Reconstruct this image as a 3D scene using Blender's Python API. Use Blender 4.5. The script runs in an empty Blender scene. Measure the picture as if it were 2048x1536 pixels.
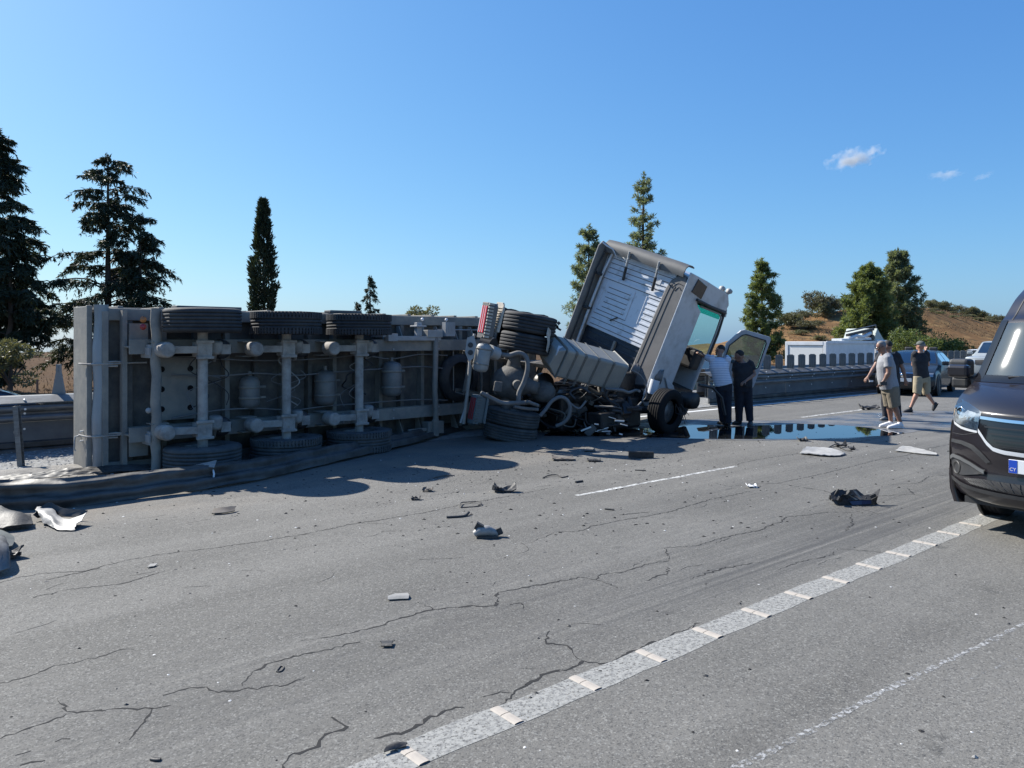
import bpy, bmesh, math, random
import numpy as np
from mathutils import Vector, Matrix, Quaternion

# ------------------------------------------------------------------ camera, sky, sun, exposure
S = bpy.context.scene
COL = S.collection
rad = math.radians
F, H = 1538.0, 1.8                      # focal length in pixels of a 2048 wide frame, eye height
HX, HY = 1024.0, 679.0                  # where straight ahead falls
cam_d = bpy.data.cameras.new('camera')
cam_d.sensor_width = 36.0
cam_d.lens = 36.0 * F / 2048.0
cam_d.shift_y = -(768.0 - HY) / 2048.0
cam_d.clip_start, cam_d.clip_end = 0.1, 9000.0
cam = bpy.data.objects.new('camera', cam_d)
cam.location = (0, 0, H)
cam.rotation_euler = (rad(90), 0, 0)
COL.objects.link(cam)
S.camera = cam

SUN_EL, SUN_AZ = rad(41.5), rad(-56.0)  # azimuth clockwise from straight ahead
to_sun = Vector((math.sin(SUN_AZ) * math.cos(SUN_EL), math.cos(SUN_AZ) * math.cos(SUN_EL), math.sin(SUN_EL)))
sl = bpy.data.lights.new('sun', 'SUN')
sl.energy = 4.6
sl.angle = rad(0.53)
sl.color = (1.0, 0.955, 0.88)
so = bpy.data.objects.new('sun', sl)
so.rotation_euler = (-to_sun).to_track_quat('-Z', 'Y').to_euler()
COL.objects.link(so)

W = bpy.data.worlds.new('World')
S.world = W
W.use_nodes = True
wn = W.node_tree
bg = wn.nodes['Background']
sky = wn.nodes.new('ShaderNodeTexSky')
sky.sky_type = 'NISHITA'
sky.sun_disc = False
sky.sun_elevation = SUN_EL
sky.sun_rotation = SUN_AZ
sky.altitude = 100.0
sky.air_density, sky.dust_density, sky.ozone_density = 1.0, 0.9, 3.0
gm = wn.nodes.new('ShaderNodeVectorMath'); gm.operation = 'POWER'; gm.inputs[1].default_value = (1.0, .80, .52)   # a per-channel curve evens out the blue
wn.links.new(sky.outputs[0], gm.inputs[0])
tn = wn.nodes.new('ShaderNodeMix'); tn.data_type = 'RGBA'; tn.blend_type = 'MULTIPLY'; tn.inputs[0].default_value = 1.0
tn.inputs[7].default_value = (.480, .985, 2.18, 1)
wn.links.new(gm.outputs[0], tn.inputs[6]); wn.links.new(tn.outputs[2], bg.inputs[0])
bg.inputs[1].default_value = 0.085
S.view_settings.view_transform = 'Standard'
S.view_settings.look = 'None'
S.view_settings.gamma = 1.0
S.view_settings.use_curve_mapping = False
S.view_settings.exposure = 0.95
S.cycles.max_bounces = 8
S.cycles.transparent_max_bounces = 16
S.cycles.use_denoising = True
random.seed(7)
RNG = np.random.default_rng(7)

# ------------------------------------------------------------------ road frame: s along the carriageway, p across it
_t = 1814.0 / F
UX, UY = _t / math.hypot(_t, 1), 1 / math.hypot(_t, 1)
U3, N3 = Vector((UX, UY, 0)), Vector((-UY, UX, 0))
def SP(s, p, z=0.0): return Vector((UX * s - UY * p, UY * s + UX * p, z))
def G(px, py, z=0.0):                   # photograph position -> point of the ground plane at height z
    y = F * (H - z) / (py - HY)
    return Vector(((px - HX) / F * y, y, z))
def P(px, py, y):                       # photograph position at a known distance
    return Vector(((px - HX) / F * y, y, H - (py - HY) / F * y))
MROAD = Matrix(((UX, -UY, 0, 0), (UY, UX, 0, 0), (0, 0, 1, 0), (0, 0, 0, 1)))

# ------------------------------------------------------------------ helpers
MW = {}
def tag(o, label=None, cat=None, group=None, kind=None):
    if label: o['label'] = label
    if cat: o['category'] = cat
    if group: o['group'] = group
    if kind: o['kind'] = kind
    return o
def thing(name, label, cat, loc=(0, 0, 0), rot=None, group=None):
    o = bpy.data.objects.new(name, None)
    o.empty_display_size = 0.2
    M = Matrix.Translation(Vector(loc))
    if rot is not None: M = M @ rot.to_4x4()
    o.matrix_world = M
    COL.objects.link(o)
    MW[o.name] = M
    return tag(o, label, cat, group)
def frame(x, y, z, t=(0, 0, 0)):
    M = Matrix.Identity(4)
    for i, v in enumerate((x, y, z)):
        v = Vector(v)
        for j in range(3): M[j][i] = v[j]
    for j in range(3): M[j][3] = t[j]
    return M
def np_mesh(name, v, f):
    v = np.asarray(v, dtype=np.float32); f = np.asarray(f, dtype=np.int32)
    me = bpy.data.meshes.new(name)
    me.vertices.add(len(v)); me.vertices.foreach_set('co', v.ravel())
    k = f.shape[1]
    me.loops.add(f.size); me.loops.foreach_set('vertex_index', f.ravel())
    me.polygons.add(len(f))
    me.polygons.foreach_set('loop_start', np.arange(0, f.size, k, dtype=np.int32))
    me.polygons.foreach_set('loop_total', np.full(len(f), k, dtype=np.int32))
    me.update(calc_edges=True)
    return me

class MB:
    """collects shapes and links them as ONE mesh object"""
    def __init__(s): s.v, s.f, s.sm = [], [], []
    def add(s, vs, fs, smooth=False):
        o = len(s.v)
        s.v.extend([Vector(q) for q in vs])
        for f in fs: s.f.append(tuple(i + o for i in f)); s.sm.append(smooth)
        return s
    def box(s, c, d, R=None, taper=1.0):
        c = Vector(c); vs = []
        for z in (-.5, .5):
            for y in (-.5, .5):
                for x in (-.5, .5):
                    k = taper if z > 0 else 1.0
                    q = Vector((x * d[0] * k, y * d[1] * k, z * d[2]))
                    vs.append((R @ q if R else q) + c)
        return s.add(vs, [(0, 2, 3, 1), (4, 5, 7, 6), (0, 1, 5, 4), (2, 6, 7, 3), (0, 4, 6, 2), (1, 3, 7, 5)])
    def bx(s, x0, x1, y0, y1, z0, z1): return s.box(((x0 + x1) / 2, (y0 + y1) / 2, (z0 + z1) / 2), (abs(x1 - x0), abs(y1 - y0), abs(z1 - z0)))
    def par(s, o, a, b, c):             # parallelepiped from a corner and three edges
        o, a, b, c = map(Vector, (o, a, b, c))
        vs = [o + a * i + b * j + c * k for k in (0, 1) for j in (0, 1) for i in (0, 1)]
        return s.add(vs, [(0, 2, 3, 1), (4, 5, 7, 6), (0, 1, 5, 4), (2, 6, 7, 3), (0, 4, 6, 2), (1, 3, 7, 5)])
    def tube(s, path, r, n=8, cap=True, side=None, rb=None, smooth=True):
        path = [Vector(q) for q in path]; m = len(path)
        ra = r if isinstance(r, (list, tuple)) else [r] * m
        rb = ra if rb is None else (rb if isinstance(rb, (list, tuple)) else [rb] * m)
        T = []
        for i in range(m):
            t = path[min(i + 1, m - 1)] - path[max(i - 1, 0)]
            T.append(t.normalized() if t.length > 1e-9 else Vector((0, 0, 1)))
        a = Vector(side) if side is not None else (Vector((0, 0, 1)) if abs(T[0].z) < .9 else Vector((1, 0, 0)))
        vs, fs = [], []
        for i in range(m):
            a = a - T[i] * a.dot(T[i])
            a = a.normalized() if a.length > 1e-6 else T[i].orthogonal().normalized()
            b = T[i].cross(a)
            for k in range(n):
                w = 2 * math.pi * k / n
                vs.append(path[i] + a * (ra[i] * math.cos(w)) + b * (rb[i] * math.sin(w)))
        for i in range(m - 1):
            for k in range(n):
                k2 = (k + 1) % n
                fs.append((i * n + k, i * n + k2, (i + 1) * n + k2, (i + 1) * n + k))
        s.add(vs, fs, smooth)
        if cap:
            s.add(vs[:n], [tuple(range(n))[::-1]]); s.add(vs[-n:], [tuple(range(n))])
        return s
    def cyl(s, a, b, r0, r1=None, n=16, cap=True, smooth=True):
        return s.tube([a, b], [r0, r0 if r1 is None else r1], n, cap, smooth=smooth)
    def lathe(s, prof, o, ax, n=28, smooth=True, flat=False):
        o, ax = Vector(o), Vector(ax).normalized()
        a = ax.orthogonal().normalized(); b = ax.cross(a)
        vs, fs = [], []
        for r, h in prof:
            for k in range(n):
                w = 2 * math.pi * k / n
                vs.append(o + ax * h + a * (r * math.cos(w)) + b * (r * math.sin(w)))
        for i in range(len(prof) - 1):
            for k in range(n):
                k2 = (k + 1) % n
                fs.append((i * n + k, i * n + k2, (i + 1) * n + k2, (i + 1) * n + k))
        return s.add(vs, fs, smooth)
    def prism(s, poly, o, ex, ey, ez, t):
        o, ex, ey, ez = Vector(o), Vector(ex), Vector(ey), Vector(ez)
        n = len(poly)
        vs = [o + ex * x + ey * y for x, y in poly] + [o + ex * x + ey * y + ez * t for x, y in poly]
        return s.add(vs, [tuple(range(n))[::-1], tuple(range(n, 2 * n))] + [(i, (i + 1) % n, n + (i + 1) % n, n + i) for i in range(n)])
    def grid(s, rows, smooth=True, closed=False):
        m, n = len(rows), len(rows[0]); vs = [q for r in rows for q in r]; fs = []
        for i in range(m - 1):
            for k in range(n if closed else n - 1):
                k2 = (k + 1) % n
                fs.append((i * n + k, i * n + k2, (i + 1) * n + k2, (i + 1) * n + k))
        return s.add(vs, fs, smooth)
    def shell(s, rows, t, smooth=True):  # a grid with thickness t
        m, n = len(rows), len(rows[0])
        A = [[Vector(q) for q in r] for r in rows]; B = []
        for i in range(m):
            r = []
            for k in range(n):
                du = A[min(i + 1, m - 1)][k] - A[max(i - 1, 0)][k]; dv = A[i][min(k + 1, n - 1)] - A[i][max(k - 1, 0)]
                nn = du.cross(dv)
                r.append(A[i][k] - (nn.normalized() if nn.length > 1e-12 else Vector((0, 0, 1))) * t)
            B.append(r)
        s.grid(A, smooth); s.grid(B, smooth)
        s.grid([A[0], B[0]], False); s.grid([A[-1], B[-1]], False)
        s.grid([[r[0] for r in A], [r[0] for r in B]], False); s.grid([[r[-1] for r in A], [r[-1] for r in B]], False)
        return s
    def ball(s, c, r, nu=12, nv=8, R=None):
        c = Vector(c); r = (r, r, r) if not isinstance(r, (tuple, list)) else r
        rows = []
        for i in range(nv + 1):
            a = math.pi * i / nv
            row = []
            for k in range(nu):
                b = 2 * math.pi * k / nu
                q = Vector((r[0] * math.sin(a) * math.cos(b), r[1] * math.sin(a) * math.sin(b), r[2] * math.cos(a)))
                row.append((R @ q if R else q) + c)
            rows.append(row)
        return s.grid(rows, True, True)
    def rock(s, c, r, rnd):
        c = Vector(c); rows = []
        vs = [Vector((0, 0, r[2] * rnd.uniform(.7, 1.2)))]
        for k in range(6):
            w = k * math.pi / 3 + rnd.uniform(-.3, .3); q = rnd.uniform(.7, 1.25)
            vs.append(Vector((r[0] * q * math.cos(w), r[1] * q * math.sin(w), r[2] * rnd.uniform(-.1, .35))))
        return s.add([q + c for q in vs], [(0, 1 + k, 1 + (k + 1) % 6) for k in range(6)] + [(6, 5, 4, 3, 2, 1)])
    def jitter(s, a, rnd):
        cache = {}
        for i, q in enumerate(s.v):
            key = (round(q.x, 4), round(q.y, 4), round(q.z, 4))
            if key not in cache: cache[key] = Vector((rnd.uniform(-a, a), rnd.uniform(-a, a), rnd.uniform(-a, a)))
            s.v[i] = q + cache[key]
        return s
    def build(s, name, m, parent=None, xf=None, origin=None, bevel=0, seg=2, kind=None, label=None):
        me = bpy.data.meshes.new(name)
        V = [xf @ q for q in s.v] if xf is not None else s.v
        o = bpy.data.objects.new(name, me)
        if parent is not None:
            inv = MW[parent.name].inverted()
            V = [inv @ q for q in V]
            o.parent = parent
        elif origin is not None:
            og = Vector(origin); V = [q - og for q in V]; o.location = og
        me.from_pydata([tuple(q) for q in V], [], s.f)
        me.polygons.foreach_set('use_smooth', s.sm)
        me.update()
        me.materials.append(m)
        COL.objects.link(o)
        MW[o.name] = MW[parent.name] if parent is not None else Matrix.Translation(o.location)
        if bevel:
            b = o.modifiers.new('edge', 'BEVEL'); b.width = bevel; b.segments = seg; b.limit_method = 'ANGLE'; b.angle_limit = rad(35)
        if kind: o['kind'] = kind
        if label: o['label'] = label
        return o
def link_np(name, v, f, m, parent=None, smooth=False):
    v = np.asarray(v, dtype=float)
    if parent is not None:
        Mi = np.array(MW[parent.name].inverted()); v = v @ Mi[:3, :3].T + Mi[:3, 3]
    me = np_mesh(name, v, f); me.materials.append(m)
    if smooth: me.polygons.foreach_set('use_smooth', [True] * len(f))
    o = bpy.data.objects.new(name, me); COL.objects.link(o)
    if parent is not None: o.parent = parent; MW[o.name] = MW[parent.name]
    else: MW[o.name] = Matrix.Identity(4)
    return o

# ------------------------------------------------------------------ materials
def mat(name, c, rough=.5, metal=0.0, c2=None, sc=4.0, lo=.4, hi=.65, bump=0.0, bsc=None, spec=.5, det=6, coat=0.0, stretch=None, bdist=.01, rvar=0.0):
    m = bpy.data.materials.new(name); m.use_nodes = True
    nt = m.node_tree; b = nt.nodes['Principled BSDF']
    b.inputs['Base Color'].default_value = (*c, 1); b.inputs['Roughness'].default_value = rough
    b.inputs['Metallic'].default_value = metal; b.inputs['Specular IOR Level'].default_value = spec
    b.inputs['Coat Weight'].default_value = coat; b.inputs['Coat Roughness'].default_value = .05
    if c2 is not None or bump or rvar:
        tc = nt.nodes.new('ShaderNodeTexCoord'); src = tc.outputs['Object']
        if stretch:
            mp = nt.nodes.new('ShaderNodeMapping'); mp.inputs['Scale'].default_value = stretch
            nt.links.new(src, mp.inputs[0]); src = mp.outputs[0]
    if c2 is not None or rvar:
        n = nt.nodes.new('ShaderNodeTexNoise'); n.inputs['Scale'].default_value = sc; n.inputs['Detail'].default_value = det; n.inputs['Roughness'].default_value = .65
        nt.links.new(src, n.inputs['Vector'])
        mr = nt.nodes.new('ShaderNodeMapRange'); mr.inputs[1].default_value = lo; mr.inputs[2].default_value = hi
        nt.links.new(n.outputs[0], mr.inputs[0])
        if c2 is not None:
            mx = nt.nodes.new('ShaderNodeMix'); mx.data_type = 'RGBA'
            mx.inputs[6].default_value = (*c, 1); mx.inputs[7].default_value = (*c2, 1)
            nt.links.new(mr.outputs[0], mx.inputs[0]); nt.links.new(mx.outputs[2], b.inputs['Base Color'])
        if rvar:
            m2 = nt.nodes.new('ShaderNodeMapRange'); m2.inputs[3].default_value = rough; m2.inputs[4].default_value = min(1, rough + rvar)
            nt.links.new(mr.outputs[0], m2.inputs[0]); nt.links.new(m2.outputs[0], b.inputs['Roughness'])
    if bump:
        n2 = nt.nodes.new('ShaderNodeTexNoise'); n2.inputs['Scale'].default_value = bsc or sc * 4; n2.inputs['Detail'].default_value = 4
        nt.links.new(src, n2.inputs['Vector'])
        bp = nt.nodes.new('ShaderNodeBump'); bp.inputs['Strength'].default_value = bump; bp.inputs['Distance'].default_value = bdist
        nt.links.new(n2.outputs[0], bp.inputs['Height']); nt.links.new(bp.outputs[0], b.inputs['Normal'])
    return m
def glass(name, c, rough=.02, alpha=.35):
    m = bpy.data.materials.new(name); m.use_nodes = True; nt = m.node_tree
    nt.nodes.remove(nt.nodes['Principled BSDF']); out = nt.nodes['Material Output']
    t = nt.nodes.new('ShaderNodeBsdfTransparent'); t.inputs[0].default_value = (*c, 1)
    g = nt.nodes.new('ShaderNodeBsdfGlossy'); g.inputs[1].default_value = rough; g.inputs[0].default_value = (1, 1, 1, 1)
    fr = nt.nodes.new('ShaderNodeFresnel'); fr.inputs[0].default_value = 1.5
    mm = nt.nodes.new('ShaderNodeMapRange'); mm.inputs[3].default_value = alpha * .25; mm.inputs[4].default_value = 1.0
    nt.links.new(fr.outputs[0], mm.inputs[0])
    mx = nt.nodes.new('ShaderNodeMixShader'); nt.links.new(mm.outputs[0], mx.inputs[0])
    nt.links.new(t.outputs[0], mx.inputs[1]); nt.links.new(g.outputs[0], mx.inputs[2]); nt.links.new(mx.outputs[0], out.inputs[0])
    return m
def leafmat(name, c, c2, sc=.9, trans=.25):
    m = mat(name, c, .55, 0, c2, sc, .38, .62, spec=.25, det=3)
    nt = m.node_tree; b = nt.nodes['Principled BSDF']; out = nt.nodes['Material Output']
    tr = nt.nodes.new('ShaderNodeBsdfTranslucent'); tr.inputs[0].default_value = (c2[0] * 1.6, c2[1] * 1.6, c2[2] * .9, 1)
    mx = nt.nodes.new('ShaderNodeMixShader'); mx.inputs[0].default_value = trans
    nt.links.new(b.outputs[0], mx.inputs[1]); nt.links.new(tr.outputs[0], mx.inputs[2]); nt.links.new(mx.outputs[0], out.inputs[0])
    return m
M_galv = mat('galvanised_steel', (.17, .175, .175), .5, .35, (.10, .10, .098), 3.0, bump=.15, bsc=20, stretch=(1, 1, 6))
M_axle_dark = mat('shaded_dust_axle', (.135, .13, .12), .8, 0, (.075, .072, .07), 5, bump=.5, bsc=26)  # dusty axle colour darkened to carry the shade under the tractor
M_red_shaded = mat('shaded_red_lens', (.28, .015, .02), .3, coat=.4)  # lens red darkened to carry the shade on the lamps
M_orange_shaded = mat('shaded_amber_lens', (.36, .13, .03), .3, coat=.4)  # amber darkened likewise, shade held in the colour
M_galv_worn = mat('scraped_steel', (.10, .098, .093), .55, .35, (.045, .042, .038), 2.5, bump=.5, bsc=9)
M_edge = mat('bare_metal_edge', (.75, .75, .73), .45, .3)
M_trailer = mat('dusty_trailer_steel', (.185, .18, .166), .75, .05, (.30, .275, .23), 2.2, bump=.25, bsc=26)
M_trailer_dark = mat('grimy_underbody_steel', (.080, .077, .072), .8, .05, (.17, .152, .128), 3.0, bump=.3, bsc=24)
M_axle = mat('dust_caked_axle', (.38, .355, .32), .85, 0, (.22, .20, .18), 5, bump=.4, bsc=30)
M_tyre = mat('tyre_rubber', (.024, .025, .028), .8, 0, (.052, .051, .050), 4, bump=.25, bsc=60)
M_tyre_dusty = mat('dusty_tyre_rubber', (.058, .062, .064), .85, 0, (.105, .102, .096), 5, bump=.25, bsc=60)
M_rim = mat('grey_wheel_steel', (.24, .25, .26), .5, .5, (.12, .12, .12), 6)
M_black = mat('black_plastic', (.022, .022, .024), .55, 0, (.05, .048, .045), 6)
M_blackgloss = mat('glossy_black', (.010, .010, .012), .12, coat=.5)
M_soot = mat('oily_black_metal', (.012, .012, .013), .5, .1, (.035, .032, .03), 5, bump=.4, bsc=14)
M_white = mat('cab_white_paint', (.58, .59, .60), .38, 0, (.40, .395, .38), 3.2, .46, .72, coat=.15, bump=.10, bsc=7, det=9)
M_whitedirty = mat('dusty_white_panel', (.60, .62, .65), .5, 0, (.36, .355, .34), 5.0, .54, .74, bump=.2, bsc=12, det=10)
M_greytrim = mat('grey_fairing_plastic', (.115, .11, .105), .7, 0, (.16, .15, .14), 2.5, bump=.1, bsc=40)
M_lightgrey = mat('light_grey_panel', (.36, .365, .36), .6, 0, (.28, .275, .26), 3)
M_tank = mat('dusty_aluminium_tank', (.27, .27, .248), .62, .1, (.34, .325, .28), 2.6, bump=.1, bsc=18)
M_strap = mat('tank_strap', (.20, .20, .185), .6, .3)
M_red = mat('red_lens', (.55, .02, .03), .25, coat=.4)
M_lens = mat('white_lens', (.75, .72, .70), .25, coat=.4)
M_orange = mat('amber_lens', (.75, .28, .04), .2, coat=.5)
M_tan = mat('dusty_tan_plastic', (.50, .45, .38), .75, 0, (.36, .33, .28), 6)
M_chrome = mat('chrome', (.82, .83, .85), .12, 1.0)
M_paintline = mat('worn_road_paint', (.55, .55, .53), .8, 0, (.20, .20, .195), 9, .42, .62)
M_concrete = mat('grey_lower_panel', (.15, .155, .155), .8, .2, (.11, .11, .11), 2)
M_skin = mat('skin', (.44, .23, .155), .5, 0, (.36, .18, .12), 12)
M_skin2 = mat('tanned_skin', (.28, .15, .10), .5, 0, (.22, .115, .08), 12)
M_hair = mat('short_dark_hair', (.02, .017, .015), .7, bump=.5, bsc=80)
M_hairgrey = mat('grey_hair', (.20, .19, .18), .7, bump=.5, bsc=80)
M_rubber = mat('black_rubber_hose', (.03, .03, .032), .5)
M_hose = mat('dusty_grey_hose', (.17, .165, .16), .7)
# ================================================================== the setting
def smooth(a, b, x):
    t = np.clip((x - a) / (b - a), 0, 1); return t * t * (3 - 2 * t)
def vnoise(x, y, seed=0):               # cheap smooth value noise
    xi, yi = np.floor(x).astype(int), np.floor(y).astype(int)
    fx, fy = x - xi, y - yi
    fx, fy = fx * fx * (3 - 2 * fx), fy * fy * (3 - 2 * fy)
    def h(a, b):
        n = (a * 374761393 + b * 668265263 + seed * 974711) & 0x7fffffff
        n = ((n ^ (n >> 13)) * 1274126177) & 0x7fffffff
        return ((n ^ (n >> 16)) % 10007) / 10007.0
    return (h(xi, yi) * (1 - fx) + h(xi + 1, yi) * fx) * (1 - fy) + (h(xi, yi + 1) * (1 - fx) + h(xi + 1, yi + 1) * fx) * fy
def ground_height(s, p):
    s, p = np.asarray(s, float), np.asarray(p, float)
    crest = 1.0 + .45 * (vnoise(s / 9, p * 0, 3) - .5) * 2 + 6.9 * smooth(88, 134, s) - 2.0 * smooth(140, 185, s) + 1.2 * (vnoise(s / 22, p * 0 + 4, 5) - .5) * smooth(100, 130, s)
    z = np.full(np.broadcast(s, p).shape, -.06)
    z = z - .60 * smooth(14.6, 16.0, p)
    z = z + .2 * smooth(26, 34, p)
    z = z + (crest + .46) * smooth(32, 61, p) ** 1.2
    z = z - 45 * (1 - np.exp(-np.maximum(0, p - 63) * .25 / 45)) - .03 * np.maximum(0, p - 63) - .05 * np.maximum(0, -10 - p)
    z = z + (vnoise(s / 3.1, p / 3.1, 8) - .5) * .35 * smooth(28, 36, p) + (vnoise(s / 9.0, p / 9.0, 9) - .5) * .9 * smooth(36, 50, p) * smooth(70, 100, s)
    return z
def earth_material():
    m = mat('dry_earth', (.20, .112, .052), .95, 0, (.135, .082, .043), .12, .4, .6, bump=.6, bsc=1.6, bdist=.12, spec=.03)
    nt = m.node_tree; b = nt.nodes['Principled BSDF']
    tc = nt.nodes.new('ShaderNodeTexCoord')
    def noise(sc, det=5):
        n = nt.nodes.new('ShaderNodeTexNoise'); n.inputs['Scale'].default_value = sc; n.inputs['Detail'].default_value = det
        nt.links.new(tc.outputs['Object'], n.inputs['Vector']); return n
    def over(col, fac):
        mx = nt.nodes.new('ShaderNodeMix'); mx.data_type = 'RGBA'
        old = b.inputs['Base Color'].links[0].from_socket
        nt.links.new(old, mx.inputs[6]); mx.inputs[7].default_value = (*col, 1); nt.links.new(fac, mx.inputs[0]); nt.links.new(mx.outputs[2], b.inputs['Base Color'])
    def rng(sock, a, c, lo=0, hi=1):
        r = nt.nodes.new('ShaderNodeMapRange'); r.inputs[1].default_value = a; r.inputs[2].default_value = c; r.inputs[3].default_value = lo; r.inputs[4].default_value = hi
        nt.links.new(sock, r.inputs[0]); return r.outputs[0]
    over((.28, .175, .080), rng(noise(.55, 8).outputs[0], .48, .62, 0, .8))      # straw coloured dry grass
    over((.085, .068, .04), rng(noise(.9, 8).outputs[0], .56, .66, 0, .75))     # dark dry scrub
    sx = nt.nodes.new('ShaderNodeVectorMath'); sx.operation = 'DOT_PRODUCT'; sx.inputs[1].default_value = (UX, UY, 0)
    nt.links.new(tc.outputs['Object'], sx.inputs[0])
    over((.075, .050, .034), rng(sx.outputs['Value'], 70, 55, 0, .85))            # darker brown mixed in over the left bank
    over((.14, .095, .06), rng(noise(6, 8).outputs[0], .5, .7, 0, .5))
    return m
def build_ground():
    s = np.concatenate([-np.geomspace(2500, 130, 10), np.arange(-120, 300, 3.0), np.geomspace(305, 4000, 22)])
    p = np.concatenate([-np.geomspace(2500, 60, 10), np.arange(-50, 12, 6.0), np.arange(12.4, 18, .4), np.arange(18, 26, 2), np.arange(26, 80, 1.2), np.geomspace(82, 5000, 24)])
    Sg, Pg = np.meshgrid(s, p, indexing='ij'); Z = ground_height(Sg, Pg)
    v = np.stack([UX * Sg - UY * Pg, UY * Sg + UX * Pg, Z], -1).reshape(-1, 3)
    n = len(p); i, j = np.meshgrid(np.arange(len(s) - 1), np.arange(n - 1), indexing='ij')
    a = (i * n + j).ravel(); f = np.stack([a, a + n, a + n + 1, a + 1], -1)
    o = link_np('ground', v, f, earth_material(), smooth=True)
    tag(o, 'dry brown earth and low hills around the motorway', kind='structure')
build_ground()

def asphalt(name, base=(.138, .133, .121), track=True):
    m = bpy.data.materials.new(name); m.use_nodes = True; nt = m.node_tree; L = nt.links
    b = nt.nodes['Principled BSDF']; b.inputs['Roughness'].default_value = .82; b.inputs['Specular IOR Level'].default_value = .22
    tc = nt.nodes.new('ShaderNodeTexCoord')
    def noise(sc, det=3, stretch=None, rough=.6):
        n = nt.nodes.new('ShaderNodeTexNoise'); n.inputs['Scale'].default_value = sc; n.inputs['Detail'].default_value = det; n.inputs['Roughness'].default_value = rough
        if stretch:
            mp = nt.nodes.new('ShaderNodeMapping'); mp.inputs['Scale'].default_value = stretch
            L.new(tc.outputs['Object'], mp.inputs[0]); L.new(mp.outputs[0], n.inputs['Vector'])
        else: L.new(tc.outputs['Object'], n.inputs['Vector'])
        return n.outputs[0]
    def rng(x, a, c, lo=0., hi=1., typ='LINEAR'):
        r = nt.nodes.new('ShaderNodeMapRange'); r.interpolation_type = typ
        for k, q in zip((1, 2, 3, 4), (a, c, lo, hi)): r.inputs[k].default_value = q
        L.new(x, r.inputs[0]); return r.outputs[0]
    def mth(op, x, y=None):
        q = nt.nodes.new('ShaderNodeMath'); q.operation = op
        for k, w in enumerate((x, y)):
            if w is None: continue
            if isinstance(w, (int, float)): q.inputs[k].default_value = w
            else: L.new(w, q.inputs[k])
        return q.outputs[0]
    def mix(a, c, fac, mode='MIX'):
        mx = nt.nodes.new('ShaderNodeMix'); mx.data_type = 'RGBA'; mx.blend_type = mode
        for k, w in ((6, a), (7, c)):
            if isinstance(w, tuple): mx.inputs[k].default_value = (*w, 1)
            else: L.new(w, mx.inputs[k])
        if isinstance(fac, (int, float)): mx.inputs[0].default_value = fac
        else: L.new(fac, mx.inputs[0])
        return mx.outputs[2]
    c = mix(tuple(q * .80 for q in base), tuple(q * 1.20 for q in base), rng(noise(.38, 6), .34, .66))
    c = mix(c, tuple(q * .55 for q in base), mth('MULTIPLY', rng(noise(.75, 7, None, .7), .56, .70), .6))
    c = mix(c, tuple(q * 1.28 for q in base), mth('MULTIPLY', rng(noise(1.0, 3, (.02, 1.1, 1)), .46, .62), .55))   # wheel tracks polished pale
    c = mix(c, (.05, .05, .048), mth('MULTIPLY', rng(noise(2.3, 3), .69, .74), .55))
    c = mix(c, tuple(q * .80 for q in base), rng(noise(.9, 5, (.12, 1.6, 1)), .5, .68, 0, .75))
    # aggregate: dark binder pits and pale stones
    vor = nt.nodes.new('ShaderNodeTexVoronoi'); vor.inputs['Scale'].default_value = 110; L.new(tc.outputs['Object'], vor.inputs['Vector'])
    sep = nt.nodes.new('ShaderNodeSeparateColor'); L.new(vor.outputs['Color'], sep.inputs[0])
    c = mix(c, (.040, .040, .040), mth('MULTIPLY', rng(sep.outputs[0], .76, .84), .42))
    c = mix(c, (.34, .335, .31), mth('MULTIPLY', rng(sep.outputs[1], .84, .90), .32))
    c = mix(c, (.05, .05, .05), rng(noise(38, 4), .585, .68, 0, .7))
    if track:
        sx = nt.nodes.new('ShaderNodeSeparateXYZ'); L.new(tc.outputs['Object'], sx.inputs[0])
        def band(p0, w, fac, s0, s1):
            d = mth('ABSOLUTE', mth('SUBTRACT', sx.outputs[1], p0))
            q = mth('MULTIPLY', rng(d, w, w * .25, 0, 1, 'SMOOTHSTEP'), rng(sx.outputs[0], s0, s1, 0, 1, 'SMOOTHSTEP'))
            st = rng(noise(1.0, 4, (.22, 17, 1), .7), .34, .64)
            return mth('MULTIPLY', mth('MULTIPLY', q, st), fac)
        c = mix(c, (.045, .045, .047), band(3.36, .45, .62, 2.2, 5.5))     # tyre marks
        c = mix(c, (.050, .050, .052), band(3.9, 1.0, .30, -4.0, 1.0))
        c = mix(c, (.055, .055, .055), band(5.2, .7, .32, 3.0, 8.0))
        # trodden soil thrown on the road by the broken median
        dirt = mth('MULTIPLY', mth('MULTIPLY', rng(sx.outputs[1], 7.9, 9.6, 0, 1, 'SMOOTHSTEP'), rng(sx.outputs[0], 13, 6, 0, 1, 'SMOOTHSTEP')), rng(noise(1.3, 6), .36, .62))
        c = mix(c, (.215, .18, .14), mth('MULTIPLY', dirt, .62))
    L.new(c, b.inputs['Base Color'])
    bp = nt.nodes.new('ShaderNodeBump'); bp.inputs['Strength'].default_value = .55; bp.inputs['Distance'].default_value = .006
    L.new(noise(120, 4), bp.inputs['Height'])
    bp2 = nt.nodes.new('ShaderNodeBump'); bp2.inputs['Strength'].default_value = .35; bp2.inputs['Distance'].default_value = .02
    L.new(noise(9, 4), bp2.inputs['Height']); L.new(bp.outputs[0], bp2.inputs['Normal']); L.new(bp2.outputs[0], b.inputs['Normal'])
    return m
M_asphalt = asphalt('asphalt')
M_asphalt2 = asphalt('far_asphalt', (.15, .15, .148), False)
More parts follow.
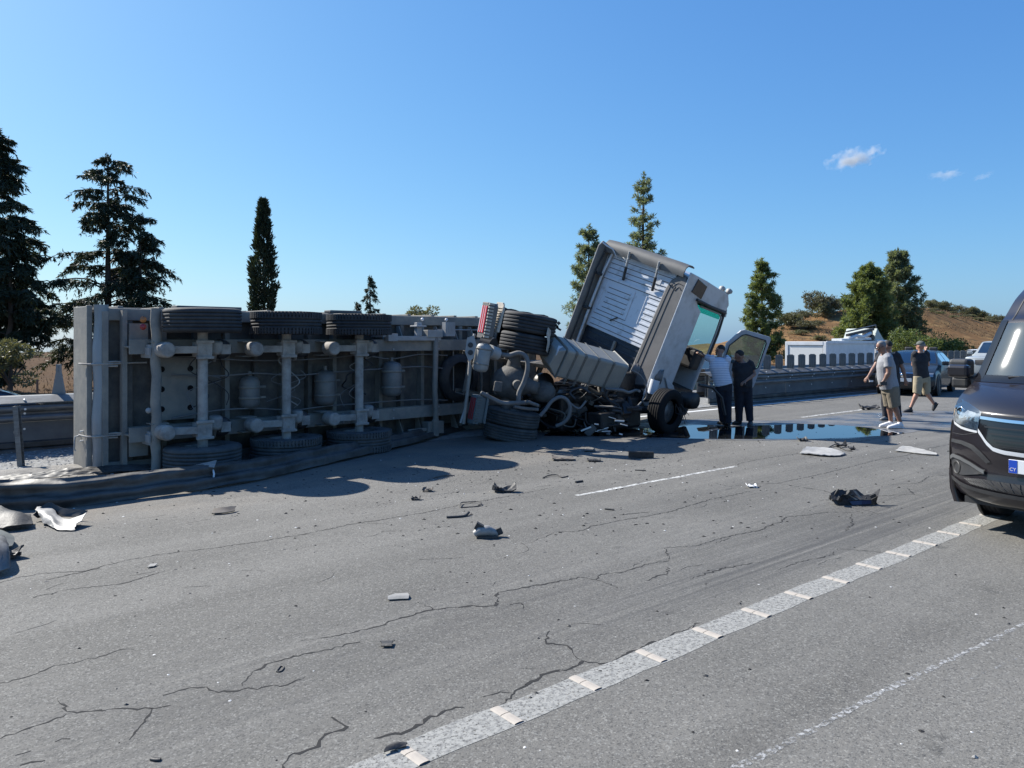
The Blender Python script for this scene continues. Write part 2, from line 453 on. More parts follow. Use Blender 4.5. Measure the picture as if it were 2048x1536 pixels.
def strip(name, s0, s1, p0, p1, z, m, n=1, kind='structure', label=None, parent=None):
    me = bpy.data.meshes.new(name)
    v, f = [], []
    for i in range(n + 1):
        s = s0 + (s1 - s0) * i / n
        v += [(s, p0, 0), (s, p1, 0)]
        if i: f.append((2 * i - 2, 2 * i, 2 * i + 1, 2 * i - 1))
    me.from_pydata(v, [], f); me.materials.append(m)
    o = bpy.data.objects.new(name, me)
    if parent is None:
        o.matrix_world = Matrix.Translation((0, 0, z)) @ MROAD
    else:
        o.parent = parent; o.location = (0, 0, z)
    COL.objects.link(o)
    if kind and parent is None: tag(o, label, kind=kind)
    return o
road = strip('road', -60, 900, -6.5, 12.35, 0.0, M_asphalt, 60, label='grey cracked motorway asphalt strewn with debris')
strip('far_carriageway', -80, 900, 16.4, 26.0, -0.6, M_asphalt2, 20, label='opposite carriageway beyond the median barriers')
MW[road.name] = MROAD.copy()

# painted lines
def speckled(name, c, lo, hi):
    m = mat(name, c, .85, 0, (.12, .12, .118), 34, lo, hi, det=4, bump=.3, bsc=90, bdist=.004)
    return m
M_rumble = speckled('worn_rumble_paint', (.285, .282, .262), .44, .70)
M_bar = mat('raised_bar_paint', (.42, .375, .32), .8, 0, (.34, .305, .265), 14, .4, .7, bump=.2, bsc=60, bdist=.003)
ru = thing('edge_line', 'worn speckled white edge line with raised bars on the asphalt', 'road marking', (0, 0, 0), MROAD.to_3x3())
MW[ru.name] = MROAD.copy()
del ru['category']; ru['kind'] = 'structure'
rows = []
rnd = random.Random(3)
for i in range(241):
    s = -8 + i * .25
    rows.append([Vector((s, 2.72 + rnd.uniform(-.012, .012), 0)), Vector((s, 2.82, 0)), Vector((s, 2.925 + rnd.uniform(-.012, .012), 0))])
b = MB(); b.grid([[MROAD @ (q + Vector((0, 0, .0016))) for q in r] for r in rows], False)
b.build('paint', M_rumble, ru)
bar_me = None
for i in range(60):
    s = 2.36 + .535 * (i - 12)
    if bar_me is None:
        b = MB()
        for y0, y1 in ((-.092, .012), (.016, .098)):
            pr = [(-.030, 0), (-.022, .0045), (0, .006), (.022, .0045), (.030, 0)]
            b.grid([[Vector((x, y, z)) for x, z in pr] for y in (y0, y0 + .004, y1 - .004, y1)], False)
        o = b.build('raised_bar', M_bar, None); bar_me = o.data
    else:
        o = bpy.data.objects.new('raised_bar', bar_me); COL.objects.link(o)
    o.parent = ru; o.location = (s, 2.82, .002); o.rotation_euler = (0, 0, rnd.uniform(-.03, .03))
def dash(s0, s1, p, w, z=.0018):
    b = MB(); rows = []
    n = max(6, int((s1 - s0) / .12))
    for i in range(n + 1):
        s = s0 + (s1 - s0) * i / n
        rows.append([MROAD @ Vector((s, p - w / 2 + rnd.uniform(-.012, .012), z)), MROAD @ Vector((s, p + w / 2 + rnd.uniform(-.012, .012), z))])
    b.grid(rows, False)
    return b
for k, (s0, s1, p, w) in enumerate([(6.3, 9.5, 6.28, .065), (-6.2, -3.0, 6.28, .065), (18.9, 22.1, 6.28, .065), (31, 34.2, 6.28, .1), (16.6, 19.8, 9.23, .10), (29, 32.2, 9.23, .10)]):
    dash(s0, s1, p, w).build('lane_dash', M_paintline, kind='structure')
dash(-40, 200, 11.74, .15).build('median_edge_line', mat('white_line', (.62, .62, .60), .7, 0, (.42, .42, .41), 6, .5, .8), kind='structure')
dash(-40, 200, 25.2, .15, -.594).build('far_edge_line', M_paintline, kind='structure')
# the pale scrape across the hard shoulder
def ground_path(px, step=.12, jit=.0, rr=None):
    pts = [G(x, y) for x, y in px]; out = [pts[0]]
    for a, c in zip(pts, pts[1:]):
        n = max(1, int((c - a).length / step))
        for i in range(1, n + 1):
            q = a.lerp(c, i / n)
            if jit and i < n: q = q + Vector((rr.uniform(-jit, jit), rr.uniform(-jit, jit), 0))
            out.append(q)
    return out
def ribbon(path, w, z, rr, var=.4):
    rows = []
    for i, q in enumerate(path):
        t = path[min(i + 1, len(path) - 1)] - path[max(i - 1, 0)]; t.z = 0
        nn = Vector((-t.y, t.x, 0)).normalized()
        ww = (w(i / max(1, len(path) - 1)) if callable(w) else w) * rr.uniform(1 - var, 1 + var) / 2
        rows.append([q + nn * ww + Vector((0, 0, z)), q - nn * ww + Vector((0, 0, z))])
    return rows
rr = random.Random(11)
def wear(m, sc, lo, hi, stretch=None):
    """lets the asphalt show through where the paint has gone"""
    nt = m.node_tree; b = nt.nodes['Principled BSDF']; out = nt.nodes['Material Output']
    tc = nt.nodes.new('ShaderNodeTexCoord'); n = nt.nodes.new('ShaderNodeTexNoise'); n.inputs['Scale'].default_value = sc; n.inputs['Detail'].default_value = 6; n.inputs['Roughness'].default_value = .7
    nt.links.new(tc.outputs['Object'], n.inputs['Vector'])
    r = nt.nodes.new('ShaderNodeMapRange'); r.inputs[1].default_value = lo; r.inputs[2].default_value = hi; nt.links.new(n.outputs[0], r.inputs[0])
    t = nt.nodes.new('ShaderNodeBsdfTransparent'); mx = nt.nodes.new('ShaderNodeMixShader')
    nt.links.new(r.outputs[0], mx.inputs[0]); nt.links.new(b.outputs[0], mx.inputs[1]); nt.links.new(t.outputs[0], mx.inputs[2]); nt.links.new(mx.outputs[0], out.inputs[0])
    return m
wear(M_rumble, 55, .545, .64); wear(M_paintline, 26, .50, .62)
M_scrape = speckled('pale_scrape', (.33, .33, .325), .50, .58)
b = MB(); b.grid(ribbon(ground_path([(1440, 1552), (1560, 1493), (1660, 1441), (1750, 1391), (1850, 1343), (1950, 1296), (2060, 1243)], .03, .006, rr), .034, .0011, rr, .5), False)
b.build('scrape_mark', M_scrape, kind='structure')
wear(M_scrape, 30, .44, .56); M_scrape2 = wear(speckled('faint_scrape', (.26, .26, .255), .56, .62), 30, .38, .5)
b = MB(); b.grid(ribbon(ground_path([(1940, 1358), (2060, 1304)], .03, .004, rr), .014, .0011, rr, .5), False)
b.build('scrape_mark', M_scrape2, kind='structure')

CR = [
 [(-20, 1172), (0, 1166), (35, 1155), (90, 1146), (165, 1143), (260, 1119), (350, 1105), (420, 1097), (520, 1083), (620, 1066), (700, 1049), (760, 1040), (850, 1025), (920, 1010), (1030, 990), (1100, 976), (1128, 972)],
 [(92, 1160), (150, 1147), (200, 1136)],
 [(66, 1196), (130, 1180), (250, 1166), (330, 1142)],
 [(-20, 1373), (0, 1366), (60, 1352), (100, 1335), (160, 1323), (200, 1313), (240, 1299), (270, 1300)],
 [(326, 1391), (355, 1382), (413, 1374), (437, 1385), (523, 1375), (574, 1370), (610, 1354)],
 [(485, 1372), (502, 1350), (531, 1329), (581, 1316), (649, 1300), (700, 1287), (720, 1284)],
 [(601, 1281), (640, 1276), (700, 1267), (760, 1252), (800, 1237), (850, 1222), (864, 1220), (939, 1212), (990, 1212), (996, 1185), (1042, 1176), (1110, 1164), (1161, 1155), (1192, 1159), (1202, 1149), (1247, 1144), (1298, 1127), (1338, 1122)],
 [(864, 1220), (850, 1208), (835, 1204)],
 [(1020, 1210), (1042, 1206), (1046, 1218)], [(1192, 1159), (1236, 1174)], [(1294, 1162), (1336, 1146), (1334, 1134)],
 [(748, 1477), (775, 1470), (816, 1462), (850, 1440), (902, 1419), (930, 1416)],
 [(936, 1438), (973, 1424), (1001, 1412), (1023, 1390), (1042, 1376), (1072, 1361), (1103, 1344), (1141, 1337), (1168, 1322), (1213, 1327), (1247, 1311), (1274, 1301), (1320, 1280), (1400, 1246)],
 [(1168, 1322), (1148, 1310), (1134, 1291), (1092, 1288), (1100, 1262)], [(966, 1394), (1001, 1384), (1023, 1386)],
 [(560, 1550), (567, 1536), (586, 1507), (615, 1500), (637, 1493), (639, 1481), (666, 1464), (694, 1454), (663, 1434)],
 [(115, 1396), (133, 1423), (154, 1426), (205, 1422), (253, 1417), (304, 1417), (342, 1411)], [(304, 1417), (290, 1444), (270, 1464), (258, 1480)],
 [(0, 1478), (30, 1468), (70, 1452), (95, 1445), (133, 1428)], [(110, 1484), (140, 1478)], [(30, 1511), (62, 1502)], [(40, 1531), (90, 1521)],
 [(1061, 1085), (1112, 1064), (1158, 1063), (1180, 1053), (1235, 1042), (1296, 1032), (1343, 1023), (1377, 1012), (1425, 998), (1467, 990), (1499, 982)],
 [(1470, 929), (1515, 919), (1561, 912), (1595, 907), (1649, 899), (1708, 885), (1765, 874), (1838, 861)],
 [(1430, 966), (1460, 973), (1516, 967), (1555, 967), (1606, 956), (1635, 950), (1680, 939), (1759, 919), (1810, 911), (1880, 893)],
 [(1555, 967), (1640, 980), (1680, 990)],
 [(1328, 1097), (1400, 1090), (1448, 1075), (1521, 1060), (1544, 1048), (1561, 1045), (1572, 1034), (1606, 1031), (1657, 1024), (1705, 1026), (1720, 1022)],
 [(1328, 1097), (1339, 1116), (1338, 1122)], [(1428, 1087), (1461, 1077)], [(1702, 1028), (1704, 1050), (1690, 1062)],
 [(1640, 1001), (1770, 991), (1821, 989), (1855, 993)], [(1815, 976), (1830, 990)],
 [(1765, 970), (1838, 966), (1858, 953), (1904, 950)],
 [(1556, 1139), (1598, 1124), (1664, 1110), (1676, 1097)], [(1676, 1097), (1780, 1106)],
 [(1380, 1158), (1450, 1136), (1520, 1124)], [(1240, 1030), (1300, 1024)], [(1390, 870), (1460, 880)], [(1840, 900), (1905, 888)],
]
b = MB()
for i, c in enumerate(CR):
    pth = ground_path(c, .028, .016, rr)
    w0 = rr.uniform(.007, .012)
    if i in (6, 11, 12, 15): w0 = .013
    b.grid(ribbon(pth, lambda t, w0=w0: w0 * (.25 + .9 * math.sin(math.pi * min(1, max(0, t * .94 + .03))) ** .6), .0012, rr, .85), False)
for k in range(70):                     # short hairline cracks
    s, p = rr.uniform(-4, 9), rr.uniform(3.0, 8.6)
    q = SP(s, p); a = rr.uniform(-.5, .5); pth = []
    for j in range(rr.randint(3, 9)):
        pth.append(q.copy()); a += rr.uniform(-.5, .5); q = q + (U3 * math.cos(a) + N3 * math.sin(a)) * .05
    b.grid(ribbon(pth, .004, .0012, rr, .6), False)
b.build('road_crack', mat('crack_shadowed_gap', (.014, .014, .014), .95), kind='structure', label='long branching cracks along the asphalt')

# wet road and puddle
def blobpoly(name, px, z, m, jit, rr, label):
    pts = []
    for i in range(len(px)):
        a, c = G(*px[i]), G(*px[(i + 1) % len(px)])
        n = max(1, int((c - a).length / .12))
        for k in range(n):
            q = a.lerp(c, k / n); pts.append((q.x + rr.uniform(-jit, jit), q.y + rr.uniform(-jit, jit), z))
    pts = [tuple((Vector(pts[i - 1]) + Vector(pts[i]) * 2 + Vector(pts[(i + 1) % len(pts)])) / 4) for i in range(len(pts))]
    bm = bmesh.new(); bm.faces.new([bm.verts.new(q) for q in pts]); bmesh.ops.triangulate(bm, faces=bm.faces)
    me = bpy.data.meshes.new(name); bm.to_mesh(me); bm.free(); me.materials.append(m)
    for pl in me.polygons:
        if pl.normal.z < 0: pl.flip()
    o = bpy.data.objects.new(name, me); COL.objects.link(o)
    return tag(o, label, kind='structure')
M_wet = mat('wet_asphalt', (.070, .071, .073), .25, 0, (.135, .136, .136), 1.1, .40, .56, bump=.35, bsc=90, bdist=.004, rvar=.45, stretch=(1, 1.6, 1))
M_water = mat('puddle_water', (.008, .009, .010), .012, spec=.6)
_n = M_water.node_tree; _v = _n.nodes.new('ShaderNodeCombineXYZ')      # shading normal tilted so the level puddle mirrors clear sky
_q = -N3 * .022 + Vector((0, 0, 1)); _q.normalize()
for _k in range(3): _v.inputs[_k].default_value = _q[_k]
_n.links.new(_v.outputs[0], _n.nodes['Principled BSDF'].inputs['Normal'])
blobpoly('wet_patch', [(1020, 872), (1200, 874), (1345, 879), (1500, 881), (1700, 878.5), (1770, 872), (1820, 866), (1860, 858), (1900, 856), (1960, 852), (1990, 845), (1960, 826), (1890, 822), (1800, 822), (1700, 828), (1630, 836), (1560, 842), (1460, 840), (1400, 838), (1330, 845), (1200, 848), (1050, 855)], .003, M_wet, .05, rr, 'dark wet asphalt around the puddle')
blobpoly('puddle', [(1085, 872), (1200, 873), (1345, 876.5), (1420, 878.5), (1500, 878), (1620, 878.5), (1700, 876.5), (1780, 871), (1812, 866), (1760, 859), (1700, 852), (1640, 849), (1590, 848), (1540, 851), (1470, 853), (1400, 850), (1330, 855), (1200, 861), (1095, 866)], .006, M_water, .03, rr, 'shallow puddle mirroring the sky beside the truck')
blobpoly('puddle', [(1840, 846), (1890, 850), (1950, 852), (1980, 846), (1940, 838), (1880, 838)], .006, M_wet, .04, rr, 'shining wet smear in front of the van')

# gravel median
M_gravel = mat('median_gravel', (.27, .27, .262), .95, 0, (.15, .15, .145), 14, .4, .6, bump=.9, bsc=28, bdist=.03)
def median():
    s = np.arange(-40, 200, .5); p = np.arange(12.2, 14.9, .18)
    Sg, Pg = np.meshgrid(s, p, indexing='ij')
    Z = .015 + .07 * (vnoise(Sg * 1.3, Pg * 1.3, 2) - .4) * smooth(12.2, 12.8, Pg)
    v = np.stack([UX * Sg - UY * Pg, UY * Sg + UX * Pg, Z], -1).reshape(-1, 3)
    n = len(p); i, j = np.meshgrid(np.arange(len(s) - 1), np.arange(n - 1), indexing='ij')
    a = (i * n + j).ravel(); f = np.stack([a, a + n, a + n + 1, a + 1], -1)
    tag(link_np('median_strip', v, f, M_gravel, smooth=True), 'pale gravel strip between the two barriers', kind='structure')
median()
b = MB()
for k in range(2600):
    s, p = rr.uniform(-4, 5.5), rr.uniform(10.6, 14.2)
    if p < 12.2 and rr.random() > .55: continue
    r = rr.uniform(.010, .030)
    b.rock(SP(s, p, .02 if p < 12.3 else .035), (r, r * rr.uniform(.7, 1), r * .7), rr)
b.build('gravel', mat('gravel_stones', (.32, .318, .31), .9, 0, (.15, .148, .14), 7), kind='stuff')
b = MB()                                # soil bank the trailer ploughed up
rows = []
for i in range(60):
    s = -5 + i * .28
    rows.append([SP(s, p, .006 + .075 * max(0, math.sin(math.pi * (j) / 9)) * (.45 + .55 * float(vnoise(np.array(s * 1.1), np.array(p * 2.0), 6))) * (1 if s < 9 else max(0, 1 - (s - 9) / 3))) for j, p in enumerate(np.linspace(11.3, 12.6, 10))])
b.grid(rows, True)
b.build('soil_bank', mat('pale_disturbed_soil', (.25, .235, .21), .95, 0, (.16, .15, .135), 5, bump=.8, bsc=30, bdist=.03), kind='structure')

# ------------------------------------------------------------------ barriers
def sweep(b, prof, s0, s1, p0, sgn=-1, t=.006, n=1):
    rows = [[SP(s0 + (s1 - s0) * i / n, p0 + sgn * dp, z) for dp, z in prof] for i in range(n + 1)]
    b.shell(rows, t, False)
WPROF = [(.01, .76), (.045, .745), (.06, .72), (.06, .695), (.045, .672), (.005, .648), (0, .635), (0, .625), (.005, .612), (.045, .588), (.06, .565), (.06, .54), (.045, .515), (.01, .50)]
PAD_ME = {}
def paddle(parent, s, p, rz, big=False):
    key = 'paddle'
    if key not in PAD_ME:
        b = MB()
        b.prism([(-.085, 0), (.085, 0), (.088, .30), (.055, .335), (-.055, .335), (-.088, .30)], (0, -.03, 0), (1, 0, 0), (0, 0, 1), (0, 1, 0), .06)
        for x in (-.088, -.03, .03, .088): b.bx(x - .007, x + .007, -.05, -.0305, .0, .315); b.bx(x - .007, x + .007, .0305, .05, .0, .315)
        for x in (-.06, 0, .06):
            for z in (.21, .255, .29): b.bx(x - .010, x + .010, -.036, -.0302, z - .009, z + .009)
        b.bx(-.06, .06, -.05, .05, -.03, .0)
        o = b.build('glare_paddle', mat('grey_plastic_paddle', (.15, .155, .15), .6, 0, (.23, .23, .22), 5))
        PAD_ME[key] = o.data
    else:
        o = bpy.data.objects.new('glare_paddle', PAD_ME[key]); COL.objects.link(o)
    o.parent = parent
    o.matrix_local = MW[parent.name].inverted() @ Matrix.Translation(SP(s, p, .905)) @ Matrix.Rotation(rz, 4, 'Z') @ Matrix.Diagonal((1.12, 1.12, 1.28, 1))
    return o
def barrier(label, s0, s1, p0, sgn, paddles=None, bolts=None):
    t = thing('crash_barrier', label, 'crash barrier', SP((s0 + s1) / 2, p0), MROAD.to_3x3(), 'steel median barriers')
    n = max(1, round((s1 - s0) / 4.0)); d = (s1 - s0) / n
    for i in range(n):
        a, c = s0 + i * d + .003, s0 + (i + 1) * d - .003
        far = a > 70 or c < -10
        if far and i % 4: continue
        if far: c = min(s1, a + 4 * d - .006)
        b = MB(); sweep(b, WPROF, a, c, p0, sgn); b.build('beam', M_galv, t)
        b = MB(); sweep(b, [(.055, .795), (.07, .785), (.07, .80), (-.12, .895), (-.30, .90), (-.36, .80)], a, c, p0, sgn); b.build('top_rail', M_galv, t)
        b = MB(); sweep(b, [(-.03, .49), (-.03, .19)], a, c, p0, sgn, .012); b.build('lower_panel', M_concrete, t)
        b = MB(); sweep(b, [(.0, .185), (.03, .17), (.03, .10), (.0, .085), (.04, .06), (.05, 0)], a, c, p0, sgn); b.build('bottom_rail', M_galv_worn, t)
        b = MB(); R = MROAD.to_3x3()
        b.box(SP(a + .3, p0 - sgn * .14, .44), (.10, .008, .88), R); b.box(SP(a + .254, p0 - sgn * .165, .44), (.008, .05, .88), R); b.box(SP(a + .346, p0 - sgn * .165, .44), (.008, .05, .88), R)
        b.build('post', M_galv, t)
    if bolts:
        for s in np.arange(bolts[0], bolts[1], 1.33):
            for z, dp in ((.63, .012), (.70, .068), (.38, -.022), (.84, .01)):
                b = MB(); b.cyl(SP(s, p0 + sgn * (dp - .006), z), SP(s, p0 + sgn * (dp + .012), z), .02, .016, 8); b.build('bolt', M_edge, t)
    if paddles:
        for s in np.arange(paddles[0], paddles[1], paddles[2]): paddle(t, s, p0 - sgn * .22, math.atan2(UY, UX) + rad(90 + 25))
    return t
barrier('grey steel barrier with upright glare paddles behind the standing men', 17.6, 260, 12.5, -1, (18.2, 75, .67), (17.8, 40))
fb = barrier('grey steel barrier with one tapered marker seen left of the overturned trailer', -30, 4.6, 14.3, -1, None, (-2, 4.6))
b = MB(); q = SP(2.49, 14.52, .90)
R = Matrix.Rotation(rad(8), 3, 'Z')
b.prism([(-.095, 0), (.095, 0), (.06, .20), (.033, .36), (.030, .49), (-.030, .49), (-.033, .36), (-.06, .20)], q, R @ Vector((1, 0, 0)), (0, 0, 1), R @ Vector((0, 1, 0)), .07)
for z in (.38, .44): b.cyl(q + Vector((0, -.002, z)), q + Vector((0, -.012, z)), .012, n=8)
b.build('marker_paddle', mat('grey_marker', (.20, .205, .20), .6), fb)
b = MB(); b.tube([SP(2.27, 15.0, -.2), SP(2.27, 15.0, 1.13)], .018, 8)
tag(b.build('marker_rod', mat('rusty_rod', (.10, .06, .045), .8), origin=SP(2.27, 15.0, -.2)), 'thin rusty rod upright behind the barrier left of the trailer', 'rod')
barrier('grey steel barrier on the far side of the median behind the tractor unit', 19.5, 260, 14.3, 1)
# leftover upright post
b = MB(); q = G(38, 934); R = Matrix.Rotation(rad(14), 3, 'Z') @ Matrix.Rotation(rad(-4), 3, 'Y')
for c, d in (((0, 0, .43), (.012, .10, .86)), ((.03, -.05, .43), (.06, .008, .86)), ((.03, .05, .43), (.06, .008, .86))): b.box(q + R @ Vector(c), d, R)
b.cyl(q + R @ Vector((.0, -.058, .50)), q + R @ Vector((.0, -.052, .50)), .02, n=8); b.box(q + R @ Vector((.03, -.056, .50)), (.03, .004, .12), R)
tag(b.build('guard_rail_post', M_galv, origin=q), 'bare galvanised post left standing in the gravel beside the trailer', 'post')

# mangled rail dragged on to the road
def rail_px(name, pts, prof_h, m, label, rr, thick=.007, crump=.02, wave=True):
    rows = []; N = 90
    xs = np.array([q[0] for q in pts], float)
    def at(k, x): return float(np.interp(x, xs, [q[k] for q in pts]))
    cents = []
    for i in range(N + 1):
        x = xs[0] + (xs[-1] - xs[0]) * i / N
        cents.append((G(x, at(1, x)), at(2, x), at(3, x)))
    for i in range(N + 1):
        q, tilt, lift = cents[i]
        t = (cents[min(i + 1, N)][0] - cents[max(i - 1, 0)][0]); t.z = 0; t.normalize()
        away = Vector((-t.y, t.x, 0))
        if away.y < 0: away = -away
        e = Vector((0, 0, 1)) * math.sin(rad(tilt)) + away * math.cos(rad(tilt)); nn = -away * math.sin(rad(tilt)) + Vector((0, 0, 1)) * math.cos(rad(tilt))
        base = q + Vector((0, 0, lift)); r = []
        M = 14
        for k in range(M + 1):
            u = k / M
            wv = .065 * (1 - math.cos(4 * math.pi * u)) / 2 if wave else .0
            dd = crump * (float(vnoise(np.array(i * .35), np.array(k * .8), 3)) - .5) * 2
            r.append(base + e * (u * prof_h) + nn * (wv + dd))
        rows.append(r)
    b = MB(); b.shell(rows, thick, True)
    o = b.build(name, m, origin=cents[N // 2][0])
    return tag(o, label, 'guard rail')
rail_px('guard_rail', [(-140, 1030, 70, 0), (0, 1022, 68, 0), (130, 1017, 66, 0), (260, 1000, 60, 0), (400, 983, 52, .02), (520, 963, 44, .03), (648, 933, 34, .04), (797, 898, 24, .05), (945, 862, 18, .07)], .33, M_galv_worn,
        'long mangled dark guard rail lying in front of the overturned trailer', rr)
rail_px('guard_rail', [(-60, 975, 10, .05), (60, 968, 14, .06), (140, 961, 18, .07), (230, 951, 14, .06), (330, 943, 10, .04)], .20, M_galv_worn,
        'torn flat strip of pale guard rail behind the mangled rail', rr, .008, .010, False)
rail_px('guard_rail', [(640, 915, 12, .05), (740, 893, 14, .10), (830, 874, 10, .10)], .10, M_galv_worn,
        'short dark rail end under the middle trailer wheels', rr, .02, .01, False)
# ================================================================== trees
M_bark = mat('bark', (.085, .065, .05), .95, 0, (.05, .04, .032), 6, bump=.6, bsc=20, stretch=(1, 1, .2))
M_leaf_dark = leafmat('dark_conifer_foliage', (.022, .034, .020), (.050, .060, .034), .8, .12)
M_leaf_cyp = leafmat('cypress_foliage', (.022, .036, .022), (.045, .060, .034), .9, .10)
M_leaf_pine = leafmat('pine_needles', (.060, .098, .045), (.150, .180, .070), .9, .32)
M_leaf_pine2 = leafmat('dusty_pine_needles', (.080, .112, .078), (.17, .195, .115), .8, .32)
M_leaf_olive = leafmat('dusty_olive_foliage', (.085, .095, .055), (.16, .155, .085), .5, .2)
M_leaf_bush = leafmat('green_bush_foliage', (.05, .085, .028), (.12, .15, .05), .8, .25)
M_leaf_scrub = leafmat('grey_green_scrub', (.085, .090, .058), (.15, .14, .085), .35, .15)
def unit(a): return a / np.maximum(1e-9, np.linalg.norm(a, axis=1, keepdims=True))
def leaf_quads(pos, d, ln, wd, rg):
    d = unit(d); r = unit(np.cross(d, unit(rg.normal(size=pos.shape))))
    ln, wd = np.broadcast_to(ln, (len(pos),))[:, None], np.broadcast_to(wd, (len(pos),))[:, None]
    v = np.stack([pos, pos + d * ln * .45 + r * wd * .5, pos + d * ln, pos + d * ln * .45 - r * wd * .5], 1).reshape(-1, 3)
    return v, np.arange(len(v)).reshape(-1, 4)
def tree(name, label, cat, base, make, m, group=None, trunk=None):
    t = thing(name, label, cat, base, None, group)
    v, f = make
    link_np('crown', v + np.array(base), f, m, t)
    if trunk is not None: trunk.build('trunk', M_bark, t, xf=Matrix.Translation(Vector(base)))
    return t
def drooping(h, prof, rg, nb=85, per=210, h0=.05, leaders=((0, 0, 1.0),), leaf=.2):
    """ragged conifer: long limbs hung with drooping sprays"""
    P_, D_ = [], []; tb = MB()
    for lx, ly, lh in leaders:
        HH = h * lh
        lean = [Vector((lx * min(1, k / 3), ly * min(1, k / 3), HH * k / 8)) for k in range(9)]
        tb.tube(lean, [.02 * h * (1 - .93 * k / 8) * (1 if lh == 1 else .6) + .012 for k in range(9)], 8)
        cnt = int(nb * lh)
        for i in range(cnt):
            hf = h0 + (1 - h0) * ((i + rg.random()) / cnt)
            az = rg.random() * 6.283; hf = min(1.0, max(h0, hf + rg.normal(0, .035))); L = prof(hf) * rg.choice([.45, .8, .95, 1.05, 1.2]) * rg.uniform(.8, 1.05) * (1 if lh == 1 else .72)
            z0 = hf * HH; rise = rg.uniform(.05, .75)
            o = np.array([lx * min(1, hf * 2.6), ly * min(1, hf * 2.6), z0])
            tt = np.linspace(0, 1, 7)
            pts = o + np.stack([np.cos(az) * L * tt, np.sin(az) * L * tt, L * (rise * tt - (.25 + .45 * rise) * tt ** 2.5)], 1) + rg.normal(0, .04 * L, (7, 3)) * tt[:, None]
            tb.tube([Vector(q) for q in pts], [.028 * L / 2 * (1 - .85 * k / 6) + .006 for k in range(7)], 5, False)
            n = int(per * (.35 + L / max(.3, prof(.2))))
            # side twigs
            nt = max(4, int(n / 16))
            ta = rg.uniform(.18, 1.0, nt); bp = np.stack([np.interp(ta, tt, pts[:, k]) for k in range(3)], 1)
            sd = np.stack([np.cos(az + rg.normal(0, 1.1, nt)), np.sin(az + rg.normal(0, 1.1, nt)), rg.uniform(-.75, .35, nt)], 1)
            sl_ = rg.uniform(.15, .5, nt) * (.4 + .22 * L)
            q = rg.random((nt, 16)); pos = bp[:, None, :] + sd[:, None, :] * (sl_[:, None] * q)[:, :, None]
            pos[:, :, 2] -= (sl_[:, None] * q ** 1.6) * rg.uniform(.3, 1.1, nt)[:, None]
            P_.append(pos.reshape(-1, 3)); dd = np.repeat(sd, 16, 0) * .7 + rg.normal(0, .5, (nt * 16, 3)); dd[:, 2] -= .75; D_.append(dd)
        n = 160                            # ragged leader tip
        zt = rg.uniform(.9, 1.01, n) * HH
        P_.append(np.stack([lx + rg.normal(0, .05, n), ly + rg.normal(0, .05, n), zt], 1)); D_.append(np.stack([rg.normal(0, .5, n), rg.normal(0, .5, n), rg.uniform(.2, 1, n)], 1))
    pos, d = np.concatenate(P_), np.concatenate(D_)
    v = leaf_quads(pos, d, rg.uniform(.6, 1.2, len(pos)) * leaf, rg.uniform(.16, .3, len(pos)) * leaf, rg)
    return v, tb
def columnar(h, R, rg, n=9000, leaf=.22, gaps=.5):
    hf = rg.random(n) ** .9
    az = rg.random(n) * 6.283
    lump = .62 + .75 * vnoise(az / 6.283 * 9, hf * 11, 4) * vnoise(az / 6.283 * 9 * 1.0, hf * 11, 4) ** .3
    rr_ = R(hf) * lump * np.sqrt(rg.uniform(.25, 1, n))
    keep = vnoise(az / 6.283 * 14, hf * 30, 9) > gaps * .45
    pos = np.stack([np.cos(az) * rr_, np.sin(az) * rr_, hf * h], 1)[keep]
    d = np.stack([np.cos(az) * .55, np.sin(az) * .55, np.full(n, .9)], 1)[keep] + rg.normal(0, .35, (keep.sum(), 3))
    tb = MB(); tb.tube([(0, 0, -.3), (.05, 0, h * .4), (0, .03, h * .96)], [.03 * h * .5, .02 * h * .5, .01], 8)
    return leaf_quads(pos, d, rg.uniform(.6, 1.3, len(pos)) * leaf, rg.uniform(.2, .42, len(pos)) * leaf, rg), tb
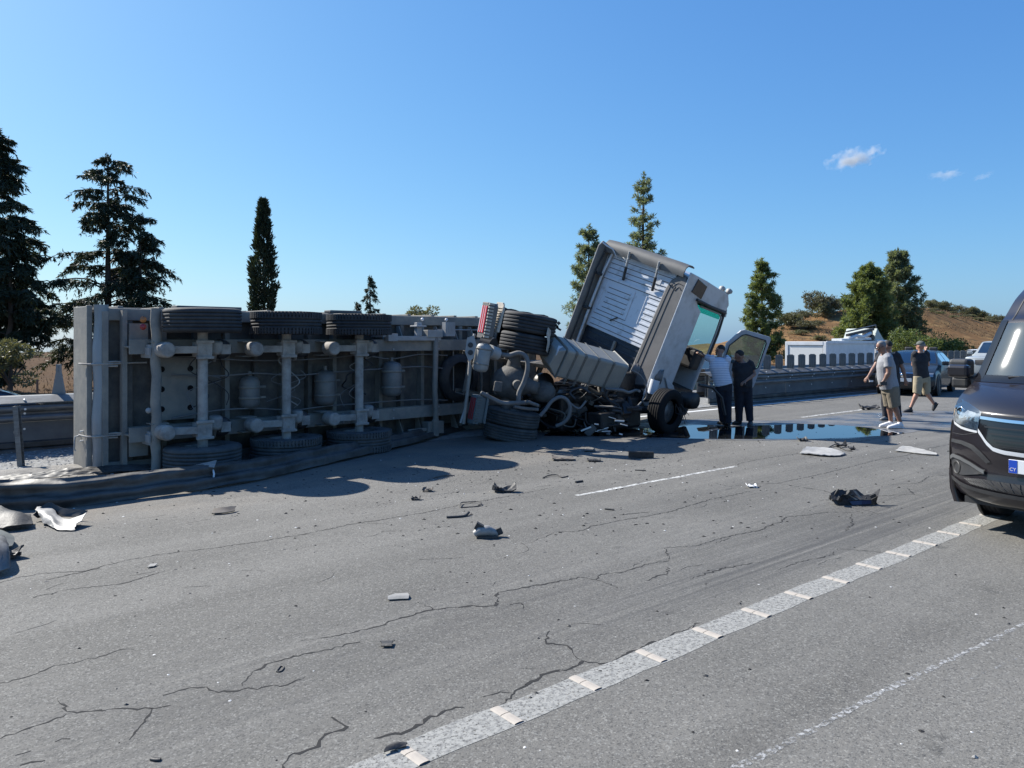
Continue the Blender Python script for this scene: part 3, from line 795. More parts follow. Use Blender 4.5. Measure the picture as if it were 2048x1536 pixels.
def pine(h, prof, rg, whorls=15, leaf=.32, h0=.06, tufts=7, needles=20, open_=0.0, tdens=1.0):
    P_, D_ = [], []; tb = MB()
    tb.tube([(0, 0, -.4), (.04 * h / 10, 0, h * .35), (-.03 * h / 10, 0, h * .7), (0, 0, h)], [.016 * h, .012 * h, .007 * h, .012], 8)
    for w in range(whorls):
        hf = h0 + (1 - h0) * (w + rg.uniform(-.2, .2)) / whorls
        nb = rg.integers(5, 8)
        for k in range(nb):
            if rg.random() < open_: continue
            az = 6.283 * k / nb + rg.uniform(-.5, .5); L = prof(hf) * rg.uniform(.62, 1.1)
            o = np.array([0, 0, hf * h]); el = rg.uniform(.15, .65)
            tip = o + np.array([math.cos(az) * L, math.sin(az) * L, L * el])
            tb.tube([Vector(o), Vector(o * .5 + tip * .5 - np.array([0, 0, .05 * L])), Vector(tip)], [.012 * h * (1 - hf) * .5 + .015, .01 * h * (1 - hf) * .4 + .012, .008], 5, False)
            nt = max(2, int(tufts * (.3 + L / max(.2, prof(.15))) * tdens))
            for j in range(nt):
                f = rg.uniform(.35, 1.0) if j else 1.0
                c = o + (tip - o) * f + rg.normal(0, .16 * L * .5 + .05, 3) * (1 if j else .2)
                d = rg.normal(0, 1, (needles, 3)); d[:, 2] += .45; d[:, 0] += math.cos(az) * .45; d[:, 1] += math.sin(az) * .45
                P_.append(np.repeat(c[None], needles, 0) + rg.normal(0, .05, (needles, 3))); D_.append(d)
    for j in range(6):
        c = np.array([0, 0, h * (1 - .02 * j)]); d = rg.normal(0, 1, (needles, 3)); d[:, 2] += .8
        P_.append(np.repeat(c[None], needles, 0)); D_.append(d)
    pos, d = np.concatenate(P_), np.concatenate(D_)
    return leaf_quads(pos, d, rg.uniform(.7, 1.2, len(pos)) * leaf, rg.uniform(.14, .26, len(pos)) * leaf, rg), tb
def clumpy(rx, rz, rg, clumps=18, per=160, leaf=.22, flat=.7, trunk=True):
    P_, D_ = [], []
    for k in range(clumps):
        a, e, q = rg.random() * 6.283, rg.uniform(-.1, 1.2), rg.uniform(.35, .95)
        c = np.array([math.cos(a) * math.cos(e) * rx * q, math.sin(a) * math.cos(e) * rx * q, rz * (.35 + .62 * math.sin(e) * q)])
        cr = rx * rg.uniform(.22, .42)
        u = unit(rg.normal(size=(per, 3))); rad_ = cr * rg.uniform(.3, 1, per) ** .5
        P_.append(c + u * rad_[:, None] * np.array([1, 1, flat])); D_.append(u + rg.normal(0, .6, (per, 3)))
    pos, d = np.concatenate(P_), np.concatenate(D_); pos[:, 2] = np.maximum(pos[:, 2], .02)
    tb = MB()
    tb.tube([(0, 0, -.4), (.05 * rx, 0, rz * .35), (0, .05 * rx, rz * .7)], [.09 * rx, .07 * rx, .03 * rx], 7)
    for k in range(4):
        a = k * 1.6; tb.tube([(.04 * rx, 0, rz * .3), (math.cos(a) * rx * .5, math.sin(a) * rx * .5, rz * .62)], [.045 * rx, .015 * rx], 5)
    return leaf_quads(pos, d, rg.uniform(.6, 1.3, len(pos)) * leaf, rg.uniform(.35, .6, len(pos)) * leaf, rg), tb
def at_p(px, p):                        # point of the terrain in the direction of a photograph column, p metres across
    t = (px - HX) / F; y = p / (UX - UY * t); x = t * y
    s = UX * x + UY * y
    return Vector((x, y, float(ground_height(s, p))))
def top_h(base, py): return H - (py - HY) / F * base.y - base.z
gr = 'conifers across the motorway'
# two ragged conifers at the left
q = at_p(-8, 38); h = top_h(q, 262)
(v, f), tb = drooping(h, lambda k: float(np.interp(k, [0, .1, .2, .3, .45, .55, .7, .85, 1], [.4, .6, 1.0, 1.8, 2.35, 2.1, 1.4, 1.0, .35])), np.random.default_rng(1), 115, 460, .06, ((0, 0, 1.0), (.8, -.3, .66)), .21)
tree('conifer_tree', 'tall ragged dark conifer cut off by the left edge of the photo', 'tree', q, (v, f), M_leaf_dark, gr, tb)
q = at_p(216, 38); h = top_h(q, 316)
(v, f), tb = drooping(h, lambda k: float(np.interp(k, [0, .08, .16, .25, .4, .55, .66, .74, .86, .95, 1], [.4, .8, 2.6, 3.2, 2.6, 1.9, 1.1, 1.35, 1.4, 1.05, .5])), np.random.default_rng(5), 125, 460, .04, ((0, 0, 1.0), (1.6, -.3, .74)), .20)
tree('conifer_tree', 'broad ragged dark conifer with a second leader behind the trailer rear', 'tree', q, (v, f), M_leaf_dark, gr, tb)
q = at_p(18, 31); h = top_h(q, 668)
(v, f), tb = clumpy(1.15, h, np.random.default_rng(8), 14, 240, .13)
tree('young_tree', 'low olive green young tree in front of the brown bank at the left', 'tree', q, (v, f), M_leaf_olive, None, tb)
q = at_p(526, 38); h = top_h(q, 402)
(v, f), tb = columnar(h, lambda k: .70 * np.minimum(1, (1.02 - k) * 2.6) ** .6 * (1.0 - .25 * k), np.random.default_rng(3), 14000, .24, .55)
tree('cypress_tree', 'slender columnar cypress rising behind the trailer wheels', 'tree', q, (v, f), M_leaf_cyp, gr, tb)
q = at_p(740, 40); h = top_h(q, 556)
(v, f), tb = drooping(h, lambda k: 1.35 * (1 - k) ** .75 + .05, np.random.default_rng(4), 70, 150, .1, ((0, 0, 1.0), (-.75, 0, .72)), .17)
tree('conifer_tree', 'small pointed conifer peeping over the trailer side wall', 'tree', q, (v, f), M_leaf_cyp, gr, tb)
q = at_p(842, 60); h = top_h(q, 600)
(v, f), tb = clumpy(2.0, h, np.random.default_rng(6), 20, 170, .26)
tree('olive_tree', 'round olive green tree top above the trailer side wall', 'tree', q, (v, f), M_leaf_olive, None, tb)
q = at_p(738, 60); h = top_h(q, 622)
# pines behind the cab
q = at_p(1178, 38); h = top_h(q, 452)
(v, f), tb = pine(h, lambda k: 1.75 * (1 - k) ** .72 + .22, np.random.default_rng(12), 17, .30, .08, 9, 22, .05)
tree('pine_tree', 'shorter pine half hidden behind the tilted cab rear wall', 'tree', q, (v, f), M_leaf_pine2, gr, tb)
q = at_p(1287, 39); h = top_h(q, 350)
(v, f), tb = pine(h, lambda k: 2.1 * (1 - k) ** .62 + .15, np.random.default_rng(14), 19, .34, .08, 7, 20, .22)
tree('pine_tree', 'tallest thin pine rising above the truck cab roof', 'tree', q, (v, f), M_leaf_pine2, gr, tb)
q = at_p(1524, 38); h = top_h(q, 520)
(v, f), tb = pine(h, lambda k: 1.95 * (1 - k) ** .5 * (1 if k < .86 else .6) + .1, np.random.default_rng(16), 15, .36, .05, 12, 22, .05)
tree('pine_tree', 'dense green pine standing behind the open cab door', 'tree', q, (v, f), M_leaf_pine, gr, tb)
q = at_p(1736, 41); h = top_h(q, 532)
(v, f), tb = pine(h, lambda k: 3.7 * (1 - k) ** .55 + .15, np.random.default_rng(18), 17, .52, .05, 20, 20, .03)
tree('pine_tree', 'bushy pine with the lower top of the pair above the white truck', 'tree', q, (v, f), M_leaf_pine, gr, tb)
q = at_p(1796, 42); h = top_h(q, 502)
(v, f), tb = pine(h, lambda k: 3.5 * (1 - k) ** .6 + .2, np.random.default_rng(20), 18, .54, .05, 17, 20, .08)
tree('pine_tree', 'bushy pine with the higher top of the pair above the grey shirted man', 'tree', q, (v, f), M_leaf_pine2, gr, tb)
q = at_p(1885, 36); h = top_h(q, 662)
for k, (px, p, py, r, lab) in enumerate([(1822, 33, 655, 2.6, 'dark green bush at the foot of the pine pair'), (1872, 35, 668, 2.4, 'rounded bright green bush above the walking man'), (1905, 37, 676, 2.2, 'low green bush above the grey pickup'), (1700, 34, 668, 1.8, 'olive bush behind the folded crane of the white truck'), (1650, 36, 683, 1.6, 'small yellowish bush above the white truck body')]):
    q = at_p(px, p); h = top_h(q, py)
    (v, f), tb = clumpy(r, h, np.random.default_rng(30 + k), 22, 170, .24)
    tree('bush', lab, 'bush', q, (v, f), M_leaf_bush if k != 3 else M_leaf_olive, None, tb)
# bushes and small trees on the dry hill
protos = []
for k in range(4):
    (v, f), tb = clumpy(1.5, 1.6 + .5 * (k % 2), np.random.default_rng(50 + k), 16, 150, .19)
    me = np_mesh('crown', v, f); me.materials.append(M_leaf_scrub if k % 2 else M_leaf_olive)
    protos.append(me)
rg = random.Random(21)
hill = []
for px, p, sc in [(1600, 56, 1.0), (1620, 57, 1.35), (1640, 60, 1.5), (1660, 60, 1.5), (1680, 61, 1.0), (1612, 50, .9), (1640, 52, .8), (1590, 48, .8), (1672, 46, .7), (1585, 60, 1.3), (1570, 61, 1.4), (1602, 61, 1.2), (1650, 61.5, 1.5), (1632, 61, 1.7)]: hill.append((px, p, sc))
for k in range(46): hill.append((rg.uniform(1850, 2040), rg.uniform(58, 62), rg.uniform(.45, 1.05)))
for k in range(16): hill.append((rg.uniform(1850, 2030), rg.uniform(52, 57), rg.uniform(.5, .9)))
for k in range(8): hill.append((rg.uniform(20, 150), rg.uniform(54, 60), rg.uniform(.18, .4)))
for k, (px, p, sc) in enumerate(hill):
    q = at_p(px, p)
    kind_ = 2 if px < 400 else (1 if p < 58 else 0)
    t = thing('hill_bush', ('dusty grey green bush among many on the dry hill crest', 'low flat scrub bush on the brown hill slope below the crest', 'small dry shrub on the brown bank left of the trailer')[kind_], 'bush', q, None, ('scrub bushes on the dry hill crest', 'scrub bushes on the hill slope', 'dry shrubs on the left bank')[kind_])
    o = bpy.data.objects.new('crown', protos[k % 4]); COL.objects.link(o); o.parent = t
    o.rotation_euler = (0, 0, rg.uniform(0, 6.28)); o.scale = (sc * rg.uniform(.8, 1.25), sc * rg.uniform(.8, 1.25), sc * (rg.uniform(.35, .6) if p < 58 else rg.uniform(.8, 1.3)))
# dry grass tufts on the left bank
rgn = np.random.default_rng(77)
n = 9000
s_, p_ = rgn.uniform(-6, 40, n), rgn.uniform(29, 61, n)
pos = np.stack([UX * s_ - UY * p_, UY * s_ + UX * p_, ground_height(s_, p_) - .02], 1)
v, f = leaf_quads(pos, rgn.normal(0, .35, (n, 3)) + np.array([0, 0, 1]), rgn.uniform(.08, .26, n), .03, rgn)
o = link_np('dry_grass', v, f, mat('straw', (.21, .135, .065), .9, 0, (.13, .09, .05), .4)); o['kind'] = 'stuff'
n = 9000
s_, p_ = rgn.uniform(95, 190, n), rgn.uniform(40, 62, n)
pos = np.stack([UX * s_ - UY * p_, UY * s_ + UX * p_, ground_height(s_, p_) - .03], 1)
kp = vnoise(s_ / 4, p_ / 2.5, 31) > .42; pos = pos[kp]; n = len(pos)
v, f = leaf_quads(pos, rgn.normal(0, .4, (n, 3)) + np.array([0, 0, 1]), rgn.uniform(.12, .32, n), .10, rgn)
o = link_np('dry_grass', v, f, mat('brown_scrub', (.19, .125, .06), .9, 0, (.12, .09, .05), .3)); o['kind'] = 'stuff'
# ================================================================== overturned trailer (local: x forward, y up of the trailer = away, z world up)
tt_ = (2600 - HX) / F
ta = Vector((tt_, 1, 0)).normalized(); tc_ = Vector((-ta.y, ta.x, 0))
R0 = Vector(((190 - HX) / F * 10.4, 10.4, 0))
MT = frame(ta, tc_, (0, 0, 1), R0)
tr = thing('tipper_trailer', 'grey tipper trailer lying on its side with its underside and axles showing', 'trailer', R0, MT.to_3x3())
MW[tr.name] = MT
WT, LT = 2.23, 8.6
def T_(b, name, m, parent=tr, **k): return b.build(name, m, parent, xf=MT, **k)
b = MB(); b.bx(.02, LT, 0, .02, .03, WT - .03); T_(b, 'floor', M_trailer_dark)
b = MB(); b.bx(0, LT, .0, 0.86, WT - .035, WT)
for i in range(16): s = .3 + i * .55; b.bx(s, s + .07, .04, .80, WT, WT + .035)
b.bx(0, LT, .80, .90, WT - .03, WT + .045); T_(b, 'side_wall', M_trailer, bevel=.006)
b = MB(); b.bx(0, LT, .0, .86, .0, .035); T_(b, 'side_wall', M_trailer)
b = MB(); b.bx(LT - .05, LT, 0, .86, .035, WT - .035); T_(b, 'front_wall', M_trailer)
# tailgate: slab, rounded corner post, hinge rods
b = MB(); b.bx(-.09, -.035, .06, .66, .02, WT + .02)
b.bx(-.10, -.03, .0, .06, -.0, WT + .03); T_(b, 'tailgate', M_trailer, bevel=.008)
b = MB(); prof = [(-.025, -.02), (-.03, -.07), (.01, -.115), (.075, -.125), (.12, -.09), (.125, -.02)]
rows = []
for k in range(13):
    z = .01 + (WT + .03) * k / 12; w = .012 * math.sin(k * 1.3)
    rows.append([Vector((x + w + .02 * (k / 12 - .5), y, z)) for x, y in prof])
b.shell(rows, .012); T_(b, 'tail_beam', mat('bluish_tail_beam', (.27, .29, .31), .42, .45, (.20, .205, .20), 3, stretch=(1, 1, .3)))
for z in (1.47, .50):
    b = MB(); b.tube([(-.13, .25, z), (-.12, -.06, z), (-.02, -.15, z), (.20, -.155, z), (.45, -.16, z + .01), (.60, -.2, z + .01)], .012, 6)
    b.tube([(.10, -.14, z + .025), (.22, -.15, z + .03), (.3, -.16, z + .02)], .014, 6); b.tube([(.10, -.14, z - .03), (.24, -.15, z - .03)], .014, 6)
    T_(b, 'hinge_rod', M_axle)
for z in (.55, .42):
    b = MB(); b.cyl((-.13, .2, z), (-.05, .2, z), .012, n=8); T_(b, 'latch_pin', M_edge)
b = MB(); b.tube([(-.09, .32, .48), (-.16, .32, .47), (-.17, .32, .30), (-.15, .32, .28)], .012, 6); T_(b, 'latch_handle', M_lightgrey)
# sills, cross members, chassis
for z0, z1 in ((2.06, 2.225), (.005, .13)):
    b = MB(); b.bx(.06, LT, -.10, -.005, z0, z1); T_(b, 'side_sill', M_trailer, bevel=.01)
for i in range(18):
    s = .40 + i * .46
    b = MB(); b.bx(s - .035, s + .035, -.13, -.002, .135, 2.055); T_(b, 'cross_member', M_trailer if i % 2 else M_trailer_dark)
for i in range(9):
    s = 4.05 + i * .42
    for z0, z1 in ((1.80, 2.05), (.14, .40)):
        b = MB(); b.prism([(-.33, 0), (-.13, 0), (-.13, .24), (-.20, .24)], (s - .02, 0, z0), (0, 1, 0), (0, 0, 1 if z0 > 1 else 1), (1, 0, 0), .02); T_(b, 'outrigger', M_trailer)
for zc in (1.70, .51):
    b = MB(); b.bx(.30, LT, -.42, -.40, zc - .10, zc + .10); b.bx(.30, LT, -.40, -.15, zc - .012, zc + .012); b.bx(.30, LT, -.15, -.133, zc - .09, zc + .09)
    T_(b, 'chassis_beam', M_trailer, bevel=.004)
b = MB(); b.bx(.28, .34, -.22, -.10, .02, 2.2); b.bx(.05, .12, -.16, -.10, .05, 2.18); T_(b, 'rear_frame', M_trailer)
b = MB(); b.bx(.36, .60, -.25, -.18, 1.62, 2.02); T_(b, 'lamp_bracket', M_trailer)
b = MB(); b.bx(.36, .60, -.25, -.18, .20, .48); T_(b, 'lamp_bracket', M_trailer)
b = MB(); b.bx(.72, 1.28, -.20, -.17, .66, 1.56); T_(b, 'mounting_plate', M_trailer)
b = MB()
for s in (.80, 1.20):
    for z in (.82, 1.10, 1.38): b.cyl((s, -.2005, z), (s, -.206, z), .042, n=12)
T_(b, 'plate_hole', mat('dark_hole', (.004, .004, .004), 1.0))
b = MB(); pth = [(.60 + .012 * math.sin(k * 2.1), -.55, .02 + 2.2 * k / 12) for k in range(13)]
b.tube(pth, .066, 12); T_(b, 'underrun_bar', M_trailer)
for z in (1.64, .46):
    b = MB(); b.bx(.52, .62, -.56, -.2, z - .09, z + .09); b.bx(.50, .52, -.58, -.42, z - .05, z + .05); T_(b, 'bar_bracket', M_lightgrey)
for z, m in ((2.07, M_orange_shaded), (1.97, M_red_shaded)):
    b = MB(); b.lathe([(0, -.03), (.02, -.03), (.036, -.01), (.042, .03), (0, .03)], (.47, -.45, z), (-.4, -1, 0), 16); T_(b, 'marker_lamp', m)
b = MB(); b.lathe([(0, -.02), (.02, -.02), (.038, .0), (.038, .04), (0, .04)], (.52, -.5, .84), (-.3, -1, 0), 16); T_(b, 'marker_lamp', M_lightgrey)
AX = (1.107 + .05, 2.42, 3.70)
def wheel_profile(r, w, grooves):
    pr = [(r * .56, -w * .42), (r * .60, -w * .5), (r * .86, -w * .5), (r * .95, -w * .47), (r * .985, -w * .43)]
    for g in range(grooves):
        c = -w * .36 + w * .72 * (g + .5) / grooves
        pr += [(r, c - w * .07), (r, c - w * .022), (r * .965, c - w * .018), (r * .965, c + w * .018), (r, c + w * .022), (r, c + w * .07)]
    pr += [(r * .985, w * .43), (r * .95, w * .47), (r * .86, w * .5), (r * .60, w * .5), (r * .56, w * .42)]
    return pr
def truck_wheel(parent, xf, c, ax, r, w, m, grooves=5, blocks=0, dish=1, name='tyre', seg=44, rimm=None):
    b = MB(); b.lathe(wheel_profile(r, w, grooves), c, ax, seg)
    if blocks:
        ax_ = Vector(ax).normalized(); a = ax_.orthogonal().normalized(); d = ax_.cross(a)
        for k in range(blocks):
            q = 2 * math.pi * k / blocks
            e = a * math.cos(q) + d * math.sin(q); tn = ax_.cross(e)
            for sg in (-1, 1):
                b.par(Vector(c) + e * (r * .97) + ax_ * (sg * w * .34 - w * .14) - tn * .012 + e * .0, ax_ * (w * .28), tn * .030, e * (r * .045))
    t = b.build(name, m, parent, xf=xf)
    b = MB(); ri = r * .56
    b.lathe([(ri, -w * .42), (ri * .96, -w * .30), (ri * .93, -w * .1), (ri * .93, w * .12), (ri * .55, w * .05 * dish), (ri * .45, w * .28 * dish), (.0, w * .30 * dish)], c, ax, 30)
    ax_ = Vector(ax).normalized(); a = ax_.orthogonal().normalized(); d = ax_.cross(a)
    for k in range(10):
        q = 2 * math.pi * k / 10; e = Vector(c) + (a * math.cos(q) + d * math.sin(q)) * ri * .72
        b.cyl(e + ax_ * (w * .05 * dish), e + ax_ * (w * .22 * dish), .016, n=8)
    b.build('rim', rimm or M_rim, t, xf=xf)
    return t
def hose_curve(pts, n=6):
    out = []
    for i in range(len(pts) - 1):
        p0, p1, p2, p3 = pts[max(i - 1, 0)], pts[i], pts[i + 1], pts[min(i + 2, len(pts) - 1)]
        for k in range(n):
            t = k / n; out.append(.5 * ((2 * p1) + (p2 - p0) * t + (2 * p0 - 5 * p1 + 4 * p2 - p3) * t * t + (3 * p1 - p0 - 3 * p2 + p3) * t ** 3))
    return out + [pts[-1]]
rnd = random.Random(5)
for i, s in enumerate(AX):
    jz = (0, -.03, -.045)[i]
    b = MB(); b.cyl((s, -.74, .26), (s, -.74, 1.98), .068, n=14)
    for z in (.55, 1.66): b.bx(s - .10, s + .10, -.83, -.62, z - .10, z + .10); b.bx(s - .12, s + .12, -.85, -.80, z - .13, z - .09); b.bx(s - .12, s + .12, -.85, -.80, z + .09, z + .13)
    T_(b, 'axle', M_axle, bevel=.008)
    for z in (.55, 1.66):
        b = MB(); b.prism([(-.50, .10), (-.16, -.02), (.0, -.09), (.0, .05), (-.18, .10), (-.50, .22)], (s, -.76, z - .05), (1, 0, 0), (0, 1, 0), (0, 0, 1), .10)
        b.lathe([(0, 0), (.085, 0), (.105, .02), (.105, .24), (0, .24)], (s - .50, -.84, z), (0, 1, 0), 20); T_(b, 'trailing_arm', M_axle, bevel=.006)
        for dz in (-.112, .10):
            b = MB(); b.bx(s - .62, s - .40, -.60, -.36, z + dz, z + dz + .012); T_(b, 'hanger', M_trailer)
        b = MB(); b.lathe([(.0, .0), (.10, .0), (.135, .03), (.145, .07), (.12, .10), (.145, .13), (.135, .18), (.09, .20), (0, .20)], (s + .36, -.38, z), (0, -1, 0), 18); T_(b, 'air_spring', M_rubber)
        b = MB(); b.lathe([(0, 0), (.085, 0), (.095, .03), (.095, .12), (.10, .13), (.08, .18), (.03, .19), (.02, .30), (0, .30)], (s + .22, -.66, z + (.12 if z > 1 else .16)), (0, .2, -1), 18)
        b.bx(s + .30, s + .44, -.66, -.50, z - .07, z + .07); T_(b, 'brake_chamber', M_axle)
    truck_wheel(tr, MT, (s, -.74, 2.06 + jz * .5), (0, 0, 1), .515, .335, M_tyre, 5, 0 if i == 0 else 64, 1)
    truck_wheel(tr, MT, (s, -.74, .175), (0, 0, -1), .515, .335, M_tyre_dusty, 5, 0 if i == 0 else 64, 1)
    for k in range(3):
        z0, z1 = rnd.uniform(.7, .9), rnd.uniform(1.2, 1.7)
        b = MB(); pp = [Vector((s + .22 + rnd.uniform(-.04, .1), -.6, z1))]
        for j in range(5): pp.append(Vector((s + rnd.uniform(-.15, .45), -.45 + rnd.uniform(-.2, .1), z1 + (z0 - z1) * (j + 1) / 5)))
        b.tube(hose_curve(pp), rnd.choice([.007, .010, .013]), 6); T_(b, 'brake_hose', rnd.choice([M_hose, M_rubber, M_axle]))
for s, y, z0, z1, r in ((4.62, -.34, .80, 1.42, .175), (3.35, -.28, .72, 1.30, .17), (2.05, -.30, .75, 1.25, .15)):
    b = MB(); L = z1 - z0; b.lathe([(0, 0), (.05, 0), (r * .8, .03), (r, .09), (r, L - .09), (r * .8, L - .03), (.05, L), (0, L)], (s, y, z0), (0, 0, 1), 24)
    b.cyl((s, y, z1 - .01), (s, y, z1 + .07), .03, n=10)
    t = T_(b, 'air_tank', mat('grey_air_tank', (.155, .16, .16), .6, .2, (.22, .21, .19), 4))
    b = MB()
    for z in (z0 + .17, z1 - .17): b.lathe([(r + .002, -.018), (r + .008, -.018), (r + .008, .018), (r + .002, .018)], (s, y, z), (0, 0, 1), 24); b.bx(s + r * .6, s + r + .10, y - .02, y + .06, z - .015, z + .015)
    T_(b, 'tank_strap', M_trailer, t)
b = MB(); b.tube([(5.50, -.46, 1.86), (5.47, -.50, 1.60), (5.42, -.55, 1.25), (5.40, -.56, .9), (5.43, -.55, .6), (5.47, -.5, .25)], .05, 10); T_(b, 'bent_support', M_trailer)
b = MB(); b.bx(4.5, 5.6, -.50, -.43, 1.78, 1.86); b.bx(5.05, 5.16, -.5, -.42, 1.86, 2.1); b.bx(5.0, 5.22, -.56, -.36, 2.02, 2.05); b.bx(5.28, 5.62, -.52, -.34, 1.84, 1.97); b.bx(4.42, 4.62, -.53, -.40, 1.77, 1.90); T_(b, 'leg_bracket', M_lightgrey, bevel=.006)
b = MB(); b.bx(5.3, 5.66, -.50, -.32, .10, .32); b.bx(5.38, 5.50, -.56, -.50, .06, .36); b.bx(4.9, 5.3, -.46, -.42, .16, .22); T_(b, 'leg_bracket', M_trailer, bevel=.006)
b = MB(); b.bx(5.75, 5.98, -.44, -.34, 1.86, 2.12); b.bx(5.82, 5.92, -.446, -.44, 1.92, 2.06); T_(b, 'plate_box', M_lightgrey)
b = MB(); b.bx(4.36, 4.42, -.46, -.10, 1.84, 2.16); T_(b, 'gusset_plate', M_lightgrey)
for k in range(6):
    s = 6.0 + k * .35; b = MB(); b.tube([(s, -.36, .62), (s + .02, -.34, 1.1), (s, -.36, 1.6)], .014 + .006 * (k % 3), 6); T_(b, 'air_line', M_trailer)
b = MB(); b.tube([(5.7, -.2, 1.98), (7.0, -.2, 1.985), (8.4, -.2, 1.98)], .012, 6); T_(b, 'guide_rail', M_lightgrey)
for s in (5.2, 5.75):
    b = MB(); b.ball((s, -.46, 2.16), .03); T_(b, 'bolt_cap', M_lens)
b = MB(); b.lathe([(.0, .02), (.20, .02), (.25, .0), (.44, -.06), (.46, -.12), (.44, -.2), (.30, -.22)], (6.15, -.20, 1.08), (0, 1, 0), 32); T_(b, 'spare_wheel', M_tyre)
for z in (1.50, .72, 1.28):
    b = MB(); pts_ = [Vector((.9 + k * .62, -.30 - .03 * (k % 3), z + rnd.uniform(-.05, .05))) for k in range(9)]; b.tube(hose_curve(pts_, 4), .012, 6); T_(b, 'air_line', M_hose)
for k in range(16):
    for z in (1.77, 1.63, .58, .44):
        if k % 2: continue
        b = MB(); b.cyl((.6 + k * .5, -.42, z), (.6 + k * .5, -.432, z), .018, n=6); T_(b, 'bolt', M_lightgrey)
# items showing above the upper side wall
for x0_, x1_ in ((.95, 1.9), (3.4, 4.0)):
    b = MB(); b.bx(x0_, x1_, -.36, -.16, WT + .005, WT + .05); T_(b, 'mudguard', M_greytrim, bevel=.01)
# ================================================================== wrecked tractor unit
TO = Vector((1.4, 14.8, 0))
tk = thing('truck_tractor', 'wrecked white truck tractor twisted on the road with its cab tilted and door open', 'truck', TO)
f0 = Vector((.796, .588, -.144)).normalized(); e0 = Vector((.178, 0, .984)); e0 = (e0 - f0 * e0.dot(f0)).normalized()
l0 = -e0; u0 = f0.cross(l0).normalized()
A0 = Vector((-.02, 13.9, 1.07))
MR = frame(f0, l0, u0, A0)                                     # rear axle frame: x forward, y vehicle left (now down), z vehicle up (away)
fc = Vector((.685, .71, -.15)).normalized(); lc = Vector((-.665, .67, .335)); lc = (lc - fc * lc.dot(fc)).normalized(); uc = fc.cross(lc).normalized()
TC = Vector((2.08, 16.25, 1.33))
MC = frame(fc, lc, uc, TC)                                     # cab frame: x forward from the rear wall
def K(b, name, m, parent=tk, xf=None, **k): return b.build(name, m, parent, xf=xf, **k)
# --- rear axle group
b = MB(); b.tube([(0, -1.15, 0), (0, -.5, 0), (0, -.25, 0), (0, .25, 0), (0, .5, 0), (0, 1.0, 0)], [.09, .09, .13, .13, .09, .09], 14)
K(b, 'axle', M_axle_dark, xf=MR)
b = MB(); b.lathe([(0, -.36), (.10, -.35), (.20, -.28), (.29, -.16), (.315, 0), (.29, .16), (.18, .27), (.12, .42), (.11, .52), (0, .52)], (0, .05, -.02), (.55, 0, -.83), 26)
b.cyl((-.08, .05, -.30), (-.14, .05, -.42), .10, .08, 14); K(b, 'differential', M_axle_dark, xf=MR)
for yc, w, m in ((-1.06, .345, M_tyre), (-.70, .335, M_tyre), (.66, .28, M_tyre_dusty), (.94, .27, M_tyre_dusty)):
    truck_wheel(tk, MR, (.18, yc, -.02), (0, -1 if yc < 0 else 1, 0), .49, w, m, 4, 0, 1, seg=40)
def taper_path(px, y): return [P(a, c, y if not isinstance(y, tuple) else y[0] + (y[1] - y[0]) * i / (len(px) - 1)) for i, (a, c) in enumerate(px)]
def smoothpath(pts, n=6):
    out = []
    for i in range(len(pts) - 1):
        p0, p1, p2, p3 = pts[max(i - 1, 0)], pts[i], pts[i + 1], pts[min(i + 2, len(pts) - 1)]
        for k in range(n):
            t = k / n
            out.append(.5 * ((2 * p1) + (p2 - p0) * t + (2 * p0 - 5 * p1 + 4 * p2 - p3) * t * t + (3 * p1 - p0 - 3 * p2 + p3) * t ** 3))
    return out + [pts[-1]]
M_brace = mat('dusty_anti_roll_bar', (.19, .182, .172), .8, 0, (.12, .115, .11), 5)
for px, y, r in (([(990, 705), (1015, 711), (1038, 706), (1053, 716), (1055, 738), (1048, 764), (1038, 786), (1037, 810)], (13.35, 13.25), .042), ([(962, 786), (984, 797), (1006, 806), (1032, 806), (1060, 805)], (13.0, 13.3), .038), ([(1028, 813), (1052, 817), (1076, 819)], (13.2, 13.4), .03), ([(1054, 803), (1076, 811)], (13.2, 13.4), .03)):
    b = MB(); b.tube(smoothpath(taper_path(px, y)), r, 10); K(b, 'stabiliser_bar', M_brace)
b = MB(); b.cyl(P(978, 702, 13.2), P(993, 708, 13.35), .115, .115, 20); K(b, 'bushing', M_lightgrey)
b = MB(); b.cyl(P(967, 688, 13.5), P(986, 693, 13.4), .17, .15, 20); K(b, 'air_spring', M_rubber)
b = MB(); L = .50; r = .135; b.lathe([(0, 0), (.04, 0), (r * .8, .02), (r, .07), (r, L - .07), (r * .8, L - .02), (.04, L), (0, L)], P(959, 744, 13.15), e0, 24)
t = K(b, 'air_tank', mat('pale_air_tank', (.34, .345, .335), .55, .1, (.25, .245, .23), 4))
b = MB()
for h in (.14, .40): b.lathe([(r + .001, -.012), (r + .007, -.012), (r + .007, .012), (r + .001, .012)], P(959, 744, 13.15) + e0 * h, e0, 24)
K(b, 'tank_strap', M_trailer, t)
b = MB(); b.lathe([(0, -.2), (.12, -.2), (.19, -.1), (.20, .0), (.18, .12), (.10, .2), (.06, .22), (0, .22)], P(1086, 783, 14.0), (f0 * .8 + u0 * -.4), 22); K(b, 'gearbox_cover', M_axle_dark)
b = MB(); b.par(P(988, 783, 13.15), e0 * .18, u0 * .05, f0 * .16); K(b, 'bump_stop', M_axle_dark, bevel=.02)
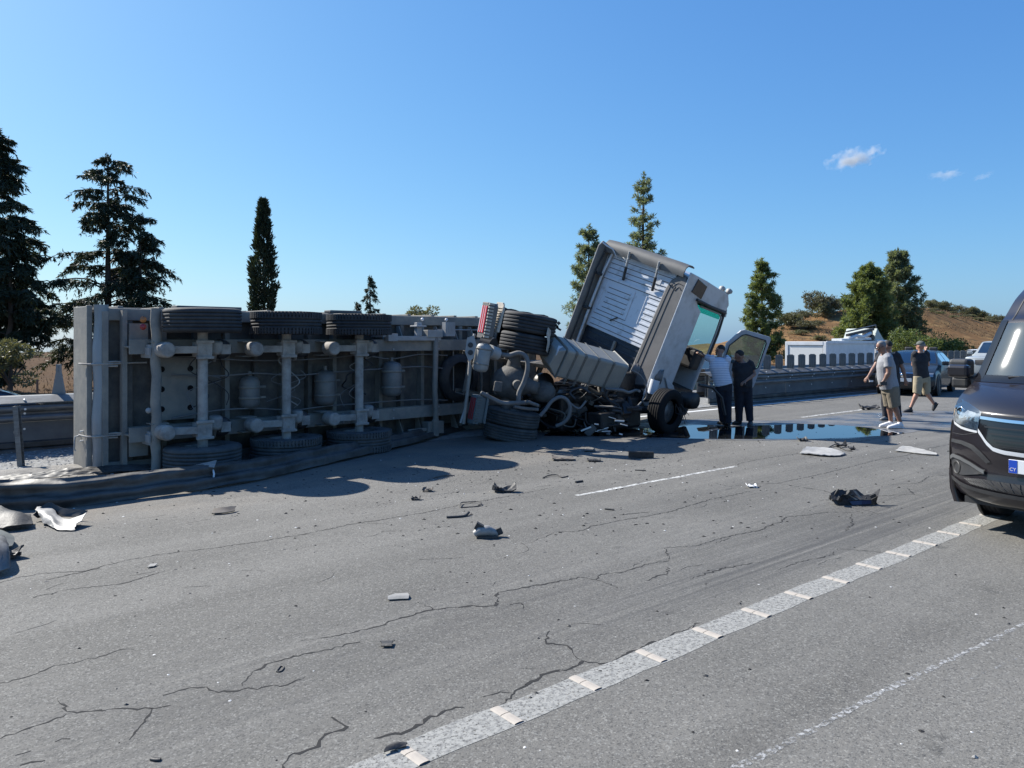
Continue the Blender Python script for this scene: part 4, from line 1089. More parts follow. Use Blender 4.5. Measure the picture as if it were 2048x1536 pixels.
# chassis rails twisting from the rear axle to the cab
qa, qb = MR.to_quaternion(), MC.to_quaternion()
PA, PB = A0 + f0 * -.85, TC + fc * .7 - uc * .45
for sy in (-.38, .38):
    rows = []
    for k in range(15):
        t = k / 14; c = PA.lerp(PB, t) + Vector((0, 0, -.12 * math.sin(math.pi * t)))
        w = float(smooth(.25, .95, t)); q = qa.slerp(qb, w); R = q.to_matrix()
        o = c + R @ Vector((0, sy, .30 * (1 - w)))
        sg = 1 if sy < 0 else -1
        rows.append([o + R @ Vector((0, sg * .07, -.13)), o + R @ Vector((0, 0, -.13)), o + R @ Vector((0, 0, .13)), o + R @ Vector((0, sg * .07, .13))])
    b = MB(); b.shell(rows, .012, False); K(b, 'chassis_rail', M_trailer_dark)
for k in range(5):
    t = .03 + k * .2; c = PA.lerp(PB, t); w = float(smooth(.25, .95, t)); R = qa.slerp(qb, w).to_matrix()
    b = MB(); b.tube([c + R @ Vector((0, -.36, .30 * (1 - w))), c + R @ Vector((0, .36, .30 * (1 - w)))], .05, 10); K(b, 'cross_member', M_trailer_dark)
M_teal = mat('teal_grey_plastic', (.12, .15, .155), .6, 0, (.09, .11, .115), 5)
# rear lamp clusters, flaps and the holed end plate
def lamp(c, L, w, upside):
    ex, ey, ez = e0, u0, f0; M_tan = globals()['M_tan'] if upside else M_teal; M_red = globals()['M_red'] if upside else M_red_shaded; M_lens = globals()['M_lens'] if upside else M_teal; M_greytrim = globals()['M_greytrim'] if upside else M_teal  # lower cluster takes colours darkened for the shade it lies in
    b = MB(); b.prism([(-L / 2, -w * .2), (-L * .42, -w * .5), (L * .42, -w * .5), (L / 2, -w * .3), (L / 2, w * .5), (-L / 2, w * .5)], c, ex, ey, ez, .20)
    t = K(b, 'tail_lamp', M_greytrim, bevel=.012)
    for k in range(3):
        y = -w * .34 + k * w * .27
        b = MB(); b.par(c + ex * (-L * .34) + ey * y - ez * .012, ex * (L * .74), ey * (w * .15), ez * .02); K(b, 'red_lens', M_red, t)
        b = MB(); b.par(c + ex * (-L * .34) + ey * (y + w * .165) - ez * .008, ex * (L * .74), ey * (w * .07), ez * .02); K(b, 'clear_lens', M_lens, t)
    b = MB()
    for k in range(11): b.par(c + ex * (-L * .46 + k * L * .09) + ey * (-w * .60) - ez * .004, ex * L * .05, ey * w * .12, ez * .10)
    K(b, 'ribbed_edge', M_tan, t)
lamp(P(966, 640, 13.05), .62, .21, True)
lamp(P(944, 818, 13.0), .50, .19, False)
def flap(c, L, w, m, lean):
    ex, ey, ez = (e0 + f0 * lean).normalized(), u0, f0
    b = MB(); b.prism([(-L / 2, -w * .5), (L * .3, -w * .45), (L / 2, -w * .2), (L / 2, w * .5), (-L / 2, w * .5)], c, ex, ey, ez, .03)
    for k in range(9): b.par(c + ex * (-L * .42 + k * L * .09) + ey * (-w * .36) - ez * .014, ex * L * .045, ey * w * .75, ez * .016)
    for sy in (-.46, .40): b.par(c + ex * (-L * .48) + ey * (w * sy) - ez * .016, ex * L * .93, ey * w * .06, ez * .02)
    K(b, 'mud_flap', m, bevel=.004)
flap(P(995, 634, 13.2), .52, .26, M_tan, .10)
flap(P(966, 815, 13.1), .52, .22, M_teal, 0)
b = MB(); pts = [(935, 676), (947, 672), (952, 690), (946, 716), (938, 722), (931, 704)]
b.add([P(a, c, 13.0) for a, c in pts] + [P(a, c, 13.06) for a, c in pts], [tuple(range(6)), tuple(range(6, 12))[::-1]] + [(i, (i + 1) % 6, 6 + (i + 1) % 6, 6 + i) for i in range(6)])
K(b, 'end_bracket', M_lightgrey, bevel=.008)
b = MB()
for z in (690, 705): b.cyl(P(941, z, 12.99), P(941, z, 12.985), .045, n=12)
K(b, 'bracket_hole', M_black)
b = MB(); b.tube(smoothpath(taper_path([(949, 668), (944, 690), (938, 740), (934, 800), (921, 846)], (13.2, 13.0))), .022, 6); K(b, 'guard_rod', M_lightgrey)
b = MB(); b.tube(smoothpath(taper_path([(941, 730), (934, 790), (927, 848)], (13.1, 13.0))), .03, 6); K(b, 'guard_rod', M_trailer)
# torn mudguard over the upper wheels, broken end in front of them
MRx = Vector((.18, -.88, -.02)); rows = []
for k in range(14):
    a = rad(-58 + k * 10); rows.append([MRx + Vector((math.sin(a) * .56, y, math.cos(a) * .56)) + Vector((0, .01 * math.sin(k * 2), 0)) for y in (-.40, -.05, .30)])
b = MB(); b.shell(rows, .012); K(b, 'mudguard', M_black, xf=MR)
rows = [[P(1097, 655, 13.55), P(1103, 662, 13.7)], [P(1094, 668, 13.5), P(1100, 674, 13.7)], [P(1096, 684, 13.5), P(1099, 690, 13.7)], [P(1093, 702, 13.55), P(1095, 706, 13.7)]]
b = MB(); b.shell(rows, .01); K(b, 'torn_mudguard', M_tan)
b = MB()
for k in range(9):
    q = P(1092 + rnd.uniform(-6, 26), 646 + rnd.uniform(-4, 18), 13.7); b.box(q, (rnd.uniform(.03, .1), .03, rnd.uniform(.02, .06)), Matrix.Rotation(rnd.uniform(0, 3), 3, 'Y'))
K(b, 'broken_plastic', M_black, kind='stuff')
# --- strapped tank
tl = P(1137, 700, 13.6); Lx = Vector((1.21, .84, -.32)) * .985; Hx = Vector((-.215, .17, -.50)); Dx = Vector((-.225, .47, .28))
b = MB()
pr = [(0, .06), (.06, 0), (.94, 0), (1, .06), (1, .94), (.94, 1), (.06, 1), (0, .94)]
b.add([tl + Hx * a + Dx * c for a, c in pr] + [tl + Lx + Hx * a + Dx * c for a, c in pr], [tuple(range(8)), tuple(range(8, 16))[::-1]] + [(i, (i + 1) % 8, 8 + (i + 1) % 8, 8 + i) for i in range(8)])
tank = K(b, 'fuel_tank', M_tank, bevel=.02, seg=3)
b = MB(); ed = tl - Lx * .02
b.add([ed - Lx * .10 + Hx * .18 + Dx * .10, ed - Lx * .12 + Hx * .70 + Dx * .12, ed - Lx * .12 + Hx * .72 + Dx * .85, ed - Lx * .10 + Hx * .14 + Dx * .85, ed + Hx * .03 + Dx * .02, ed + Hx * .97 + Dx * .02, ed + Hx * .97 + Dx * .98, ed + Hx * .03 + Dx * .98],
      [(0, 1, 2, 3), (0, 4, 5, 1), (1, 5, 6, 2), (2, 6, 7, 3), (3, 7, 4, 0)])
K(b, 'tank_end', M_tank, tank, bevel=.015)
for fr in (.15, .30, .51, .76):
    b = MB(); w = .030; o = tl + Lx * (fr - w / 2)
    nH, nD = -Dx.normalized() * .008, -Hx.normalized() * .007
    b.par(o + nH * .2 + Hx * .02, Lx * w * .35, Hx * 1.12, nH); b.par(o + Lx * w * .65 + nH * .2 + Hx * .02, Lx * w * .35, Hx * 1.12, nH)
    b.par(o + nD * .2 + Dx * .0, Lx * w * .8, Dx * 1.0, nD)
    b.par(o + nH + Hx * .06, Lx * w, Hx * .05, nH * 1.5)
    K(b, 'tank_band', M_strap, tank)
b = MB(); o = P(1121, 690, 13.45); rows = [[P(1117, 691, 13.5), P(1126, 693, 13.45)], [P(1114, 700, 13.48), P(1118, 697, 13.44)], [P(1111, 711, 13.5), P(1113, 710, 13.47)]]
b.shell(rows, .008); K(b, 'torn_sheet', M_whitedirty)
# --- dark mechanical clutter between tank, cab and front axle
fw = Vector((2.99, 14.95, .41)); wa = Vector((.70, -.71, -.10)).normalized()
M_tyre_shaded = mat('shaded_black_tyre', (.009, .009, .010), .75, spec=.2, bump=.2, bsc=60)  # near-black puts the shade on the front wheel into the rubber colour
truck_wheel(tk, None, fw, wa, .44, .30, M_tyre_shaded, 4, 0, .4, 'front_tyre', rimm=mat('dark_front_rim', (.16, .165, .17), .5, .4, (.09, .09, .09), 7))
truck_wheel(tk, None, fw - wa * 1.75 + Vector((0, 0, .03)), -wa, .44, .30, M_tyre, 4, 0, .6, 'front_tyre')
b = MB(); b.tube([fw - wa * .1, fw - wa * .5 + Vector((0, 0, -.06)), fw - wa * 1.2 + Vector((0, 0, -.06)), fw - wa * 1.65], .075, 10); K(b, 'front_axle', M_soot)
ch = fc.copy(); ch.z = 0; ch.normalize(); cr = Vector((ch.y, -ch.x, 0))
def CB(o, a, c, d, name, m, **k):
    b = MB(); b.par(Vector(o) - ch * a / 2 - cr * c / 2, ch * a, cr * c, Vector((0, 0, d))); return K(b, name, m, **k)
eng = CB((2.25, 15.9, .28), 1.25, .75, .85, 'engine_block', M_soot, bevel=.05)
b = MB()
for k in range(6): b.cyl(Vector((1.85, 15.0, .45 + .12 * k)) + ch * .0, Vector((2.0, 15.2, .45 + .12 * k)), .06, n=8)
K(b, 'engine_rib', M_soot, eng)
CB((.85, 15.3, .04), .9, 1.1, .75, 'shade_filler', M_soot, bevel=.06)  # added dark block standing in for deep shade under the chassis
CB((1.95, 15.5, .03), 1.0, .9, .62, 'shade_filler', M_soot, bevel=.06)  # second added block, darkens the open gap towards the front axle
b = MB(); b.lathe([(0, -.45), (.18, -.45), (.25, -.3), (.27, 0), (.22, .25), (.15, .45), (0, .45)], (1.45, 15.25, .62), (f0 + fc), 20); K(b, 'gearbox', M_soot)
b = MB(); b.tube([(.25, 14.2, .72), (.7, 14.6, .68), (1.2, 15.0, .64)], .075, 10); K(b, 'drive_shaft', M_soot)
b = MB(); b.lathe([(0, -.25), (.2, -.25), (.22, -.2), (.22, .2), (.2, .25), (0, .25)], (1.05, 14.9, .35), (1, .2, .1), 20); K(b, 'silencer', M_trailer_dark)
CB((2.75, 15.7, .55), .5, .3, .35, 'battery_box', M_soot, bevel=.03)
CB((1.7, 14.6, .12), .45, .35, .3, 'valve_block', M_soot, bevel=.03)
b = MB(); b.lathe([(.0, 0), (.19, 0), (.20, .06), (.17, .1), (.17, .16), (0, .16)], (.55, 14.25, .98), (.5, -.8, .3), 20); K(b, 'brake_chamber', M_soot)
rk = random.Random(17)
for k in range(34):
    a = Vector((rk.uniform(.3, 1.75), rk.uniform(14.3, 15.1), rk.uniform(.15, 1.05)))
    pts = [a]
    for j in range(4): pts.append(pts[-1] + Vector((rk.uniform(-.05, .32), rk.uniform(-.12, .15), rk.uniform(-.22, .18))))
    for q in pts: q.z = min(1.0 - .08 * (q.x - .3), max(.05, q.z))
    b = MB(); b.tube(smoothpath(pts, 4), rk.choice([.010, .014, .02, .03, .045]), 6); K(b, 'pipe', rk.choice([M_soot, M_soot, M_rubber, M_trailer_dark, M_hose]))
for k in range(26):
    a = Vector((rk.uniform(.35, 2.35), rk.uniform(14.3, 15.2), rk.uniform(.06, .95)))
    R = Matrix.Rotation(rk.uniform(0, 3), 3, 'X') @ Matrix.Rotation(rk.uniform(0, 3), 3, 'Z')
    b = MB(); b.box(a, (rk.uniform(.05, .24), rk.uniform(.04, .14), rk.uniform(.04, .2)), R)
    if k % 3 == 0: b.cyl(a, a + R @ Vector((.16, 0, 0)), .05, n=10)
    K(b, 'bracket', rk.choice([M_soot, M_soot, M_trailer_dark, M_black]), bevel=.006)
for k in range(9):
    a = Vector((rk.uniform(.9, 2.2), rk.uniform(14.0, 14.5), rk.uniform(.03, .35)))
    b = MB(); b.box(a, (rk.uniform(.05, .3), .02, rk.uniform(.012, .03)), Matrix.Rotation(rk.uniform(-.4, .4), 3, 'Y')); K(b, 'bright_fragment', M_edge)
b = MB(); b.tube(smoothpath(taper_path([(1080, 832), (1092, 818), (1104, 802), (1120, 794), (1134, 800), (1140, 815), (1137, 834), (1126, 846), (1112, 852)], (13.6, 13.8))), .034, 8); K(b, 'hose', M_hose)
b = MB(); b.tube(smoothpath(taper_path([(1140, 806), (1150, 814), (1160, 816), (1172, 802)], (13.8, 13.9))), .02, 8); K(b, 'hose', M_hose)
b = MB(); b.tube(smoothpath(taper_path([(1150, 798), (1140, 786), (1150, 778), (1165, 776), (1180, 786)], (13.8, 13.9))), .022, 8); K(b, 'hose', M_rubber)
b = MB(); b.tube(smoothpath(taper_path([(1262, 740), (1280, 750), (1291, 768), (1293, 792), (1288, 800)], (14.6, 14.8))), .014, 6); K(b, 'cable', M_hose)
# ribbed intake bellows and stub pipe at the cab corner
pr = []
for k in range(19): pr.append((.16 - (.04 if k % 2 else 0), k * .034))
b = MB(); b.lathe([(0, 0)] + pr + [(0, .62)], P(1266, 737, 15.75), P(1330, 756, 15.55) - P(1266, 737, 15.75), 22); K(b, 'intake_bellows', mat('dusty_bellows', (.20, .19, .18), .8))
b = MB(); b.cyl(P(1311, 760, 15.3), P(1303, 788, 15.3), .095, .09, 18); K(b, 'intake_pipe', M_whitedirty)
# --- cab
def C(b, name, m, parent=tk, **k): return b.build(name, m, parent, xf=MC, **k)
HWc = 1.10
b = MB(); b.bx(-.01, .02, -.78, .98, .52, 2.22)
wall = C(b, 'rear_wall', M_whitedirty, bevel=.01)
M_seam = mat('panel_seam', (.075, .08, .088), .8)
def rib(y0, y1, z0, z1, d=.013, x=-.0105):
    b = MB(); b.bx(x - d, x, y0, y1, z0, z1); C(b, 'rib', M_whitedirty, wall, bevel=.004)
    if y1 - y0 > .3:
        b = MB(); b.bx(x - .003, x, y0, y1, z0 - .014, z0 - .001); C(b, 'seam', M_seam, wall)
for z in (.60, .72, .84): rib(-.76, .90, z, z + .035)
for k in range(5): rib(.12, .74, 1.02 + k * .11, 1.06 + k * .11)
for k in range(6): rib(-.76, -.34, .98 + k * .115, 1.02 + k * .115)
for (y0, y1, z0, z1) in ((.02, .86, .94, 1.58),):
    rib(y0, y1, z0 - .012, z0 + .008); rib(y0, y0 + .02, z0 + .012, z1 - .012); rib(y1 - .02, y1, z0 + .012, z1 - .012)
rib(-.30, -.28, .95, 1.56); rib(-.76, .96, 1.62, 1.68, .022)
for k in range(4): rib(-.74, .92, 1.76 + k * .105, 1.79 + k * .105)
b = MB(); b.bx(-.028, -.011, -.50, -.30, 1.86, 1.98); C(b, 'vent_cover', M_whitedirty, wall, bevel=.006)
b = MB(); b.box((-.03, .30, .86), (.03, .02, .20), Matrix.Rotation(.9, 3, 'X')); C(b, 'latch', M_black, wall)
b = MB(); b.bx(.05, .10, -.80, 1.0, -.12, .52); low = C(b, 'lower_wall', mat('dark_cab_floor', (.020, .026, .038), .4, .2, (.05, .055, .06), 4))
for z in (.10, .24, .40):
    b = MB(); b.bx(.030, .049, -.7, .9, z, z + .05); C(b, 'floor_rib', mat('dark_rib', (.035, .042, .055), .35, .4), low, bevel=.008)
b = MB(); b.bx(-.02, .049, .05, .10, .18, .44); C(b, 'floor_rib', M_trailer, low)
# left side fairing, bright seal pole and brackets
b = MB(); b.prism([(-.37, -.06), (.05, -.06), (.05, 2.28), (-.28, 2.34), (-.37, 2.22)], (0, 1.10, 0), (1, 0, 0), (0, 0, 1), (0, 1, 0), .035); C(b, 'side_fairing', mat('pale_fairing', (.24, .235, .225), .65, 0, (.18, .175, .168), 3), bevel=.01)
b = MB(); b.tube([(-.10, .97, -.02), (-.10, .98, 1.0), (-.09, .97, 1.7), (-.06, .93, 2.16)], .030, 8); C(b, 'corner_seal', M_white)
b = MB(); b.tube([(-.22, 1.06, 0), (-.2, 1.06, 1.1), (-.24, 1.06, 1.7), (-.16, 1.05, 2.2)], .016, 6); C(b, 'cable', M_rubber)
for z in (.02, .85, 1.62):
    b = MB(); b.bx(-.22, -.05, .95, 1.07, z, z + .06); C(b, 'fairing_bracket', M_black, bevel=.01)
b = MB(); b.tube([(-.30, 1.10, 2.30), (-.26, .98, 2.26), (-.2, .86, 2.24), (-.12, .75, 2.12)], .018, 6); C(b, 'torn_seal', M_white)
# dark grey rear corner gaiter on the right
prof = [(-.60, -.18), (-1.135, -.26), (-1.135, 2.05), (-1.05, 2.20), (-.88, 2.17), (-.75, 2.04), (-.69, 1.86)]
b = MB(); b.prism(prof, (-.10, 0, 0), (0, 1, 0), (0, 0, 1), (1, 0, 0), .09); gt = C(b, 'corner_fairing', M_greytrim, bevel=.03, seg=3)
for off in (.12, .26):
    ln = [(-.60 - off * .8, -.15), (-.69 - off * .72, 1.80 - off * .1), (-.77 - off * .62, 1.95 - off * .35), (-.88 - off * .4, 2.07 - off * .45), (-1.06, 2.10 - off * .75)]
    b = MB(); b.tube(smoothpath([Vector((-.101, y, z)) for y, z in ln], 5), .008, 5); C(b, 'groove_bead', M_black, gt)
# right side: pillar panel, header, door opening
def side_panel(poly, name, m, y=-1.14, t=.035, **k):
    b = MB(); b.prism(poly, (0, y, 0), (1, 0, 0), (0, 0, 1), (0, 1, 0), t); return C(b, name, m, bevel=.012, **k)
side_panel([(-.10, -.30), (.36, -.36), (.74, -.05), (.74, 1.64), (.56, 1.72), (.46, 1.82), (1.64, 1.82), (1.68, 1.96), (1.50, 2.16), (.55, 2.26), (-.10, 2.30)], 'side_panel', M_white)
side_panel([(.32, .16), (.74, .02), (1.00, -.20), (.62, -.10), (.46, .04)], 'step_fairing', M_white, -1.18, .02)
side_panel([(.05, -.52), (.40, -.50), (.36, -.30), (-.10, -.20), (-.10, -.42)], 'lower_fairing', M_white, -1.16, .03)
side_panel([(.13, 1.95), (.56, 1.88), (.60, 2.16), (.20, 2.24)], 'roof_window', M_blackgloss, -1.16, .03)
b = MB(); b.tube([(.40, -1.165, 1.84), (1.0, -1.165, 1.80), (1.66, -1.13, 1.78)], .032, 8); C(b, 'drip_rail', M_black)
# cab shell: roof, left side, floor, front
b = MB()
rows = []
for x, z in ((-.05, 2.27), (.5, 2.33), (1.1, 2.28), (1.5, 2.14), (1.72, 1.92), (1.78, 1.78)):
    rows.append([Vector((x, y, z - .07 * abs(y / 1.1) ** 4)) for y in (-1.12, -1.0, -.6, 0, .6, 1.0, 1.12)])
b.shell(rows, .03); C(b, 'roof', M_white)
side_l = [(.02, -.05), (1.70, -.05), (1.74, .80), (1.60, .86), (.72, .86), (.72, 1.62), (1.56, 1.62), (1.60, .86), (1.74, .80), (1.72, 1.82), (1.5, 2.16), (.02, 2.26)]
b = MB(); b.prism([(.02, -.05), (1.70, -.05), (1.74, .84), (.02, .84)], (0, 1.08, 0), (1, 0, 0), (0, 0, 1), (0, 1, 0), .03)
b.prism([(.02, .84), (.70, .84), (.70, 2.24), (.02, 2.26)], (0, 1.08, 0), (1, 0, 0), (0, 0, 1), (0, 1, 0), .03)
b.prism([(.70, 1.64), (1.72, 1.64), (1.72, 1.84), (1.5, 2.14), (.70, 2.24)], (0, 1.08, 0), (1, 0, 0), (0, 0, 1), (0, 1, 0), .03); C(b, 'left_side', M_white)
b = MB(); b.bx(.10, 1.70, -1.08, 1.06, -.08, -.03); C(b, 'cab_floor', M_black)
b = MB(); b.bx(1.68, 1.76, -1.06, 1.08, -.30, .80); C(b, 'front_panel', M_white, bevel=.03)
b = MB(); b.bx(1.70, 1.86, -1.08, 1.08, -.62, -.28); C(b, 'bumper', M_black, bevel=.05)
for sg in (-1, 1):
    b = MB(); b.tube([(1.74, sg * 1.09, .78), (1.76, sg * 1.08, 1.3), (1.72, sg * 1.06, 1.80)], .045, 8); C(b, 'windscreen_pillar', M_black)
b = MB(); b.tube([(1.665, -1.10, .72), (1.665, -1.10, 1.30), (1.63, -1.10, 1.66), (1.50, -1.10, 1.72), (.70, -1.10, 1.74)], .022, 6); C(b, 'door_frame', M_lightgrey)
b = MB(); rows = [[Vector((1.76 - .02 * abs(z - 1.3), y, z)) for y in (-1.05, -.5, 0, .5, 1.05)] for z in (.80, 1.05, 1.3, 1.55, 1.80)]
b.shell(rows, .008); C(b, 'windscreen', glass('green_tinted_glass', (.80, .96, .94), .02, .3))
b = MB(); b.bx(1.72, 1.74, -1.0, 1.0, 1.60, 1.78); C(b, 'sun_strip', glass('dark_green_strip', (.28, .78, .68), .1, .2))
b = MB(); b.bx(1.80, 1.98, -1.0, 1.0, 1.74, 1.80); C(b, 'sun_visor', M_blackgloss, bevel=.015)
# interior
b = MB(); b.bx(.35, .85, -.78, -.28, .30, .46); b.bx(.28, .42, -.76, -.30, .46, 1.10); b.bx(.28, .38, -.66, -.40, 1.10, 1.30); C(b, 'driver_seat', M_black, bevel=.05)
b = MB(); b.bx(.35, .85, .28, .78, .30, .46); b.bx(.28, .42, .30, .76, .46, 1.10); C(b, 'passenger_seat', M_black, bevel=.05)
b = MB(); b.bx(1.35, 1.68, -1.03, 1.03, .40, .84); C(b, 'dashboard', M_black, bevel=.06)
b = MB(); w = [Vector((1.20 + .06 * math.sin(a), -.52 + .22 * math.cos(a), .86 + .19 * math.sin(a))) for a in np.linspace(0, 6.283, 21)]; b.tube(w, .017, 6, False); b.tube([(1.42, -.52, .7), (1.2, -.52, .86)], .03, 8); C(b, 'steering_wheel', M_black)
b = MB(); b.bx(.12, .16, -1.0, 1.0, .0, 2.15); C(b, 'interior_lining', M_black)
b = MB(); b.bx(.16, 1.5, -1.04, 1.04, 2.10, 2.13); C(b, 'headlining', M_black)
# roof air deflector and its two struts
rows = []
for y in np.linspace(-1.03, 1.12, 15):
    k = abs(y) / 1.12; drop = .06 * k ** 6; sag = .02 * math.sin(y * 5)
    drop *= .3; sag *= .5
    rows.append([Vector((-.13, y, 2.17 - drop + sag)), Vector((-.16, y, 2.25 - drop + sag)), Vector((-.15, y, 2.34 - drop + sag)), Vector((-.09, y, 2.405 - drop)), Vector((.02, y, 2.42 - drop)), Vector((.10, y, 2.40 - drop))])
b = MB(); b.shell(rows, .025); C(b, 'roof_deflector', mat('grey_deflector', (.13, .128, .122), .6, 0, (.10, .098, .095), 3))
for y in (.42, -.38):
    b = MB(); b.tube([(-.05, y, 1.70), (-.13, y - .02, 1.98)], .030, 8); s_ = C(b, 'deflector_strut', M_black)
    b = MB(); b.tube([(-.13, y - .02, 1.98), (-.22, y - .03, 2.30)], .024, 8); C(b, 'strut_rod', M_lightgrey, s_)
    b = MB()
    for z in (2.05, 2.14, 2.22): b.bx(-.215, -.13, y - .055, y - .045 + .01, z, z + .03)
    C(b, 'strut_clip', M_lightgrey, s_)
for x, y in ((1.42, -.98), (1.62, -1.04)):
    b = MB(); b.tube([(x, y, 2.12), (x + .02, y, 2.22)], .02, 6); b.lathe([(0, -.05), (.05, -.05), (.065, .0), (.04, .06), (0, .07)], (x + .02, y, 2.24), (1, -.4, .1), 14); C(b, 'horn', M_lightgrey)
b = MB(); b.tube([(1.42, -.98, 2.2), (1.62, -1.04, 2.18)], .018, 6); C(b, 'horn_bar', M_lightgrey)
# open door
da, dw = Vector((.90, .12, -.235)).normalized(), -uc
hin = P(1454, 682, 16.75)
du = (uc - da * uc.dot(da)).normalized(); dn = da.cross(du)
def DW(x, z, y=0): return hin + da * x + du * z + dn * y
outer = [(.02, -1.02), (.80, -1.06), (.90, -.8), (.935, .28), (.90, .33), (.30, .34), (.22, .30), (.0, -.05)]
inner = [(.07, -.42), (.80, -.44), (.85, -.38), (.855, .18), (.82, .235), (.36, .25), (.28, .21), (.07, -.08)]
b = MB(); vo = [DW(x, z, k) for k in (-.03, .03) for x, z in outer]; vi = [DW(x, z, k) for k in (-.03, .03) for x, z in inner]
n = 8
b.add(vo + vi, [(i, (i + 1) % n, 16 + (i + 1) % n, 16 + i) for i in range(n)] + [(8 + i, 24 + i, 24 + (i + 1) % n, 8 + (i + 1) % n) for i in range(n)] + [(i, 8 + i, 8 + (i + 1) % n, (i + 1) % n) for i in range(n)] + [(16 + i, 16 + (i + 1) % n, 24 + (i + 1) % n, 24 + i) for i in range(n)])
door = K(b, 'door', mat('blue_grey_door', (.42, .45, .49), .4, 0, (.34, .36, .38), 3, coat=.3), bevel=.01)
b = MB(); b.add([DW(x, z, -.006) for x, z in inner] + [DW(x, z, .006) for x, z in inner], [tuple(range(8)), tuple(range(8, 16))[::-1]]); K(b, 'door_window', glass('door_glass', (.40, .54, .54), .02, .5), door)
b = MB(); b.tube([DW(x, z, .034) for x, z in inner + inner[:1]], .014, 5, False); b.tube([DW(x, z, -.034) for x, z in inner + inner[:1]], .014, 5, False); K(b, 'window_seal', M_black, door)
b = MB(); b.par(DW(.70, -.62, -.05), da * .16, du * .04, dn * .02); K(b, 'door_handle', M_black, door)
b = MB(); b.par(DW(.12, -.98, -.045), da * .66, du * .36, dn * .012); K(b, 'door_card', M_black, door)
# front underside bits, hanging wires
b = MB(); b.lathe([(0, -.16), (.15, -.16), (.17, -.1), (.17, .1), (.15, .16), (0, .16)], P(1378, 800, 15.3), (.7, -.7, -.1), 18); K(b, 'steering_box', M_soot)
b = MB(); b.par(TC + fc * .35 - lc * -.0 - uc * .75, fc * 1.35, lc * .6, uc * .30); K(b, 'under_frame', M_soot, bevel=.03)
b = MB(); b.par(TC + fc * .55 - lc * 1.08 - uc * .45, fc * 1.1, lc * .5, uc * .20); K(b, 'step_box', M_soot, bevel=.03)
for k in range(7):
    a = P(1350 + rk.uniform(0, 18), 815 + rk.uniform(-8, 8), 14.9); b = MB(); b.tube([a, a + Vector((rk.uniform(0, .12), 0, -.15)), a + Vector((rk.uniform(.05, .28), rk.uniform(-.1, .1), -.3 + rk.uniform(-.05, .12)))], .006, 5); K(b, 'wire', M_rubber)
b = MB(); b.tube([P(1398, 770, 15.4), P(1425, 775, 15.6), P(1443, 795, 15.7), P(1450, 830, 15.75)], .03, 6); K(b, 'hanging_hose', M_rubber)
# ================================================================== vehicles lofted from side profiles
def cat_rom(C, n):
    C = np.asarray(C, float); out = []
    for i in range(len(C) - 1):
        p0, p1, p2, p3 = C[max(i - 1, 0)], C[i], C[i + 1], C[min(i + 2, len(C) - 1)]
        for k in range(n):
            t = k / n
            out.append(.5 * (2 * p1 + (p2 - p0) * t + (2 * p0 - 5 * p1 + 4 * p2 - p3) * t * t + (3 * p1 - p0 - 3 * p2 + p3) * t ** 3))
    out.append(C[-1]); return np.array(out)
class Loft:
    """profile rows: (distance behind the nose, height, half width, corner sweep, crown drop)"""
    def __init__(s, prof, sub=5, pw=3.0, nv=25): s.c = cat_rom(prof, sub); s.sub = sub; s.pw = pw; s.vs = np.linspace(-1, 1, nv)
    def pt(s, r, v):
        B_, Z_, w, k_, cr_ = r
        return Vector((-(B_ + k_ * abs(v) ** s.pw), v * w, Z_ - cr_ * abs(v) ** 4))
    def row(s, i, v0=-1, v1=1, n=25, off=0):
        rows = [s.pt(s.c[i], v0 + (v1 - v0) * k / (n - 1)) for k in range(n)]
        return rows
    def patch(s, u0, u1, v0, v1, n=19):
        i0, i1 = int(round(u0 * s.sub)), int(round(u1 * s.sub))
        return [s.row(i, v0, v1, n) for i in range(i0, i1 + 1)]
    def offset(s, rows, d):
        out = []
        for i, r in enumerate(rows):
            o = []
            for k, q in enumerate(r):
                a = rows[min(i + 1, len(rows) - 1)][k] - rows[max(i - 1, 0)][k]; c = r[min(k + 1, len(r) - 1)] - r[max(k - 1, 0)]
                n = c.cross(a); o.append(q + (n.normalized() * d if n.length > 1e-9 else Vector((0, 0, d))))
            out.append(o)
        return out
